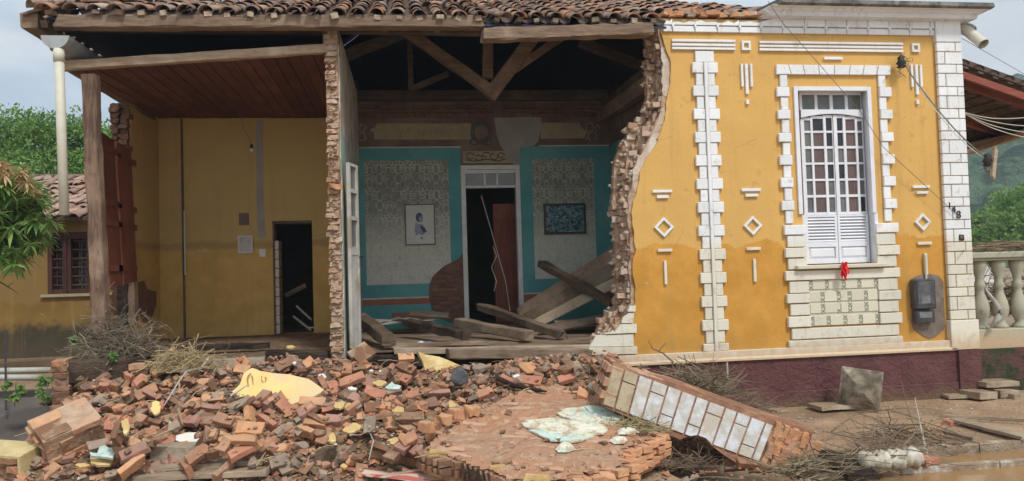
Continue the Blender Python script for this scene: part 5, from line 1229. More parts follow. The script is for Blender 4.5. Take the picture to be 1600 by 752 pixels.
# ================================================================ neighbouring low house at the left
NY = 5.0
nb = thing('neighbour_house', (-7.2, NY+2, 0), 'low yellow neighbour house with a loose clay tile roof and barred window', 'house')
ne = onY(120, 342, NY); nzb = .3
NZ = ne.z
b = MB(); wx0, wz0, wx1, wz1 = rxz(75, 363, 146, 459, NY); b.box(-13, NY, 0, wx0, NY+.25, NZ); b.box(wx1, NY, 0, -4.4, NY+.25, NZ); b.box(wx0, NY, 0, wx1, NY+.25, wz0); b.box(wx0, NY, wz1, wx1, NY+.25, NZ); b.box(-13, NY+.25, 0, -12.8, NY+5, NZ); b.box(-4.6, NY+.25, 0, -4.4, NY+5, NZ); b.box(-13, NY+5, 0, -4.4, NY+5.2, NZ)
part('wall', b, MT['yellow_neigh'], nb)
b = MB(); b.box(wx0-.1, NY-.06, wz0-.05, wx1+.35, NY, wz0); part('sill', b, MT['frieze_cream'], nb)
nw = bpy.data.objects.new('window', MB().box(wx0, NY+.14, wz0, wx1, NY+.16, wz1).mesh('window', MT['pane_dark'])); COL.objects.link(nw); setpar(nw, nb)
def nwp(n, x0, z0, x1, z1, y=NY-.02, t=.08): b = MB(); b.box(x0, y, z0, x1, y+t, z1); part(n, b, MT['window_brown'], nw)
for x in (wx0, wx0+(wx1-wx0)*.34, wx0+(wx1-wx0)*.42, wx1-.09): nwp('frame', x, wz0, x+.07, wz1)
nwp('frame', wx0+.071, wz1-.12, wx1-.091, wz1, NY-.015); nwp('frame', wx0+.071, wz0, wx1-.091, wz0+.08, NY-.015)
for k in range(1, 7): z = wz0+(wz1-wz0)*k/7; nwp('window_bar', wx0+.02, z-.014, wx1-.02, z+.014, NY+.02, .03)
for k in range(1, 6): x = wx0+(wx1-wx0)*k/6; nwp('window_bar', x-.01, wz0+.02, x+.01, wz1-.02, NY+.055, .02)
nr = bpy.data.objects.new('roof', MB().prism([(-13, NY-.3, NZ-.05), (-4.35, NY-.3, NZ-.05), (-4.35, NY+2.7, NZ+1.03), (-13, NY+2.7, NZ+1.03)], (0,0,.05)).prism([(-13, NY+2.7, NZ+1.03), (-4.35, NY+2.7, NZ+1.03), (-4.35, NY+5.5, NZ-.1), (-13, NY+5.5, NZ-.1)], (0,0,.048)).mesh('roof_deck', MT['tile_dark'])); COL.objects.link(nr); setpar(nr, nb)
MT['tile_light'] = brickmat('pinkish_pale_roof_tile', [(.42,.25,.18),(.56,.40,.31),(.34,.20,.15),(.60,.36,.25),(.48,.33,.26),(.30,.2,.16)], (.30,.22,.18), .5)  # lighter, pinker clay than the tiles of the main roof
TMN = [with_mat(m_, MT['tile_light']) for m_ in TM]
NS = 1.08/3.0; na = math.atan(NS)
for j in range(8):
    for i in range(22):
        x = -8.5+i*.19+rt.uniform(-.02,.02)
        if x > -4.4: continue
        y = NY-.18+j*.36; o = bpy.data.objects.new('roof_tile', TMN[rt.randrange(3)]); COL.objects.link(o); setpar(o, nr)
        o.location = (x, y+rt.uniform(-.06,.06), NZ+.02+(y-NY+.3)*NS+rt.uniform(0,.05)); o.rotation_euler = (na-.03+rt.gauss(0,.06), rt.gauss(0,.14), rt.gauss(0,.2)); o.scale = (1.05,1,1)
b = MB()
for i in range(14): x = -8.2+i*.3; o_ = tilemesh(n=4); M_ = Euler((0, 0, math.pi/2+rt.gauss(0,.05))).to_matrix(); b.add([Vector((x, NY+2.7, NZ+1.1))+M_@Vector(v) for v in o_.v], o_.f)
part('ridge_tiles', b, MT['tile'], nr, kind='stuff')

# ================================================================ vegetation
def foliage(name, C, Rr, n, size, aspect, mat, seed, parent=None, droop=0., clumps=40, tone=None, cull=None):
    g = np.random.default_rng(seed); C = np.array(C, float); Rr = np.array(Rr, float)
    u = g.normal(size=(clumps,3)); u /= np.linalg.norm(u, axis=1)[:,None]; cc = C+u*Rr*(g.random((clumps,1))**.28)*.88
    cr = g.uniform(.18, .42, clumps)*Rr.min(); idx = g.integers(0, clumps, n)
    v = g.normal(size=(n,3)); v /= np.linalg.norm(v, axis=1)[:,None]
    p = cc[idx]+v*(cr[idx][:,None])*(g.random((n,1))**.35)*np.array([1.15,1.15,.8])
    d = v*.7+g.normal(size=(n,3))*.6; d[:,2] -= droop; d /= np.linalg.norm(d, axis=1)[:,None]
    s = np.cross(d, g.normal(size=(n,3))); s /= np.linalg.norm(s, axis=1)[:,None]; nn_ = np.cross(d, s)
    L_ = size*g.uniform(.6, 1.3, n)[:,None]; w_ = L_*aspect
    a = p-d*L_*.5; bq = p+s*w_*.5+nn_*w_*.12; c_ = p+d*L_*.5; e = p-s*w_*.5+nn_*w_*.12
    V = np.stack([a, bq, c_, e], 1).reshape(-1,3); me = bpy.data.meshes.new(name); q = np.arange(n)*4
    me.vertices.add(4*n); me.vertices.foreach_set('co', V.ravel()); me.loops.add(4*n); me.loops.foreach_set('vertex_index', np.arange(4*n)); me.polygons.add(n); me.polygons.foreach_set('loop_start', q)
    at = me.attributes.new('tone', 'FLOAT', 'FACE'); tn = np.clip(g.normal(.45, .16, n)+(g.random(clumps)[idx]-.5)*.5, 0, 1); at.data.foreach_set('value', tn.astype(np.float32))
    me.materials.append(mat); me.update(calc_edges=True); me.validate(); o = bpy.data.objects.new(name, me); COL.objects.link(o)
    if parent: setpar(o, parent)
    return o
def trunk(parent, base, top, r, seed, limbs=5):
    rr = random.Random(seed); b = MB(); base = Vector(base); top = Vector(top); P = [base.lerp(top, i/6)+Vector((rr.gauss(0,.03),rr.gauss(0,.03),0))*(top-base).length*.3*(i > 0) for i in range(7)]
    b.tube(P, r, 8, r1=r*.45)
    for k in range(limbs):
        s_ = P[3+k % 3]; d = Vector((rr.gauss(0,1), rr.gauss(0,1), rr.uniform(.4,1.2))).normalized()*(top-base).length*.45; b.tube([s_, s_+d*.5+Vector((0,0,.05)), s_+d], r*.4, 6, r1=r*.12)
    return part('trunk', b, MT['bark'], parent, True)
def tree(lab, c, Rr, n, size, mat, seed, base_z=0, aspect=.45, name='broad_tree', clumps=60, droop=.1):
    t = thing(name, (c[0], c[1], base_z), lab, 'tree'); trunk(t, (c[0], c[1], base_z), (c[0], c[1], c[2]), .05*Rr[2]+.1, seed)
    foliage('crown', c, Rr, n, size, aspect, mat, seed, t, droop, clumps); return t
def at(px, py, Y): return tuple(onY(px, py, Y))
c = at(58, 268, 15); tree('wide bright green tree above the neighbour roof, left of the downpipe', c, (2.3, 2., 1.9), 42000, .12, MT['leaf_tree'], 1, clumps=110)
c = at(-30, 258, 16); tree('green tree at the left edge behind the mango branches', c, (1.9, 1.8, 1.5), 18000, .13, MT['leaf_tree'], 2, clumps=70)
c = at(160, 262, 15.5); tree('green tree showing between the downpipe and the rough corner post', c, (1.7, 1.7, 1.45), 18000, .13, MT['leaf_tree'], 3, clumps=70)
mg = thing('mango_tree', (-6.9, 1.9, 0), 'mango tree reaching in from the left with long drooping leaves and pinkish tips', 'tree')
trunk(mg, (-6.9, 1.9, 0), (-6.5, 1.9, 3.6), .16, 9)
def rosettes(parent, spots, mat, nm, seed, ln=.26):
    """whorls of long mango leaves hanging from twig ends"""
    g = random.Random(seed); V = []; Fc = []; T = []
    for (c, s_) in spots:
        for k in range(15):
            az = g.uniform(0, 2*math.pi); el = g.uniform(-.75, .9); d = Vector((math.cos(az)*math.cos(el), math.sin(az)*math.cos(el), math.sin(el))); L_ = ln*s_*g.uniform(.7, 1.2)
            sd_ = d.cross(Vector((0,0,1))).normalized(); p = Vector(c); o_ = len(V); wd_ = L_*.10
            for i, (t, w_) in enumerate(((0,.25),(.3,1),(.65,.85),(1,.05))):
                q = p+d*L_*t-Vector((0,0,1))*L_*.38*t*t; V.append(tuple(q-sd_*wd_*w_)); V.append(tuple(q-Vector((0,0,wd_*w_*.35)))); V.append(tuple(q+sd_*wd_*w_))
            for i in range(3): Fc += [(o_+3*i, o_+3*i+1, o_+3*i+4, o_+3*i+3), (o_+3*i+1, o_+3*i+2, o_+3*i+5, o_+3*i+4)]; 
            T += [g.uniform(0,1)]*6
    me = bpy.data.meshes.new(nm); me.from_pydata(V, [], Fc); at_ = me.attributes.new('tone', 'FLOAT', 'FACE'); at_.data.foreach_set('value', T); me.materials.append(mat); me.update(); o = bpy.data.objects.new(nm, me); COL.objects.link(o); setpar(o, parent)
g = random.Random(4); sp = []
outl = [(0,262),(25,268),(50,285),(66,300),(78,330),(86,350),(80,372),(58,385),(48,405),(25,418),(0,410)]
for k in range(430):
    px_, py_ = g.uniform(-150, 86), g.uniform(262, 420)
    lim = 86-max(0, 330-py_)*.75-max(0, py_-352)*.95
    if px_ > lim or (px_ > 0 and py_ > 418): continue
    sp.append((onY(px_, py_, 1.9+g.uniform(-.6,.6)), g.uniform(.7,1.1)))
rosettes(mg, sp, MT['leaf_mango'], 'leaves', 5)
rosettes(mg, [(onY(g.uniform(*a), g.uniform(*b_), 1.3+g.uniform(-.2,.2)), .6) for a, b_ in [((-6,12),(255,278))]*6+[((30,50),(262,290))]*7+[((44,56),(290,305))]*3+[((-20,0),(262,280))]*4], MT['leaf_flush'], 'young_leaves', 6)
b = MB()
for k in range(9):
    e = onY(g.uniform(-10, 70), g.uniform(290, 400), 1.9); b.tube([Vector((-6.6, 1.9, 3.2)), (Vector((-6.6, 1.9, 3.2))+e)/2+Vector((0,0,.2)), e], .03, 5, r1=.008)
part('branches', b, MT['bark'], mg)
b = MB(); b.tube([onY(-10, 435, 2.2), onY(12, 448, 2.2), onY(28, 458, 2.1)], .012, 5, r1=.003); b.tube([onY(12, 448, 2.2), onY(20, 442, 2.1)], .006, 4); part('twig', b, MT['bark'], mg)
# right background
c = at(1556, 372, 22); tree('sunlit green bush-like tree behind the balustrade', c, (2.0, 1.6, 1.3), 9000, .2, MT['leaf_bush'], 21, .5, clumps=60)
c = at(1602, 345, 26); tree('taller dark green tree at the right edge behind the balustrade', c, (1.6, 2, 2.1), 9000, .22, MT['leaf_tree'], 22, .5, clumps=60)
c = at(1512, 378, 20); tree('low shrub hugging the corner pillar behind the balustrade', c, (1.0, 1., .7), 4000, .18, MT['leaf_bush'], 23, .5, clumps=40)
b = MB(); c = onY(1522, 349, 34); b.box(c.x-2, 34, 0, c.x+1.2, 38, c.z); hs = thing('distant_white_house', (c.x, 36, 0), 'sliver of a distant white house below the hill', 'house'); part('wall', b, MT['white_wood'], hs)
b = MB(); b.prism([(c.x-2.2, 33.8, c.z), (c.x+1.4, 33.8, c.z), (c.x+1.4, 36, c.z+.35), (c.x-2.2, 36, c.z+.35)], (0,0,.1)); part('roof', b, MT['concrete_pale'], hs)

# ================================================================ ground, pavement, kerbs, puddles, hill
yk1 = onZ(1500, 693, .03).y; yk2 = onZ(1500, 724, .0).y
print('kerb', yk1, yk2)
def gz(x, y):
    return gz0(x, y)-.36*math.exp(-((x-3.15)/.72)**4-((y+2.1)/.62)**4)
def gz0(x, y):
    n1 = mnoise.noise(Vector((x*.7, y*.9, 1)))*.02+mnoise.noise(Vector((x*3, y*3, 5)))*.01
    if x > 3.4 and y < yk1-.02: return -.085+n1*1.2+(.05*max(0, mnoise.noise(Vector((x*.8, y*1.7, 9)))))
    if abs(x) > 30 or y > 9: return -.05
    return n1
xs = list(np.concatenate([[-900,-300,-120,-60,-30,-15], np.arange(-9, 3.36, .12), [3.38,3.42], np.arange(3.5, 13, .12), [16,30,60,120,300,900]]))
ys = list(np.concatenate([[-60,-30,-18,-12,-9,-7], np.arange(-6, yk1-.08, .12), [yk1-.04, yk1-.001], np.arange(yk1+.1, 1, .12), [2,4,7,10,20,40,80,160,400,1500]]))
b = MB(); b.v = [(x, y, gz(x, y)) for y in ys for x in xs]; nx = len(xs)
b.f = [(j*nx+i, j*nx+i+1, (j+1)*nx+i+1, (j+1)*nx+i) for j in range(len(ys)-1) for i in range(nx-1)]; b.m = [0]*len(b.f); struct('ground', b, MT['mud'], True)
b = MB(); b.box(3.5, -7.5, -.2, 16, yk1-.05, -.062); struct('puddle_water', b, MT['water'])
kerbm = simple('worn_kerb_stone', (.33,.25,.17), (.24,.17,.11), 7, .6, .02, 25, .35, (.50,.45,.38))
def kerb(name, p0, p1, w_, h_, sd, seglen=.9):
    p0 = Vector(p0); p1 = Vector(p1); n_ = max(1, int((p1-p0).length/seglen)); ks = bpy.data.objects.new('kerb_row', MB().prism([p0+Vector((0,.02,-.2)), p1+Vector((0,.02,-.2)), p1+Vector((0,.02,-.1)), p0+Vector((0,.02,-.1))], (0, .04, 0)).mesh('k', MT['mud'])); COL.objects.link(ks); ks['kind'] = 'structure'
    for i in range(n_): 
        a, c_ = p0.lerp(p1, (i+.006)/n_), p0.lerp(p1, (i+.994)/n_); part('kerb_stone', rough(timber(a, c_, w_, h_, seed=sd+i, wear=.012, seg=6), .006, 9), kerbm, ks)
kerb('kerb', (4.55, yk1, -.03), (11, yk1+.0, -.03), .07, .11, 200); kerb('kerb', (4.3, yk2+.03, -.06), (11, yk2-.0, -.05), .06, .10, 300)
g = np.random.default_rng(8); azs = np.radians(np.linspace(18, 80, 260)); rs = np.linspace(110, 430, 150)
b = MB()
for r in rs:
    for a in azs:
        x, y = r*math.sin(a), r*math.cos(a)-9
        hgt = max(0, (r-115)/300)**.85*105*(.8+.25*mnoise.noise(Vector((x*.006, y*.006, 2))))*(1 if r < 400 else .96)
        hgt += mnoise.noise(Vector((x*.05, y*.05, 7)))*2.5+mnoise.noise(Vector((x*.17, y*.17, 3)))*4.0
        b.v.append((x, y, max(-1., hgt-1)))
na_ = len(azs); b.f = [(j*na_+i, j*na_+i+1, (j+1)*na_+i+1, (j+1)*na_+i) for j in range(len(rs)-1) for i in range(na_-1)]; b.m = [0]*len(b.f); struct('hill', b, MT['hill'], True)
# ================================================================ rubble mound
def sst(a, b_, v): t = np.clip((v-a)/(b_-a), 0, 1); return t*t*(3-2*t)
GX0, GY0, GS = -4.8, -3.6, .02; GNX, GNY = 440, 200
gx = GX0+GS*np.arange(GNX); gy = GY0+GS*np.arange(GNY); GXX, GYY = np.meshgrid(gx, gy)
def mound_h(X, Y):
    h = .84*np.clip((Y+2.45)/2.3, 0, 1)**.9
    h = np.minimum(h, .86)
    h *= 1-.20*sst(-.42, -.1, Y)*sst(-.7, -.3, X)
    h *= sst(-4.25, -3.35, X)
    h *= 1-sst(2.3, 3.3, X)
    h += .05*np.sin(X*2.1+1)*np.sin(Y*2.7)*sst(0, .2, h)
    return h
HG = mound_h(GXX, GYY)
for j in range(0, GNY):
    for i in range(0, GNX):
        if (i % 2) == 0: HG[j, i] += mnoise.noise(Vector((gx[i]*5, gy[j]*5, 2)))*.035
        else: HG[j, i] += mnoise.noise(Vector((gx[i]*5, gy[j]*5, 2)))*.035
b = MB(); st_ = 3; ii = range(0, GNX, st_); jj = range(0, GNY, st_)
b.v = [(gx[i], gy[j], float(HG[j, i])-.02) for j in jj for i in ii]; ni = len(ii)
for j in range(len(jj)-1):
    for i in range(ni-1):
        q = (j*ni+i, j*ni+i+1, (j+1)*ni+i+1, (j+1)*ni+i)
        if max(b.v[k][2] for k in q) > .015: b.f.append(q); b.m.append(0)
struct('rubble_mound', b, MT['mound'], True)
HG0 = HG.copy()
def hat(x, y): i = int((x-GX0)/GS); j = int((y-GY0)/GS); return float(HG[j, i]) if 0 <= i < GNX and 0 <= j < GNY else 0.
def hit(px, py, lift=0.):
    d = Vector(ray(px, py)); d.normalize(); p = Vector(CAM)+d*4.0
    while p.y < .4:
        if p.z < hat(p.x, p.y)+lift: return p
        p += d*.015
    return p
def place(x, y, half, tiltn=None, rr=None, yaw=0., add=True, sink=.3, zup=None):
    """drop a piece (half sizes) onto the height field, leaning with what is under it"""
    r = max(half[0], half[1]); i0, i1 = int((x-r-GX0)/GS), int((x+r-GX0)/GS)+1; j0, j1 = int((y-r-GY0)/GS), int((y+r-GY0)/GS)+1
    i0, j0 = max(i0, 0), max(j0, 0); i1, j1 = min(i1, GNX), min(j1, GNY)
    X, Y = GXX[j0:j1, i0:i1]-x, GYY[j0:j1, i0:i1]-y; c, s = math.cos(yaw), math.sin(yaw); u = X*c+Y*s; v = -X*s+Y*c
    m = (abs(u) < half[0]) & (abs(v) < half[1]); return i0, i1, j0, j1, m, u, v
def settle(x, y, half, yaw, tilt=None, sink=.35, update=True):
    i0, i1, j0, j1, m, u, v = place(x, y, half, yaw=yaw)
    if m.sum() < 3: return None
    Z = HG[j0:j1, i0:i1][m]; A = np.stack([u[m], v[m], np.ones(m.sum())], 1); co, *_ = np.linalg.lstsq(A, Z, rcond=None)
    gu, gv = np.clip(co[0], -.9, .9), np.clip(co[1], -.9, .9)
    if tilt: gu += tilt[0]; gv += tilt[1]
    zc = np.percentile(Z-gu*u[m]-gv*v[m], 60)
    n = Vector((-gu, -gv, 1)).normalized(); cz = zc+half[2]*(1-sink)/max(.5, n.z)
    if update:
        top = cz+gu*u+gv*v+half[2]*.95/max(.5, n.z); sub = HG[j0:j1, i0:i1]; sub[m] = np.maximum(sub[m], np.minimum(top[m], sub[m].max()+.14))
    c, s = math.cos(yaw), math.sin(yaw); ux = Vector((1, 0, gu)).normalized(); nz = n; vy = nz.cross(ux)
    Rz = Matrix.Rotation(yaw, 3, 'Z'); M_ = Matrix((Rz@ux, Rz@vy, Rz@nz)).transposed()
    return Vector((x, y, cz)), M_
TOP = []          # every loose piece: (object, px, py, tone, size words)
LM = [(430,600,'the big yellow plaster slab'),(115,672,'the coursed brick lump at the left'),(294,685,'the white plaster flake'),(160,580,'the dark charred log'),(614,603,'the aqua painted scrap'),(278,710,'the squared concrete block'),
      (320,742,'the muddy double board'),(690,572,'the smaller yellow slab'),(760,680,'the flat brick wall slab'),(525,540,'the torn brick wall end'),(280,560,'the straw clump'),(790,603,'the black root'),(985,620,'the tilted white-faced wall block'),
      (162,712,'the aqua and yellow scrap'),(820,545,'the parlour floor joists'),(570,545,'the mortar-caked tile slab'),(490,705,'the earth clod'),(600,745,'the red and white cloth'),(640,655,'the large dark brick'),(20,700,'the yellow-edged chunk'),(1100,600,'the twig tangle'),(1340,620,'the stone pillar cap')]
def where(px, py, z=None):
    l = min(LM, key=lambda q: (q[0]-px)**2+((q[1]-py)*1.6)**2); dx_, dy_ = px-l[0], (py-l[1])*1.6; d = math.hypot(dx_, dy_)
    if abs(dx_) > abs(dy_)*1.8: w_ = 'right of' if dx_ > 0 else 'left of'
    elif abs(dy_) > abs(dx_)*1.8: w_ = 'in front of' if dy_ > 0 else 'behind'
    else: w_ = ('front ' if dy_ > 0 else 'rear ')+('right' if dx_ > 0 else 'left')+' of'
    q = 'close ' if d < 34 else ('' if d < 75 else 'away ')
    return q+w_+' '+l[2]
TON = {'o':('orange','brick_orange'),'r':('red','brick_red'),'b':('brown','brick_brown'),'m':('mauve','brick_mauve'),'g':('mortar-caked','brick_grey'),'n':('rusty','brick')}
def loose(kind, tone, loc, M_, sc_=(1,1,1), pose='flat', pxy=None):
    if kind == 'c':
        me = chunkmesh(R_.randrange(7), MT[TON[tone][1]])
    else: me = shared(kind, R_.randrange(10 if kind == 'b' else 7), MT[TON[tone][1]])
    o = bpy.data.objects.new({'b':'brick','h':'brick','c':'brick_fragment'}[kind], me); COL.objects.link(o); o.location = loc; o.rotation_euler = M_.to_euler(); o.scale = sc_
    o['category'] = 'brick' if kind != 'c' else 'brick fragment'; o['group'] = 'loose bricks and fragments in the rubble heap'
    px_, py_ = pxy or proj(loc)
    TOP.append([o, px_, py_, TON[tone][0], {'b':'whole brick','h':'half brick','c':'broken chunk'}[kind], pose]); return o
CHK = {}
def chunkmesh(i, mat):
    if (i, mat.name) in CHK: return CHK[(i, mat.name)]
    r = random.Random(900+i); bm = bmesh.new(); 
    for k in range(16): v = Vector((r.gauss(0,1), r.gauss(0,1), r.gauss(0,1))).normalized(); bm.verts.new((v.x*.07*r.uniform(.75,1.15), v.y*.055*r.uniform(.75,1.1), v.z*.042*r.uniform(.75,1.1)))
    bmesh.ops.convex_hull(bm, input=bm.verts); bmesh.ops.bevel(bm, geom=list(bm.edges), offset=.003, segments=1, affect='EDGES')
    me = bpy.data.meshes.new('chunk'); bm.to_mesh(me); bm.free(); me.materials.append(mat); CHK[(i, mat.name)] = me; return me

# --- the fallen wall slab in the middle, its broken brick side up
SLG = .24
def onslab(px, py, dz=0.):
    d = Vector(ray(px, py)); c = Vector(CAM); n = Vector((0, -SLG, 1)); t = (.33+SLG*2.7+dz-n.dot(c))/n.dot(d); return c+d*t
slab = thing('fallen_wall_slab', (1.6, -2.2, 0), 'large flat slab of fallen brick wall with yellow plaster on its near edge', 'wall slab')
so_ = [(660,703),(684,677),(704,668),(722,655),(762,634),(800,614),(850,601),(905,604),(945,625),(985,648),(1040,672),(1016,687),(966,709),(990,721),(973,729),(938,738),(897,747),(858,753),(830,760),(762,737),(700,714)]
sp_ = [onslab(x, y) for x, y in so_]
b = MB(); nS = len(sp_); ctr = sum(sp_, Vector())/nS
fine = []
for a, c_ in zip(sp_, sp_[1:]+sp_[:1]):
    k = max(1, int((c_-a).length/.07)); fine += [a.lerp(c_, i/k)+Vector((mnoise.noise(a*3+Vector((i*.7,0,0)))*.035, mnoise.noise(a*3+Vector((0,i*.7,4)))*.035, 0)) for i in range(k)]
b.prism([p-Vector((0,0,.02)) for p in fine], (0, .03, -.26)); core_s = part('slab_core', b, MT['slab_core'], slab)
# surface mortar: a fine uneven sheet between the bricks
poly2 = [Vector((p.x, 0, p.y)) for p in sp_]
def in2(x, y): return inside(x, y, poly2)
x0_, x1_ = min(p.x for p in sp_), max(p.x for p in sp_); y0_, y1_ = min(p.y for p in sp_), max(p.y for p in sp_)
b = MB(); stp_ = .035; nx_ = int((x1_-x0_)/stp_)+2; ny_ = int((y1_-y0_)/stp_)+2
for j in range(ny_):
    for i in range(nx_):
        x, y = x0_+i*stp_, y0_+j*stp_; b.v.append((x, y, .33+SLG*(y+2.7)+.002+mnoise.noise(Vector((x*4, y*4, 1)))*.018+mnoise.noise(Vector((x*11, y*16, 4)))*.016))
for j in range(ny_-1):
    for i in range(nx_-1):
        if all(in2(x0_+(i+a)*stp_, y0_+(j+c_)*stp_) for a, c_ in ((0,0),(1,0),(0,1),(1,1))): b.f.append((j*nx_+i, j*nx_+i+1, (j+1)*nx_+i+1, (j+1)*nx_+i)); b.m.append(0)
part('mortar_bed', b, MT['slab_core'], slab)
yawS = math.radians(-14); cS, sS = math.cos(yawS), math.sin(yawS); tiltS = math.atan(SLG); nb_ = 0
for j in range(-34, 36):
    for i in range(-9, 10):
        u_, v_ = i*.252+(j % 2)*.126, j*.0735; x, y = 1.6+u_*cS-v_*sS, -2.1+u_*sS+v_*cS
        if not in2(x, y) or not in2(x+.1*cS, y+.1*sS) or not in2(x-.1*cS, y-.1*sS) or rb.random() < .34+.4*(mnoise.noise(Vector((x*1.6, y*1.6, 3))) > .1) or nb_ > 290 or min((Vector((x, y, 0))-Vector((p_.x, p_.y, 0))).length for p_ in fine) < .09*rb.random(): continue
        nb_ += 1
        M_ = Matrix.Rotation(tiltS, 3, 'X')@Matrix.Rotation(yawS+rb.uniform(-.03,.03), 3, 'Z')@Matrix.Rotation(math.pi/2, 3, 'X')
        o = brick_child(slab, (x, y, .33+SLG*(y+2.7)-.056+mnoise.noise(Vector((x*2, y*2, 6)))*.014+rb.uniform(-.006,.006)), (M_@Matrix.Rotation(rb.uniform(-.05,.05), 3, 'X')@Matrix.Rotation(rb.uniform(-.04,.04), 3, 'Y')).to_euler(), 'b', MT['slab_brick'])
# bricks along its near broken side
edge = [(1036,674),(1018,687),(968,709),(992,721),(973,730),(938,739),(897,748)]
for a, c_ in zip(edge, edge[1:]):
    A_, B_ = onslab(*a), onslab(*c_); k = max(1, int((B_-A_).length/.075)); ang = math.atan2((B_-A_).y, (B_-A_).x)
    for i in range(k):
        for lay in range(3):
            p = A_.lerp(B_, (i+.5)/k)+Vector((0, .05, -.035-.065*lay)); brick_child(slab, p+Vector((0, rb.uniform(-.03,.02), 0)), (rb.uniform(-.1,.1), rb.uniform(-.1,.1), ang+math.pi/2+rb.uniform(-.15,.15)), 'b', MT['brick_orange'], (.8,1,1))
# yellow plaster patches on the near left edge
for pts in ([(672,702),(712,708),(716,736),(712,752),(690,748),(664,738),(668,715)],[(766,728),(790,727),(797,738),(800,768),(766,768)],[(812,764),(822,741),(858,744),(862,775),(815,778)]):
    base = sum((onslab(*p) for p in pts[:2]), Vector())/2; yy = base.y-.03
    P_ = [onY(x, y, yy-.01+(.1 if x < 700 else 0)*0) for x, y in pts]; b = MB(); b.prism(P_, (0, .025, 0)); part('plaster_patch', b, MT['yscrap'], slab)
for a, c_ in (((664,706),(700,716)),((716,716),(766,736))):
    A_, B_ = onslab(*a), onslab(*c_)
    for i in range(4):
        p = A_.lerp(B_, i/4); brick_child(slab, p+Vector((0,.06,-.05)), (0,0,math.pi/2+.2), 'b', MT['brick_brown']); brick_child(slab, p+Vector((0,.06,-.12)), (0,0,math.pi/2+.2), 'b', MT['brick_brown'])
for q in ((692,664),(714,655),(740,650),(668,676)): p = onslab(*q)+Vector((0,0,.05)); brick_child(slab, p, (.1, .1, .6), 'h', MT['brick_orange'], (1.1,1,1.6))
for i in range(6):
    x = 722+i*8; b = MB(); b.tube([onslab(x, 722+i*3)+Vector((0,-.04,.0)), onslab(x+2, 722+i*3)+Vector((0,-.09,-.08)), onslab(x, 722+i*3)+Vector((0,-.1,-.22))], .012, 5, r1=.006); part('hanging_lath', b, MT['wood_log'], slab)
# white and aqua plaster left on its top
for pts, m_, nm in (([(815,664),(822,657),(845,655),(870,652),(885,656),(912,654),(935,660),(950,668),(950,674),(930,680),(905,688),(880,690),(860,684),(838,677),(842,671)],'flaked','white_plaster_sheet'),
                ([(871,646),(880,638),(905,636),(930,633),(956,640),(972,652),(958,664),(920,659),(890,656)],'flaked','white_plaster_sheet'),([(830,671),(850,673),(880,680),(895,687),(870,689),(845,682)],'cyan_scrap','aqua_plaster_sheet'),
                ([(915,634),(945,636),(972,650),(968,658),(945,652),(925,645)],'cyan_scrap','aqua_plaster_sheet')):
    P_ = [onslab(x, y, .022 if m_ == 'flaked' else .032) for x, y in pts]; F_ = []
    for a, c_ in zip(P_, P_[1:]+P_[:1]): F_ += [a.lerp(c_, q_)+Vector((rb.uniform(-.025,.025), rb.uniform(-.02,.02), rb.uniform(-.004,.004))) for q_ in (0,.25,.5,.75)]
    b = MB(); b.prism(F_, (0, 0, -.014)); part(nm, b, MT[m_], slab)
for pts, lab in (([(868,702),(874,696),(884,694),(896,697),(900,703),(888,707),(872,707)],'small white plaster lump alone on the flat brick wall slab'),([(952,689),(968,686),(981,688),(976,693),(960,694)],'cream flake near the right edge of the flat brick wall slab'),([(964,674),(985,672),(1000,676),(985,679),(966,679)],'cream flake right under the tilted wall block on the flat slab')):
    b = MB(); P_ = [onslab(x, y, .02) for x, y in pts]; cc = sum(P_, Vector())/len(P_); o_ = len(b.v); b.v = [tuple(p) for p in P_]+[tuple(p.lerp(cc, .4)+Vector((0,0,.035))) for p in P_]; n_ = len(P_)
    b.f = [(i, (i+1) % n_, n_+(i+1) % n_, n_+i) for i in range(n_)]+[tuple(range(n_, 2*n_)), tuple(range(n_))[::-1]]; b.m = [0]*len(b.f); single('plaster_flake', b, MT['flaked'], lab, 'plaster flake')
for i_ in range(260):
    x, y = rb.uniform(x0_, x1_), rb.uniform(y0_, y1_)
    if not in2(x, y): continue
    dd_ = min((Vector((x, y, 0))-Vector((p_.x, p_.y, 0))).length for p_ in fine)
    if dd_ > .22 and rb.random() < .82: continue
    brick_child(slab, (x, y, .33+SLG*(y+2.7)+rb.uniform(-.01,.02)), (rb.uniform(-.5,.5), rb.uniform(-.5,.5), rb.uniform(0,3)), 'h', MT['slab_brick'] if rb.random() < .6 else MT['brick_brown'], (rb.uniform(.2,.6), rb.uniform(.25,.6), rb.uniform(.3,.7)))
# register the slab in the height field
for j in range(GNY):
    for i in range(GNX):
        if in2(gx[i], gy[j]): HG[j, i] = max(HG[j, i], .33+SLG*(gy[j]+2.7))

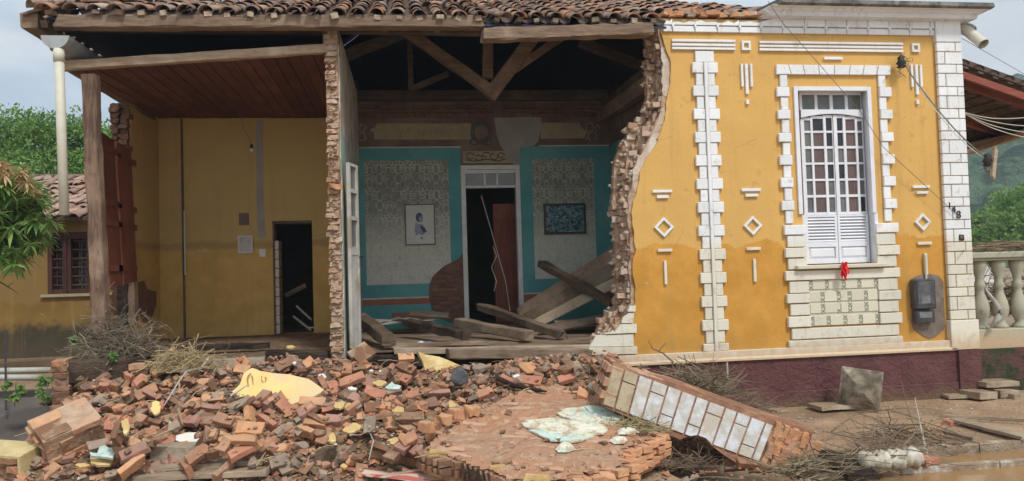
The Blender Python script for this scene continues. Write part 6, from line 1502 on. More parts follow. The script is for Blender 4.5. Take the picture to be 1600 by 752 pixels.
# --- tilted block of wall faced with white coursed plaster
tb = thing('tilted_wall_block', (3.2, -1.9, .2), 'heavy block of wall tipped on its side with white plaster scored into oblong blocks', 'wall block')
def onface(px, py, off=0.): return onY(px, py, -2.22-.30*(px-950)/250.-.08*max(0,(py-(570+.42*(px-970))))/80.-off)
topE = [(958,567),(995.5,583),(1063,601),(1153,634),(1210,662)]
face = [(958,568),(972,570),(996,584),(1063,602),(1105,617),(1153,635),(1212,656),(1272,674),(1266,700),(1262,722),(1235,727),(1195,724),(1153,725),(1132,712),(1113,697),(1100,684),(1088,681),(1075,682),(1063,687),(1017,670),(977,650),(952,640),(941,634)]
b = MB(); b.prism([onface(x, y) for x, y in face], (.03, .42, .02)); blockb = part('brick_body', b, MT['dark_joint'], tb)
TLx, TLy = 958, 568
def fp(s_, v_):   # s along the long side, v down the face
    t0 = (958+(1210-958)*s_, 568+(663-568)*s_-6*math.sin(s_*3.14)*0); b0 = (941+(1186-941)*s_, 634+(724-634)*s_)
    return (t0[0]+(b0[0]-t0[0])*v_, t0[1]+(b0[1]-t0[1])*v_)
sj = [.0,.075,.165,.25,.345,.43,.52,.60,.70,.775,.86,.95,1.0]
wcol = simple('mud_splashed_white_plaster', (.64,.65,.67), (.48,.45,.39), 9, .8, .006, 30, .3, (.50,.44,.35), world=True)
tancol = simple('tan_plaster_block', (.46,.38,.26), (.36,.28,.18), 7, .9, .006)
facepoly = [Vector((x, 0, y)) for x, y in [(958,567),(972,569),(996,583),(1063,601),(1105,616),(1153,634),(1213,659),(1203,693),(1190,706),(1186,724),(1153,725),(1132,712),(1113,697),(1100,684),(1088,681),(1075,682),(1063,687),(1017,670),(977,650),(952,640),(940,634)]]
def clipv(s_, v_):  # keep a corner inside the torn outline
    lo, hi = 0, v_
    x, y = fp(s_, v_)
    if inside(x, y, facepoly): return v_
    for v2 in np.arange(v_, 0, -.04):
        x, y = fp(s_, v2)
        if inside(x, y, facepoly): return v2
    return .05
for i, (a, c_) in enumerate(zip(sj, sj[1:])):
    cuts = [.03, .97] if i % 3 == 2 else ([.03, .30, .97] if i % 2 else [.03, .70, .97])
    for v0, v1 in zip(cuts, cuts[1:]):
        e = .006; s0, s1 = a+e, c_-e; v0_, v1_ = v0+.014, v1-.014
        q = [(s0, v0_), (s1, v0_), (s1, clipv(s1, v1_)), ((s0+s1)/2, clipv((s0+s1)/2, v1_)), (s0, clipv(s0, v1_))]
        if q[2][1] <= v0_+.05 and q[4][1] <= v0_+.05: continue
        b = MB(); b.prism([onface(*fp(s_, v_), .016) for s_, v_ in q], (0, .02, 0)); part('plaster_block', b, tancol if i < 2 else wcol, tb)
def onf3(s_, v_, dpt): p = onface(*fp(s_, v_)); return p+Vector((.03, .42, .02))*dpt
b = MB(); b.prism([onf3(s_, 0., .0)+Vector((0,0,.004)) for s_ in (.28,.45,.6,.78,.9)]+[onf3(s_, 0., .09)+Vector((0,0,.004)) for s_ in (.9,.78,.6,.45,.28)], (0, 0, .006)); part('plaster_rim', b, MT['white_scrap'], tb)
ax = (onf3(1, 0, 0)-onf3(0, 0, 0)).normalized()
eul_ax = math.atan2(-ax.z, math.hypot(ax.x, ax.y)); yaw_ax = math.atan2(ax.y, ax.x)
for i in range(13):
    for d_ in (.15,.4,.65,.9):
        p = onf3((i+.5)/13., 0, d_)-Vector((0,0,.032)); brick_child(tb, p+Vector((0,0,rb.uniform(-.006,.02))), (0, eul_ax, yaw_ax+rb.uniform(-.03,.03)), 'b', MT['slab_brick'], (.55,.85,1))
for i in range(9):                           # courses seen end on at the right, standing on edge
    for k in range(4):
        p = onf3(1.02+.027*i, .10+.25*k+.03*(i % 2), -.01+.03*(k % 2))
        brick_child(tb, p+Vector((0, rb.uniform(-.02,.03), 0)), (0, eul_ax+math.pi/2+rb.uniform(-.1,.1), yaw_ax+rb.uniform(-.08,.08)), 'b', MT['brick_orange'] if rb.random() < .5 else MT['slab_brick'], (.62,.7,.9))
        p = onf3(1.24+rb.uniform(-.03,.02), .12+.25*k, .12+i*.10); brick_child(tb, p+ax*(.02+rb.uniform(-.03,.05)), (math.pi/2*0, eul_ax+math.pi/2*0+rb.uniform(-.06,.06), yaw_ax+rb.uniform(-.08,.08)), 'b', MT['brick_orange'] if rb.random() < .5 else MT['slab_brick'], (.6,.55,1.35))
for i in range(4):
    for k in range(3): p = onf3(.02, .15+.3*k, .1+i*.25); brick_child(tb, p, (0, eul_ax+rb.uniform(-.05,.05), yaw_ax), 'b', MT['slab_brick'], (.6,1,1.3))
b = MB(); b.prism([onface(*fp(.02+.0, .0), .02), onface(*fp(.07,.0), .02), onface(*fp(.06,.9), .02), onface(*fp(.0,.85), .02)], (0,.015,0)); 

for i_ in range(46):
    p = onf3(rb.uniform(.80, 1.28), .95, rb.uniform(.0, .95)); zz_ = rb.uniform(-.02, max(.02, p.z-.05))
    brick_child(tb, (p.x, p.y, zz_), (rb.uniform(-.6,.6), rb.uniform(-.6,.6), rb.uniform(0,3)), 'h' if rb.random() < .6 else 'b', MT['brick_brown'] if rb.random() < .6 else MT['brick_orange'], (rb.uniform(.6,1.1),)*3)
# --- coursed brick lump at the left and yellow-edged chunk in the corner
def lump(name, lab, px, py, dims, rot, mat, seed, loc=None, extra=None, cat='brick lump'):
    p = loc or hit(px, py); t = thing(name, tuple(p), lab, cat); nx3, ny3, nz3 = dims; r = random.Random(seed); R3 = Euler(rot).to_matrix(); off = Vector((nx3*.25/2, ny3*.12/2, 0))
    b = MB(); q = [Vector(v) for v in MB().box(.01, .01, .01, nx3*.25-.01, ny3*.125-.01, nz3*.072-.01).v]; b.add([p+R3@(v-off) for v in q], [(0,3,2,1),(4,5,6,7),(0,1,5,4),(1,2,6,5),(2,3,7,6),(3,0,4,7)]); part('mortar_core', b, MT['wall_core'], t)
    for k in range(nz3):
        for j in range(ny3):
            for i in range(nx3+1):
                if (k == nz3-1 or j == 0 or i in (0, nx3-1) or i == nx3):
                    x = (i+.5-(k % 2)*.5)*.25; hs_ = False
                    if (k % 2 == 0 and i == nx3) : continue
                    if r.random() < .28 and k == nz3-1: continue
                    if (k % 2) and i in (0, nx3): x = .0625 if i == 0 else nx3*.25-.0625; hs_ = True
                    v = Vector((x, (j+.5)*.125, (k+.5)*.072))+Vector((r.uniform(-.022,.022), r.uniform(-.035,.015), r.uniform(-.01,.012)))
                    brick_child(t, p+R3@(v-off), (R3@Euler((r.uniform(-.09,.09), r.uniform(-.07,.07), r.uniform(-.12,.12))).to_matrix()).to_euler(), 'h' if hs_ else 'b', mat[r.randrange(len(mat))])
    return t, p, R3, off
lump('brick_lump', 'lump of coursed orange brickwork tipped over at the left of the heap', 112, 700, (2,3,5), (math.radians(28), math.radians(-18), math.radians(38)), [MT['brick_orange'], MT['brick'], MT['slab_brick']], 5)
cp_ = onZ(6, 752, .02); t, p, R3, off = lump('yellow_edged_chunk', 'brick chunk with pale yellow plaster edges in the near left corner', 0, 0, (2,2,5), (math.radians(10), math.radians(4), math.radians(-14)), [MT['brick_red'], MT['brick']], 6, loc=Vector((onY(47,680,-1.9).x-.25, -1.8, .05)))
for pts in ([(-.03,-.03,.0),(.52,-.03,.0),(.52,-.03,.23),(-.03,-.03,.25)],):
    pass
yl = simple('pale_yellow_plaster', (.62,.50,.26), (.50,.39,.19), 7, .9, .005)
b = MB(); q = MB().box(-.02, -.02, .362, .53, .28, .385).v; b.add([p+R3@(Vector(v)-off) for v in q], [(0,3,2,1),(4,5,6,7),(0,1,5,4),(1,2,6,5),(2,3,7,6),(3,0,4,7)]); part('plaster_layer', b, yl, t)
b = MB(); q = MB().box(.505, -.02, .0, .53, .28, .36).v; b.add([p+R3@(Vector(v)-off) for v in q], [(0,3,2,1),(4,5,6,7),(0,1,5,4),(1,2,6,5),(2,3,7,6),(3,0,4,7)]); part('plaster_layer', b, yl, t)

# --- timbers and boards lying about
def lay(name, a, b_, Ya, Yb, w_, h_, mat, lab, cat='timber', sd=1, wear=.014, spl=.02, seg=12): return single(name, timber(onY(*a, Ya), onY(*b_, Yb), w_, h_, seed=sd, wear=wear, splinter=spl, seg=seg), MT[mat], lab, cat)
lay('charred_log', (100,581), (232,577), -.25, -.18, .22, .27, 'wood_log', 'thick dark squared log lying along the top left of the rubble', sd=3, wear=.02)
lay('fallen_beam', (563,497), (607,531), 1.7, .12, .17, .14, 'wood_beam', 'short thick beam on the parlour floor beside the white door leaf', sd=5, spl=.03)
lay('fallen_beam', (636,504), (728,524), 1.6, .25, .13, .11, 'wood_log', 'rotten dark beam on the parlour floor, second from the white door', sd=6, wear=.028, spl=.04)
lay('fallen_beam', (716,504), (828,525), 1.5, .2, .15, .12, 'wood_floor', 'smooth grey beam ending square on the parlour floor edge', sd=7)
lay('fallen_beam', (754,480), (880,524), 1.9, .3, .15, .10, 'wood_beam', 'beam with a splintered end propped before the inner doorway', sd=8, wear=.018, spl=.07)
lay('fallen_beam', (846,412), (958,475), 2.3, .9, .15, .10, 'wood_beam', 'beam leaning across the planks toward the torn wall', sd=9)
def plankq(a, b_, Ya, Yb, w_, lab, mat='wood_old', sd=1, up=(0,-.5,1)): return single('fallen_plank', timber(onY(*a, Ya), onY(*b_, Yb), w_, .03, up=up, seed=sd, wear=.006, splinter=.05), MT[mat], lab, 'plank')
plankq((812,492), (962,398), 2.4, 1.5, .26, 'uppermost of the planks leaning up to the right in the parlour', 'wood_old', 1, (-.3,-.8,.5))
plankq((822,500), (966,416), 2.1, 1.3, .22, 'second of the planks leaning up to the right in the parlour', 'wood_floor', 2, (-.3,-.8,.5))
plankq((840,505), (972,436), 1.8, 1.1, .16, 'third narrow plank leaning up to the right in the parlour', 'wood_grey', 3, (-.3,-.8,.5))
plankq((845,516), (975,492), 1.2, .9, .2, 'plank lying low under the leaning planks in the parlour', 'wood_dark', 4)
plankq((870,508), (985,502), 1.5, 1.2, .25, 'board lying flat at the back right of the parlour floor', 'wood_floor', 5)
plankq((640,489), (700,493), 2.6, 2.6, .14, 'small board lying by the terracotta stripe', 'wood_grey', 6)
b = MB(); c = onY(640, 498, 2.3); 
for k in range(10): b.add([c+Vector((rb.uniform(-.6,.5), rb.uniform(-.3,.3), -.06))+Vector(v)*rb.uniform(.03,.09) for v in ((1,0,0),(-1,0,0),(0,1,0),(0,-1,0),(0,0,1))], [(0,2,4),(2,1,4),(1,3,4),(3,0,4)])
single('plaster_crumbs', b, MT['patch'], 'pale plaster crumbs at the foot of the teal wall', 'plaster crumbs', kind='stuff')
b = MB(); b.tube([onY(752,306,2.8), onY(768,362,2.7), onY(790,440,2.6), onY(797,486,2.4)], .007, 4); single('loose_rod', b, MT['whitepole'], 'thin pale rod leaning in the inner doorway', 'rod')
b = MB(); b.tube([onY(770,385,2.9), onY(776,400,2.85), onY(768,418,2.85), onY(776,440,2.8), onY(772,455,2.8)], .006, 4); single('dangling_cord', b, MT['pvc'], 'short curled cord dangling in the inner doorway', 'cord')
for k, (a, c_, r_, lab) in enumerate((((446,462),(478,446),.04,'brown chair rail tilted inside the small dark doorway'),((463,478),(487,500),.018,'upper pale stick inside the small dark doorway'),((458,494),(486,516),.02,'lower pale stick inside the small dark doorway'),((480,512),(500,512),.012,'short stick on the sill of the small dark doorway'))):
    b = MB(); b.tube([onY(*a, BACK+.35 if k < 3 else 2.9), onY(*c_, BACK+.3 if k < 3 else 2.8)], r_, 6); single('stick', b, MT['wood_floor'] if k == 0 else MT['whitepole'], lab, 'stick')
# pale slab step and boards before the left room
b = MB(); b.box(onY(300, 560, .0).x, -.02, .80, onY(418, 560, 0).x, .5, .915); rough(b, .01, 5); single('stone_step', b, MT['concrete'], 'pale stone step at the edge of the yellow left room', 'step')
lay('sill_timber', (418,556), (512,556), .02, .05, .14, .13, 'wood_log', 'dark sill timber between the stone step and the torn wall end', sd=12)
lay('floor_timber', (250,545), (420,540), .6, .7, .12, .07, 'wood_log', 'dirty timber lying behind the stone step', sd=13, wear=.02)
# grey poles and ramp at the far left
b = MB(); b.tube([onY(-20,580,.4), onY(90,578,.4)], .035, 8); single('pale_pole', b, MT['whitepole'], 'upper of two pale poles lying at the far left', 'pole', group='pale poles at the far left', smooth=True)
b = MB(); b.tube([onY(-20,590,.2), onY(66,590,.2)], .035, 8); single('pale_pole', b, MT['whitepole'], 'lower shorter one of two pale poles at the far left', 'pole', group='pale poles at the far left', smooth=True)
greyc = simple('grey_wet_concrete', (.10,.085,.075), (.13,.11,.095), 4, .8, .01, 30, .3, (.08,.065,.055))
b = MB(); b.prism([(-7.5,.35,.0),(-3.7,.35,.0),(-3.7,.35,.62),(-7.5,.35,.62)], (0,.1,0)); b.prism([(-7.5,.34,.55),(-3.75,.34,.55),(-3.9,-1.2,.0),(-7.5,-1.2,.0)], (0,0,-.05)); single('concrete_ramp', b, greyc, 'smooth dark concrete ramp beside the heap at the far left', 'ramp')
b = MB(); b.box(-9, .5, -.05, -4.2, NY, .56); struct('neighbour_yard', b, MT['mud'])
b = MB(); b.tube([onY(8,520,.3), onY(10,640,-.2)], .012, 5); single('iron_rod', b, MT['iron'], 'thin dark rod standing upright at the far left edge', 'rod')

# --- brick pier at the left end of the log, bricks lying on the log
def pier(px, py0, py1, Y, nw_, lab):
    z1_, z0_ = onY(px, py0, Y).z, onY(px, py1, Y).z; x = onY(px, py0, Y).x; t = thing('brick_pier', (x, Y, z0_), lab, 'brick pier'); z = z0_; k = 0
    b = MB(); b.box(x-.08*nw_, Y-.06, z0_-.1, x+.08*nw_, Y+.14, z1_-.02); part('mortar_core', b, MT['wall_core'], t)
    while z < z1_-.03: brick_child(t, (x+rb.uniform(-.01,.01), Y, z+.035), (rb.uniform(-.06,.06), rb.uniform(-.07,.07), rb.uniform(-.15,.15)), 'b', MT['brick'] if rb.random() < .5 else MT['brick_brown'], (rb.uniform(.65,.88)*nw_, 1.6, 1.12)); z += .068; k += 1
pier(98, 561, 640, -.3, 1, 'narrow worn brick pier at the left end of the dark log'); pier(219, 564, 606, -.3, .9, 'stub of brick pier at the right end of the dark log')

# --- the big yellow plaster slab and its smaller neighbour
def sheet(name, pts, pl, lab, mat, th=.035, cat='plaster slab', marks=None, grp=None):
    """pts in the picture laid on the plane z = c + a*(y-y0) + e*(x-x0)"""
    (x0, y0, c), a, e = pl; n = Vector((-e, -a, 1)); k = n.dot(Vector((x0, y0, c)))
    def on(px, py, dz=0): d = Vector(ray(px, py)); C_ = Vector(CAM); return C_+d*((k+dz-n.dot(C_))/n.dot(d))
    P_ = [on(*q) for q in pts]; F_ = []
    for u_, v_ in zip(P_, P_[1:]+P_[:1]):
        m__ = max(1, int((v_-u_).length/.05)); F_ += [u_.lerp(v_, i/m__)+Vector((rb.uniform(-.006,.006), rb.uniform(-.006,.006), 0)) for i in range(m__)]
    t = thing(name, tuple(sum(P_, Vector())/len(P_)), lab, cat, grp); nn_ = n.normalized()*th
    b = MB(); b.prism(F_, -nn_*.35); part('paint_face', b, MT[mat], t); cc = sum(F_, Vector())/len(F_)
    b = MB(); b.prism([cc+(f_-cc)*1.015-nn_*.36 for f_ in F_], -nn_); rough(b, .006, 20); part('plaster_back', b, MT['plaster_back'], t)
    for mk_ in (marks or []): b = MB(); b.prism([on(*q, .001) for q in mk_], n.normalized()*.001); part('smudge', b, MT['smudge'], t)
    for i_ in range(len(P_)): pass
    return t, on
q = hit(430, 600); big = [(362,612),(374.6,601),(380.6,583),(394,575),(407,580),(425,583),(452,585),(484,593),(498,602),(507,610),(490,620),(456,632),(435,619),(419,616),(404,619),(390,626.5),(375,621)]
sheet('yellow_plaster_slab', big, ((q.x, q.y-.05, q.z+.10), .62, .03), 'largest yellow plaster slab, lying face up on the bricks with brown smudges', 'yslab', marks=[[(385,592),(387,587),(391,583),(393,584),(390,589),(388,595),(389,604),(387,606),(386,599)],[(392,588),(394,586),(396,592),(396,601),(395,603),(394,596)],[(408,588),(410,587),(409,593),(412,597),(411,599),(408,596)],[(413,590),(416,589),(417,593),(415,598),(413,597),(415,594)]])
q = hit(693, 575); sheet('yellow_plaster_slab', [(653,549),(665,554),(686,557.6),(705,565),(720,572),(737,586),(724,583),(712,575),(696,581),(673,584),(665,580),(660,564)], ((q.x, q.y-.12, q.z+.24), 1.1, -.25), 'dull yellow plaster slab with a pointed top, just below the floor joists', 'yscrap')

# --- pillar cap: square pyramid-topped stone tipped on its side
sc_t = thing('pillar_cap_stone', tuple(onY(1335, 650, -.45)), 'square pyramid-topped stone cap standing on edge by the purple plinth', 'stone cap')
Cc = onY(1345, 617, -.5); fx2 = Vector((.86,-.42,.0)).normalized(); R_cap = Matrix.Rotation(math.radians(-14), 3, 'Y')
nrm = Vector((-.55,-.80,.12)).normalized(); upv = (Vector((.16,0,1))-nrm*Vector((.16,0,1)).dot(nrm)).normalized(); rtv = upv.cross(nrm)*-1
def capring(s_, d_): return [Cc+rtv*(a*s_)+upv*(c_*s_)+nrm*d_ for a, c_ in ((-1,-1),(1,-1),(1,1),(-1,1))]
b = MB(); rings = [capring(.235,-.07), capring(.235,.0), capring(.20,.02), capring(.20,.035), capring(.055,.15)]
for r_ in rings: b.v += [tuple(p) for p in r_]
for k in range(4):
    for j in range(4): b.f.append((4*k+j, 4*k+(j+1) % 4, 4*k+4+(j+1) % 4, 4*k+4+j)); b.m.append(0)
b.f += [(3,2,1,0), (16,17,18,19)]; b.m += [0,0]; rough(b, .004, 12)
o = part('cap_body', b, MT['concrete_pale'], sc_t, bevel=.008)
mz = min(v[2] for v in b.v); print('cap min z', mz)
for ch_ in sc_t.children: ch_.location = (0, 0, -mz+.0)
stone = MT['concrete']
def stoneq(px, py, Y, w_, d_, h_, rz_, lab, mat='mud_slab', name='stone_slab', z0_=None, cat='stone', rx_=0):
    c = onY(px, py, Y); z = c.z if z0_ is None else z0_; R3 = Euler((rx_, rb.uniform(-.05,.05), rz_)).to_matrix(); b = MB(); b.obox((c.x, Y, z+h_/2), R3@Vector((w_/2,0,0)), R3@Vector((0,d_/2,0)), R3@Vector((0,0,h_/2))); 
    bm = bmesh.new(); me = b.mesh('t', MT[mat]); bm.from_mesh(me); bmesh.ops.subdivide_edges(bm, edges=bm.edges, cuts=2, use_grid_fill=True); nb2 = MB(); nb2.v = [tuple(v.co) for v in bm.verts]; bm.verts.index_update(); nb2.f = [tuple(v.index for v in f_.verts) for f_ in bm.faces]; nb2.m = [0]*len(nb2.f); bm.free(); rough(nb2, .012, 9, px)
    return single(name, nb2, MT[mat], lab, cat, bevel=.004)
stoneq(1300, 632, -.35, .5, .3, .05, .1, 'flat stone flag lying left of the pillar cap', z0_=.02); stoneq(1552, 632, -.05, .5, .35, .07, .05, 'top paving slab of the small stack by the mossy wall', z0_=.13)
stoneq(1530, 640, -.25, .3, .3, .09, .2, 'left lower paving slab of the small stack by the mossy wall', z0_=.02); stoneq(1568, 640, -.22, .26, .3, .09, -.1, 'right lower paving slab of the small stack by the mossy wall', z0_=.02)
stoneq(1505, 636, -.15, .5, .2, .04, -.1, 'dark flat slab left of the small paving stack', 'mud_slab', z0_=.02); stoneq(1598, 648, -.35, .4, .2, .07, .0, 'grey slab at the right edge beyond the paving stack', z0_=.01)
for a, c_, w_, lab, sd in (((1494,656),(1606,684),.16,'broad weathered plank slanting to the right edge of the mud',1),((1470,650),(1600,657),.03,'thin pale lath lying above the broad weathered plank',2),((1478,676),(1520,686),.05,'short dark stick below the broad weathered plank',3)):
    A_, B_ = onZ(*a, .05), onZ(*c_, .05); single('mud_plank', timber(A_, B_, w_, .035, seed=sd, wear=.006, splinter=.04), MT['wood_grey'] if sd < 3 else MT['stick'], lab, 'plank')
stoneq(1302, 716, 0, 1,1,1,0,'x') if False else None
# ribbed white sack half buried in the mud
b = MB(); A_, B_ = onZ(1345, 722, .1), onZ(1440, 715, .09); n_ = 22
pp_, rr2 = [], []
for i in range(n_+1): t = i/n_; pp_.append(A_.lerp(B_, t)); rr2.append(.075+.022*math.sin(i*2.4)+.01*math.sin(i*1.1) if 0 < i < n_ else .03)
b.tube(pp_, rr2, 10); rough(b, .012, 9); single('white_ribbed_sack', b, MT['dirty_sack'], 'white crumpled ribbed sack half buried among twigs in the mud', 'sack', smooth=True)
b = MB(); P_ = [onZ(1270,700,.12), onZ(1340,712,.10), onZ(1375,742,.05), onZ(1325,742,.05), onZ(1290,722,.07)]; b.prism(P_, (0,0,-.04)); single('bark_sheet', b, MT['wood_log'], 'dark sheet of bark on the mud right of the tilted wall block', 'bark')
# greenish curved sheath
b = MB(); A_ = hit(48, 640)+Vector((0,0,.04)); B_ = hit(138, 605)+Vector((0,-.05,.08)); n_ = 10
for i in range(n_+1):
    t = i/n_; c = A_.lerp(B_, t)+Vector((0,-.02,-.09*math.sin(t*math.pi)*.5)); w_ = .02+.11*math.sin(math.pi*min(1,t*.75+.12)); b.v += [tuple(c+Vector((0,w_*.7,w_*.45))), tuple(c+Vector((0,0,-.03))), tuple(c+Vector((0,-w_*.5,w_*.25)))]
for i in range(n_): b.f += [(3*i,3*i+1,3*i+4,3*i+3),(3*i+1,3*i+2,3*i+5,3*i+4)]; b.m += [0,0]
sh = simple('olive_brown_sheath', (.26,.21,.09), (.20,.15,.07), 6, .6, .004); o = single('palm_sheath', b, sh, 'olive brown palm sheath lying curved below the brick pier', 'palm sheath', smooth=True); o.modifiers.new('s','SOLIDIFY').thickness = .012
# mud-covered boards and concrete block at the front left
for (a, c_, lab, sd) in (((226,734),(412,732),'rear board of the muddy pair at the near edge of the heap',1),((214,748),(420,748),'front board of the muddy pair at the near edge of the heap',2)):
    p0, p1 = hit(*a), hit(*c_); z_ = max(p0.z, p1.z)+.015; single('muddy_board', timber((p0.x, p0.y, z_), (p1.x, p1.y, z_), .17, .05, seed=sd, wear=.008), MT['wood_grey'], lab, 'board')
p = hit(278, 712); stoneq(278, 712, p.y, .42, .2, .13, -.03, 'squared muddy concrete block behind the muddy boards', 'concrete', 'concrete_block', p.z-.03, 'concrete block')
p = hit(568, 556); t, pq_, R3, off = lump('tile_slab', 'mortar-caked square of brickwork leaning at the foot of the torn wall end', 570, 545, (1,2,1), (math.radians(38), math.radians(-28), math.radians(28)), [MT['brick_grey']], 8, loc=Vector((onY(567,548,-.12).x, -.12, onY(567,556,-.12).z)), cat='brickwork piece')
# register lumps coarsely in the height field
# ---------------------------------------------------------------- random filling of the heap
def okspot(px, py, x, y):
    if in2(x, y): return False
    if inside(px, py, [Vector((a, 0, c_)) for a, c_ in big]): return False
    if 60 < px < 165 and 640 < py < 735: return False
    if px < 50 and py > 640: return False
    if 85 < px < 245 and py < 602: return False
    return True
nfill = 0; tries = 0
while nfill < 190 and tries < 6000:
    tries += 1; px_, py_ = R_.uniform(55, 960), R_.uniform(566, 752)
    if px_ > 690 and py_ > 640-(px_-690)*.2: continue
    if px_ < 100 and py_ < 640: continue
    p = hit(px_, py_)
    if p.y > .0 or p.y < -2.75 or not okspot(px_, py_, p.x, p.y): continue
    u_ = R_.random(); kind = 'b' if u_ < (.5 if px_ < 690 else .2) else ('h' if u_ < .75 else 'c'); tone = R_.choice('nnnnonrbbmgnbng' if px_ < 690 else 'gbbnggon')
    hf = {'b':(.117,.057,.029),'h':(.062,.057,.029),'c':(.065,.055,.04)}[kind]; s_ = R_.uniform(.8,1.15) if kind != 'c' else R_.uniform(.7,1.7)
    if R_.random() < .25 and kind != 'c': hf = (hf[0], hf[2], hf[1]); edge_ = True
    else: edge_ = False
    res = settle(p.x, p.y, [h_*s_ for h_ in hf], R_.uniform(-1.6,1.6), (R_.gauss(0,.28), R_.gauss(0,.28)-.12))
    if not res: continue
    loc, M_ = res
    if edge_: M_ = M_@Matrix.Rotation(math.pi/2, 3, 'X')
    loose(kind, tone, loc, M_, (s_,)*3 if kind == 'c' else (s_,1,1), 'on edge' if edge_ else ('tilted' if M_.col[2].z < .86 else 'flat')); nfill += 1
# ---------------------------------------------------------------- bricks one can pick out in the photograph
BRK = """105 610 27 40 b o;163 609 17 0 h r;150 626 42 0 c g;145 557 28 0 b o;170 557 22 0 h o;255 579 38 40 b o;202 593 20 -30 h r;218 598 24 45 b r;256 602 24 10 c o;320 602 30 0 b o;293 601 26 5 h b;283 620 30 -35 b g;272 634 36 -30 b b;331 625 36 5 b o;332 643 35 -15 b m;236 621 26 -20 b m;197 618 18 60 c o;220 648 24 30 c n;94 720 46 12 b m;55 726 26 -25 b g;79 742 30 40 b n;159 698 40 20 b g;136 738 22 0 c n;174 745 26 30 c g;174 666 32 80 b r;214 664 36 70 b n;242 667 34 -12 h b;211 697 20 75 h o;226 694 22 0 c o;211 710 42 20 b m;206 733 44 47 b o;271 671 20 15 h g;331 687 26 0 h b;331 714 36 5 h b;418 664 40 -35 b r;392 674 42 -5 b o;383 688 38 -8 b n;438 680 40 50 b m;456 679 24 70 h o;479 679 30 -30 b o;377 709 42 27 b r;438 704 30 25 c o;436 726 28 5 b g;494 661 36 -10 b o;408 626 34 50 b n;424 632 34 55 b m;443 629 30 -50 b n;449 642 38 -40 b r;488 632 40 0 b o;478 645 30 25 b m;446 572 30 30 b n;482 569 24 -55 h o;377 580 26 0 b o;352 600 18 0 c o;522 609 34 -65 b r;543 579 28 88 h n;560 583 28 0 b b;549 597 44 15 b r;526 588 22 10 c o;635 561 26 0 b o;634 577 30 -30 b b;628 593 30 -35 b r;586 618 34 -12 b r;611 614 32 10 b n;558 626 34 -30 b m;587 641 36 10 b b;603 638 16 80 h o;552 643 30 35 b n;652 602 26 20 c b;517 638 26 5 h m;578 669 32 88 b g;612 668 22 0 h n;599 684 22 0 c n;618 712 40 45 b b;564 716 32 10 c b;595 704 34 -30 b b;523 659 28 5 b m;685 619 36 5 b m;698 594 28 0 c g;714 619 26 10 c b;745 598 36 0 c b;756 618 28 20 b r;750 578 32 5 c g;796 600 34 -25 b r;821 578 40 -20 c o;853 578 36 0 c b;882 580 30 -10 c b;902 577 26 70 c g;830 598 36 -10 b r;885 594 30 5 b r;925 610 34 80 c g;911 618 18 60 h o;901 606 28 20 c b;640 656 48 0 b b;672 634 26 15 b n;350 660 30 -10 b n;312 612 24 -20 b b;360 640 28 30 c g;300 640 26 10 b n;245 640 24 20 b r;505 604 26 -60 b n;470 600 24 -15 c n;540 620 26 30 h b;500 680 24 30 c b;640 690 28 20 b n;660 665 24 -30 h b;350 700 26 60 h n;300 660 28 -20 h m;250 690 24 10 c n;395 726 30 -20 c g;470 700 26 10 c g;530 690 28 -25 c b;620 640 24 50 h r;645 622 26 10 b r;575 600 22 -10 h m;600 590 22 40 h n;600 580 22 -20 c b;575 590 20 0 c n;185 640 24 20 c o;130 655 20 0 h o"""
for i, rec in enumerate(BRK.split(';')):
    a = rec.split(); px_, py_, ln, ang = map(float, a[:4]); kind, tone = a[4], a[5]
    p = hit(px_, py_+4); d_ = (Vector(p)-Vector(CAM)).dot(Vector(BF)); Lr = ln*d_/F
    base = {'b':.235,'h':.125,'c':.14}[kind]; sx = min(1.2 if kind != 'c' else 2.2, max(.6, Lr/base)); th = math.radians(ang); rr_ = random.Random(i*7+1)
    steep = rr_.uniform(.45, .95) if kind != 'c' else .3           # how far the broad face leans towards the street
    n = Vector((rr_.uniform(-.15,.15), -math.sin(steep), math.cos(steep))).normalized()
    fs = max(.45, math.sin(math.atan2(n.z*.25-n.y*.97, 1)*1.4)); u_ = Vector((math.cos(th), math.sin(th)/fs*n.z, 0)); u_.z = -(u_.x*n.x+u_.y*n.y)/n.z; 
    if u_.length < 1e-3: continue
    u_.normalize(); v_ = n.cross(u_)
    if kind != 'c' and rr_.random() < .18: n, v_ = -v_, n
    M_ = Matrix((u_, v_, n)).transposed(); lift = .032 if kind != 'c' else .03
    loc = p+Vector((0, 0, lift+.012)); s3 = (sx, 1, 1) if kind != 'c' else (sx, sx*.85, sx*.9)
    if kind == 'b' and sx < .75: kind = 'h'; s3 = (min(1.3, Lr/.125), 1, 1)
    loose(kind, tone, loc, M_, s3, 'tilted' if steep > .6 else 'flat', (px_, py_))
    hf = (.117*sx, .057, .03); i0, i1, j0, j1, m, uu, vv_ = place(p.x, p.y, hf, yaw=math.atan2(u_.y, u_.x))
    sub = HG[j0:j1, i0:i1]; sub[m] = np.maximum(sub[m], min(loc.z+.01, float(sub[m].max())+.12 if m.any() else 0))
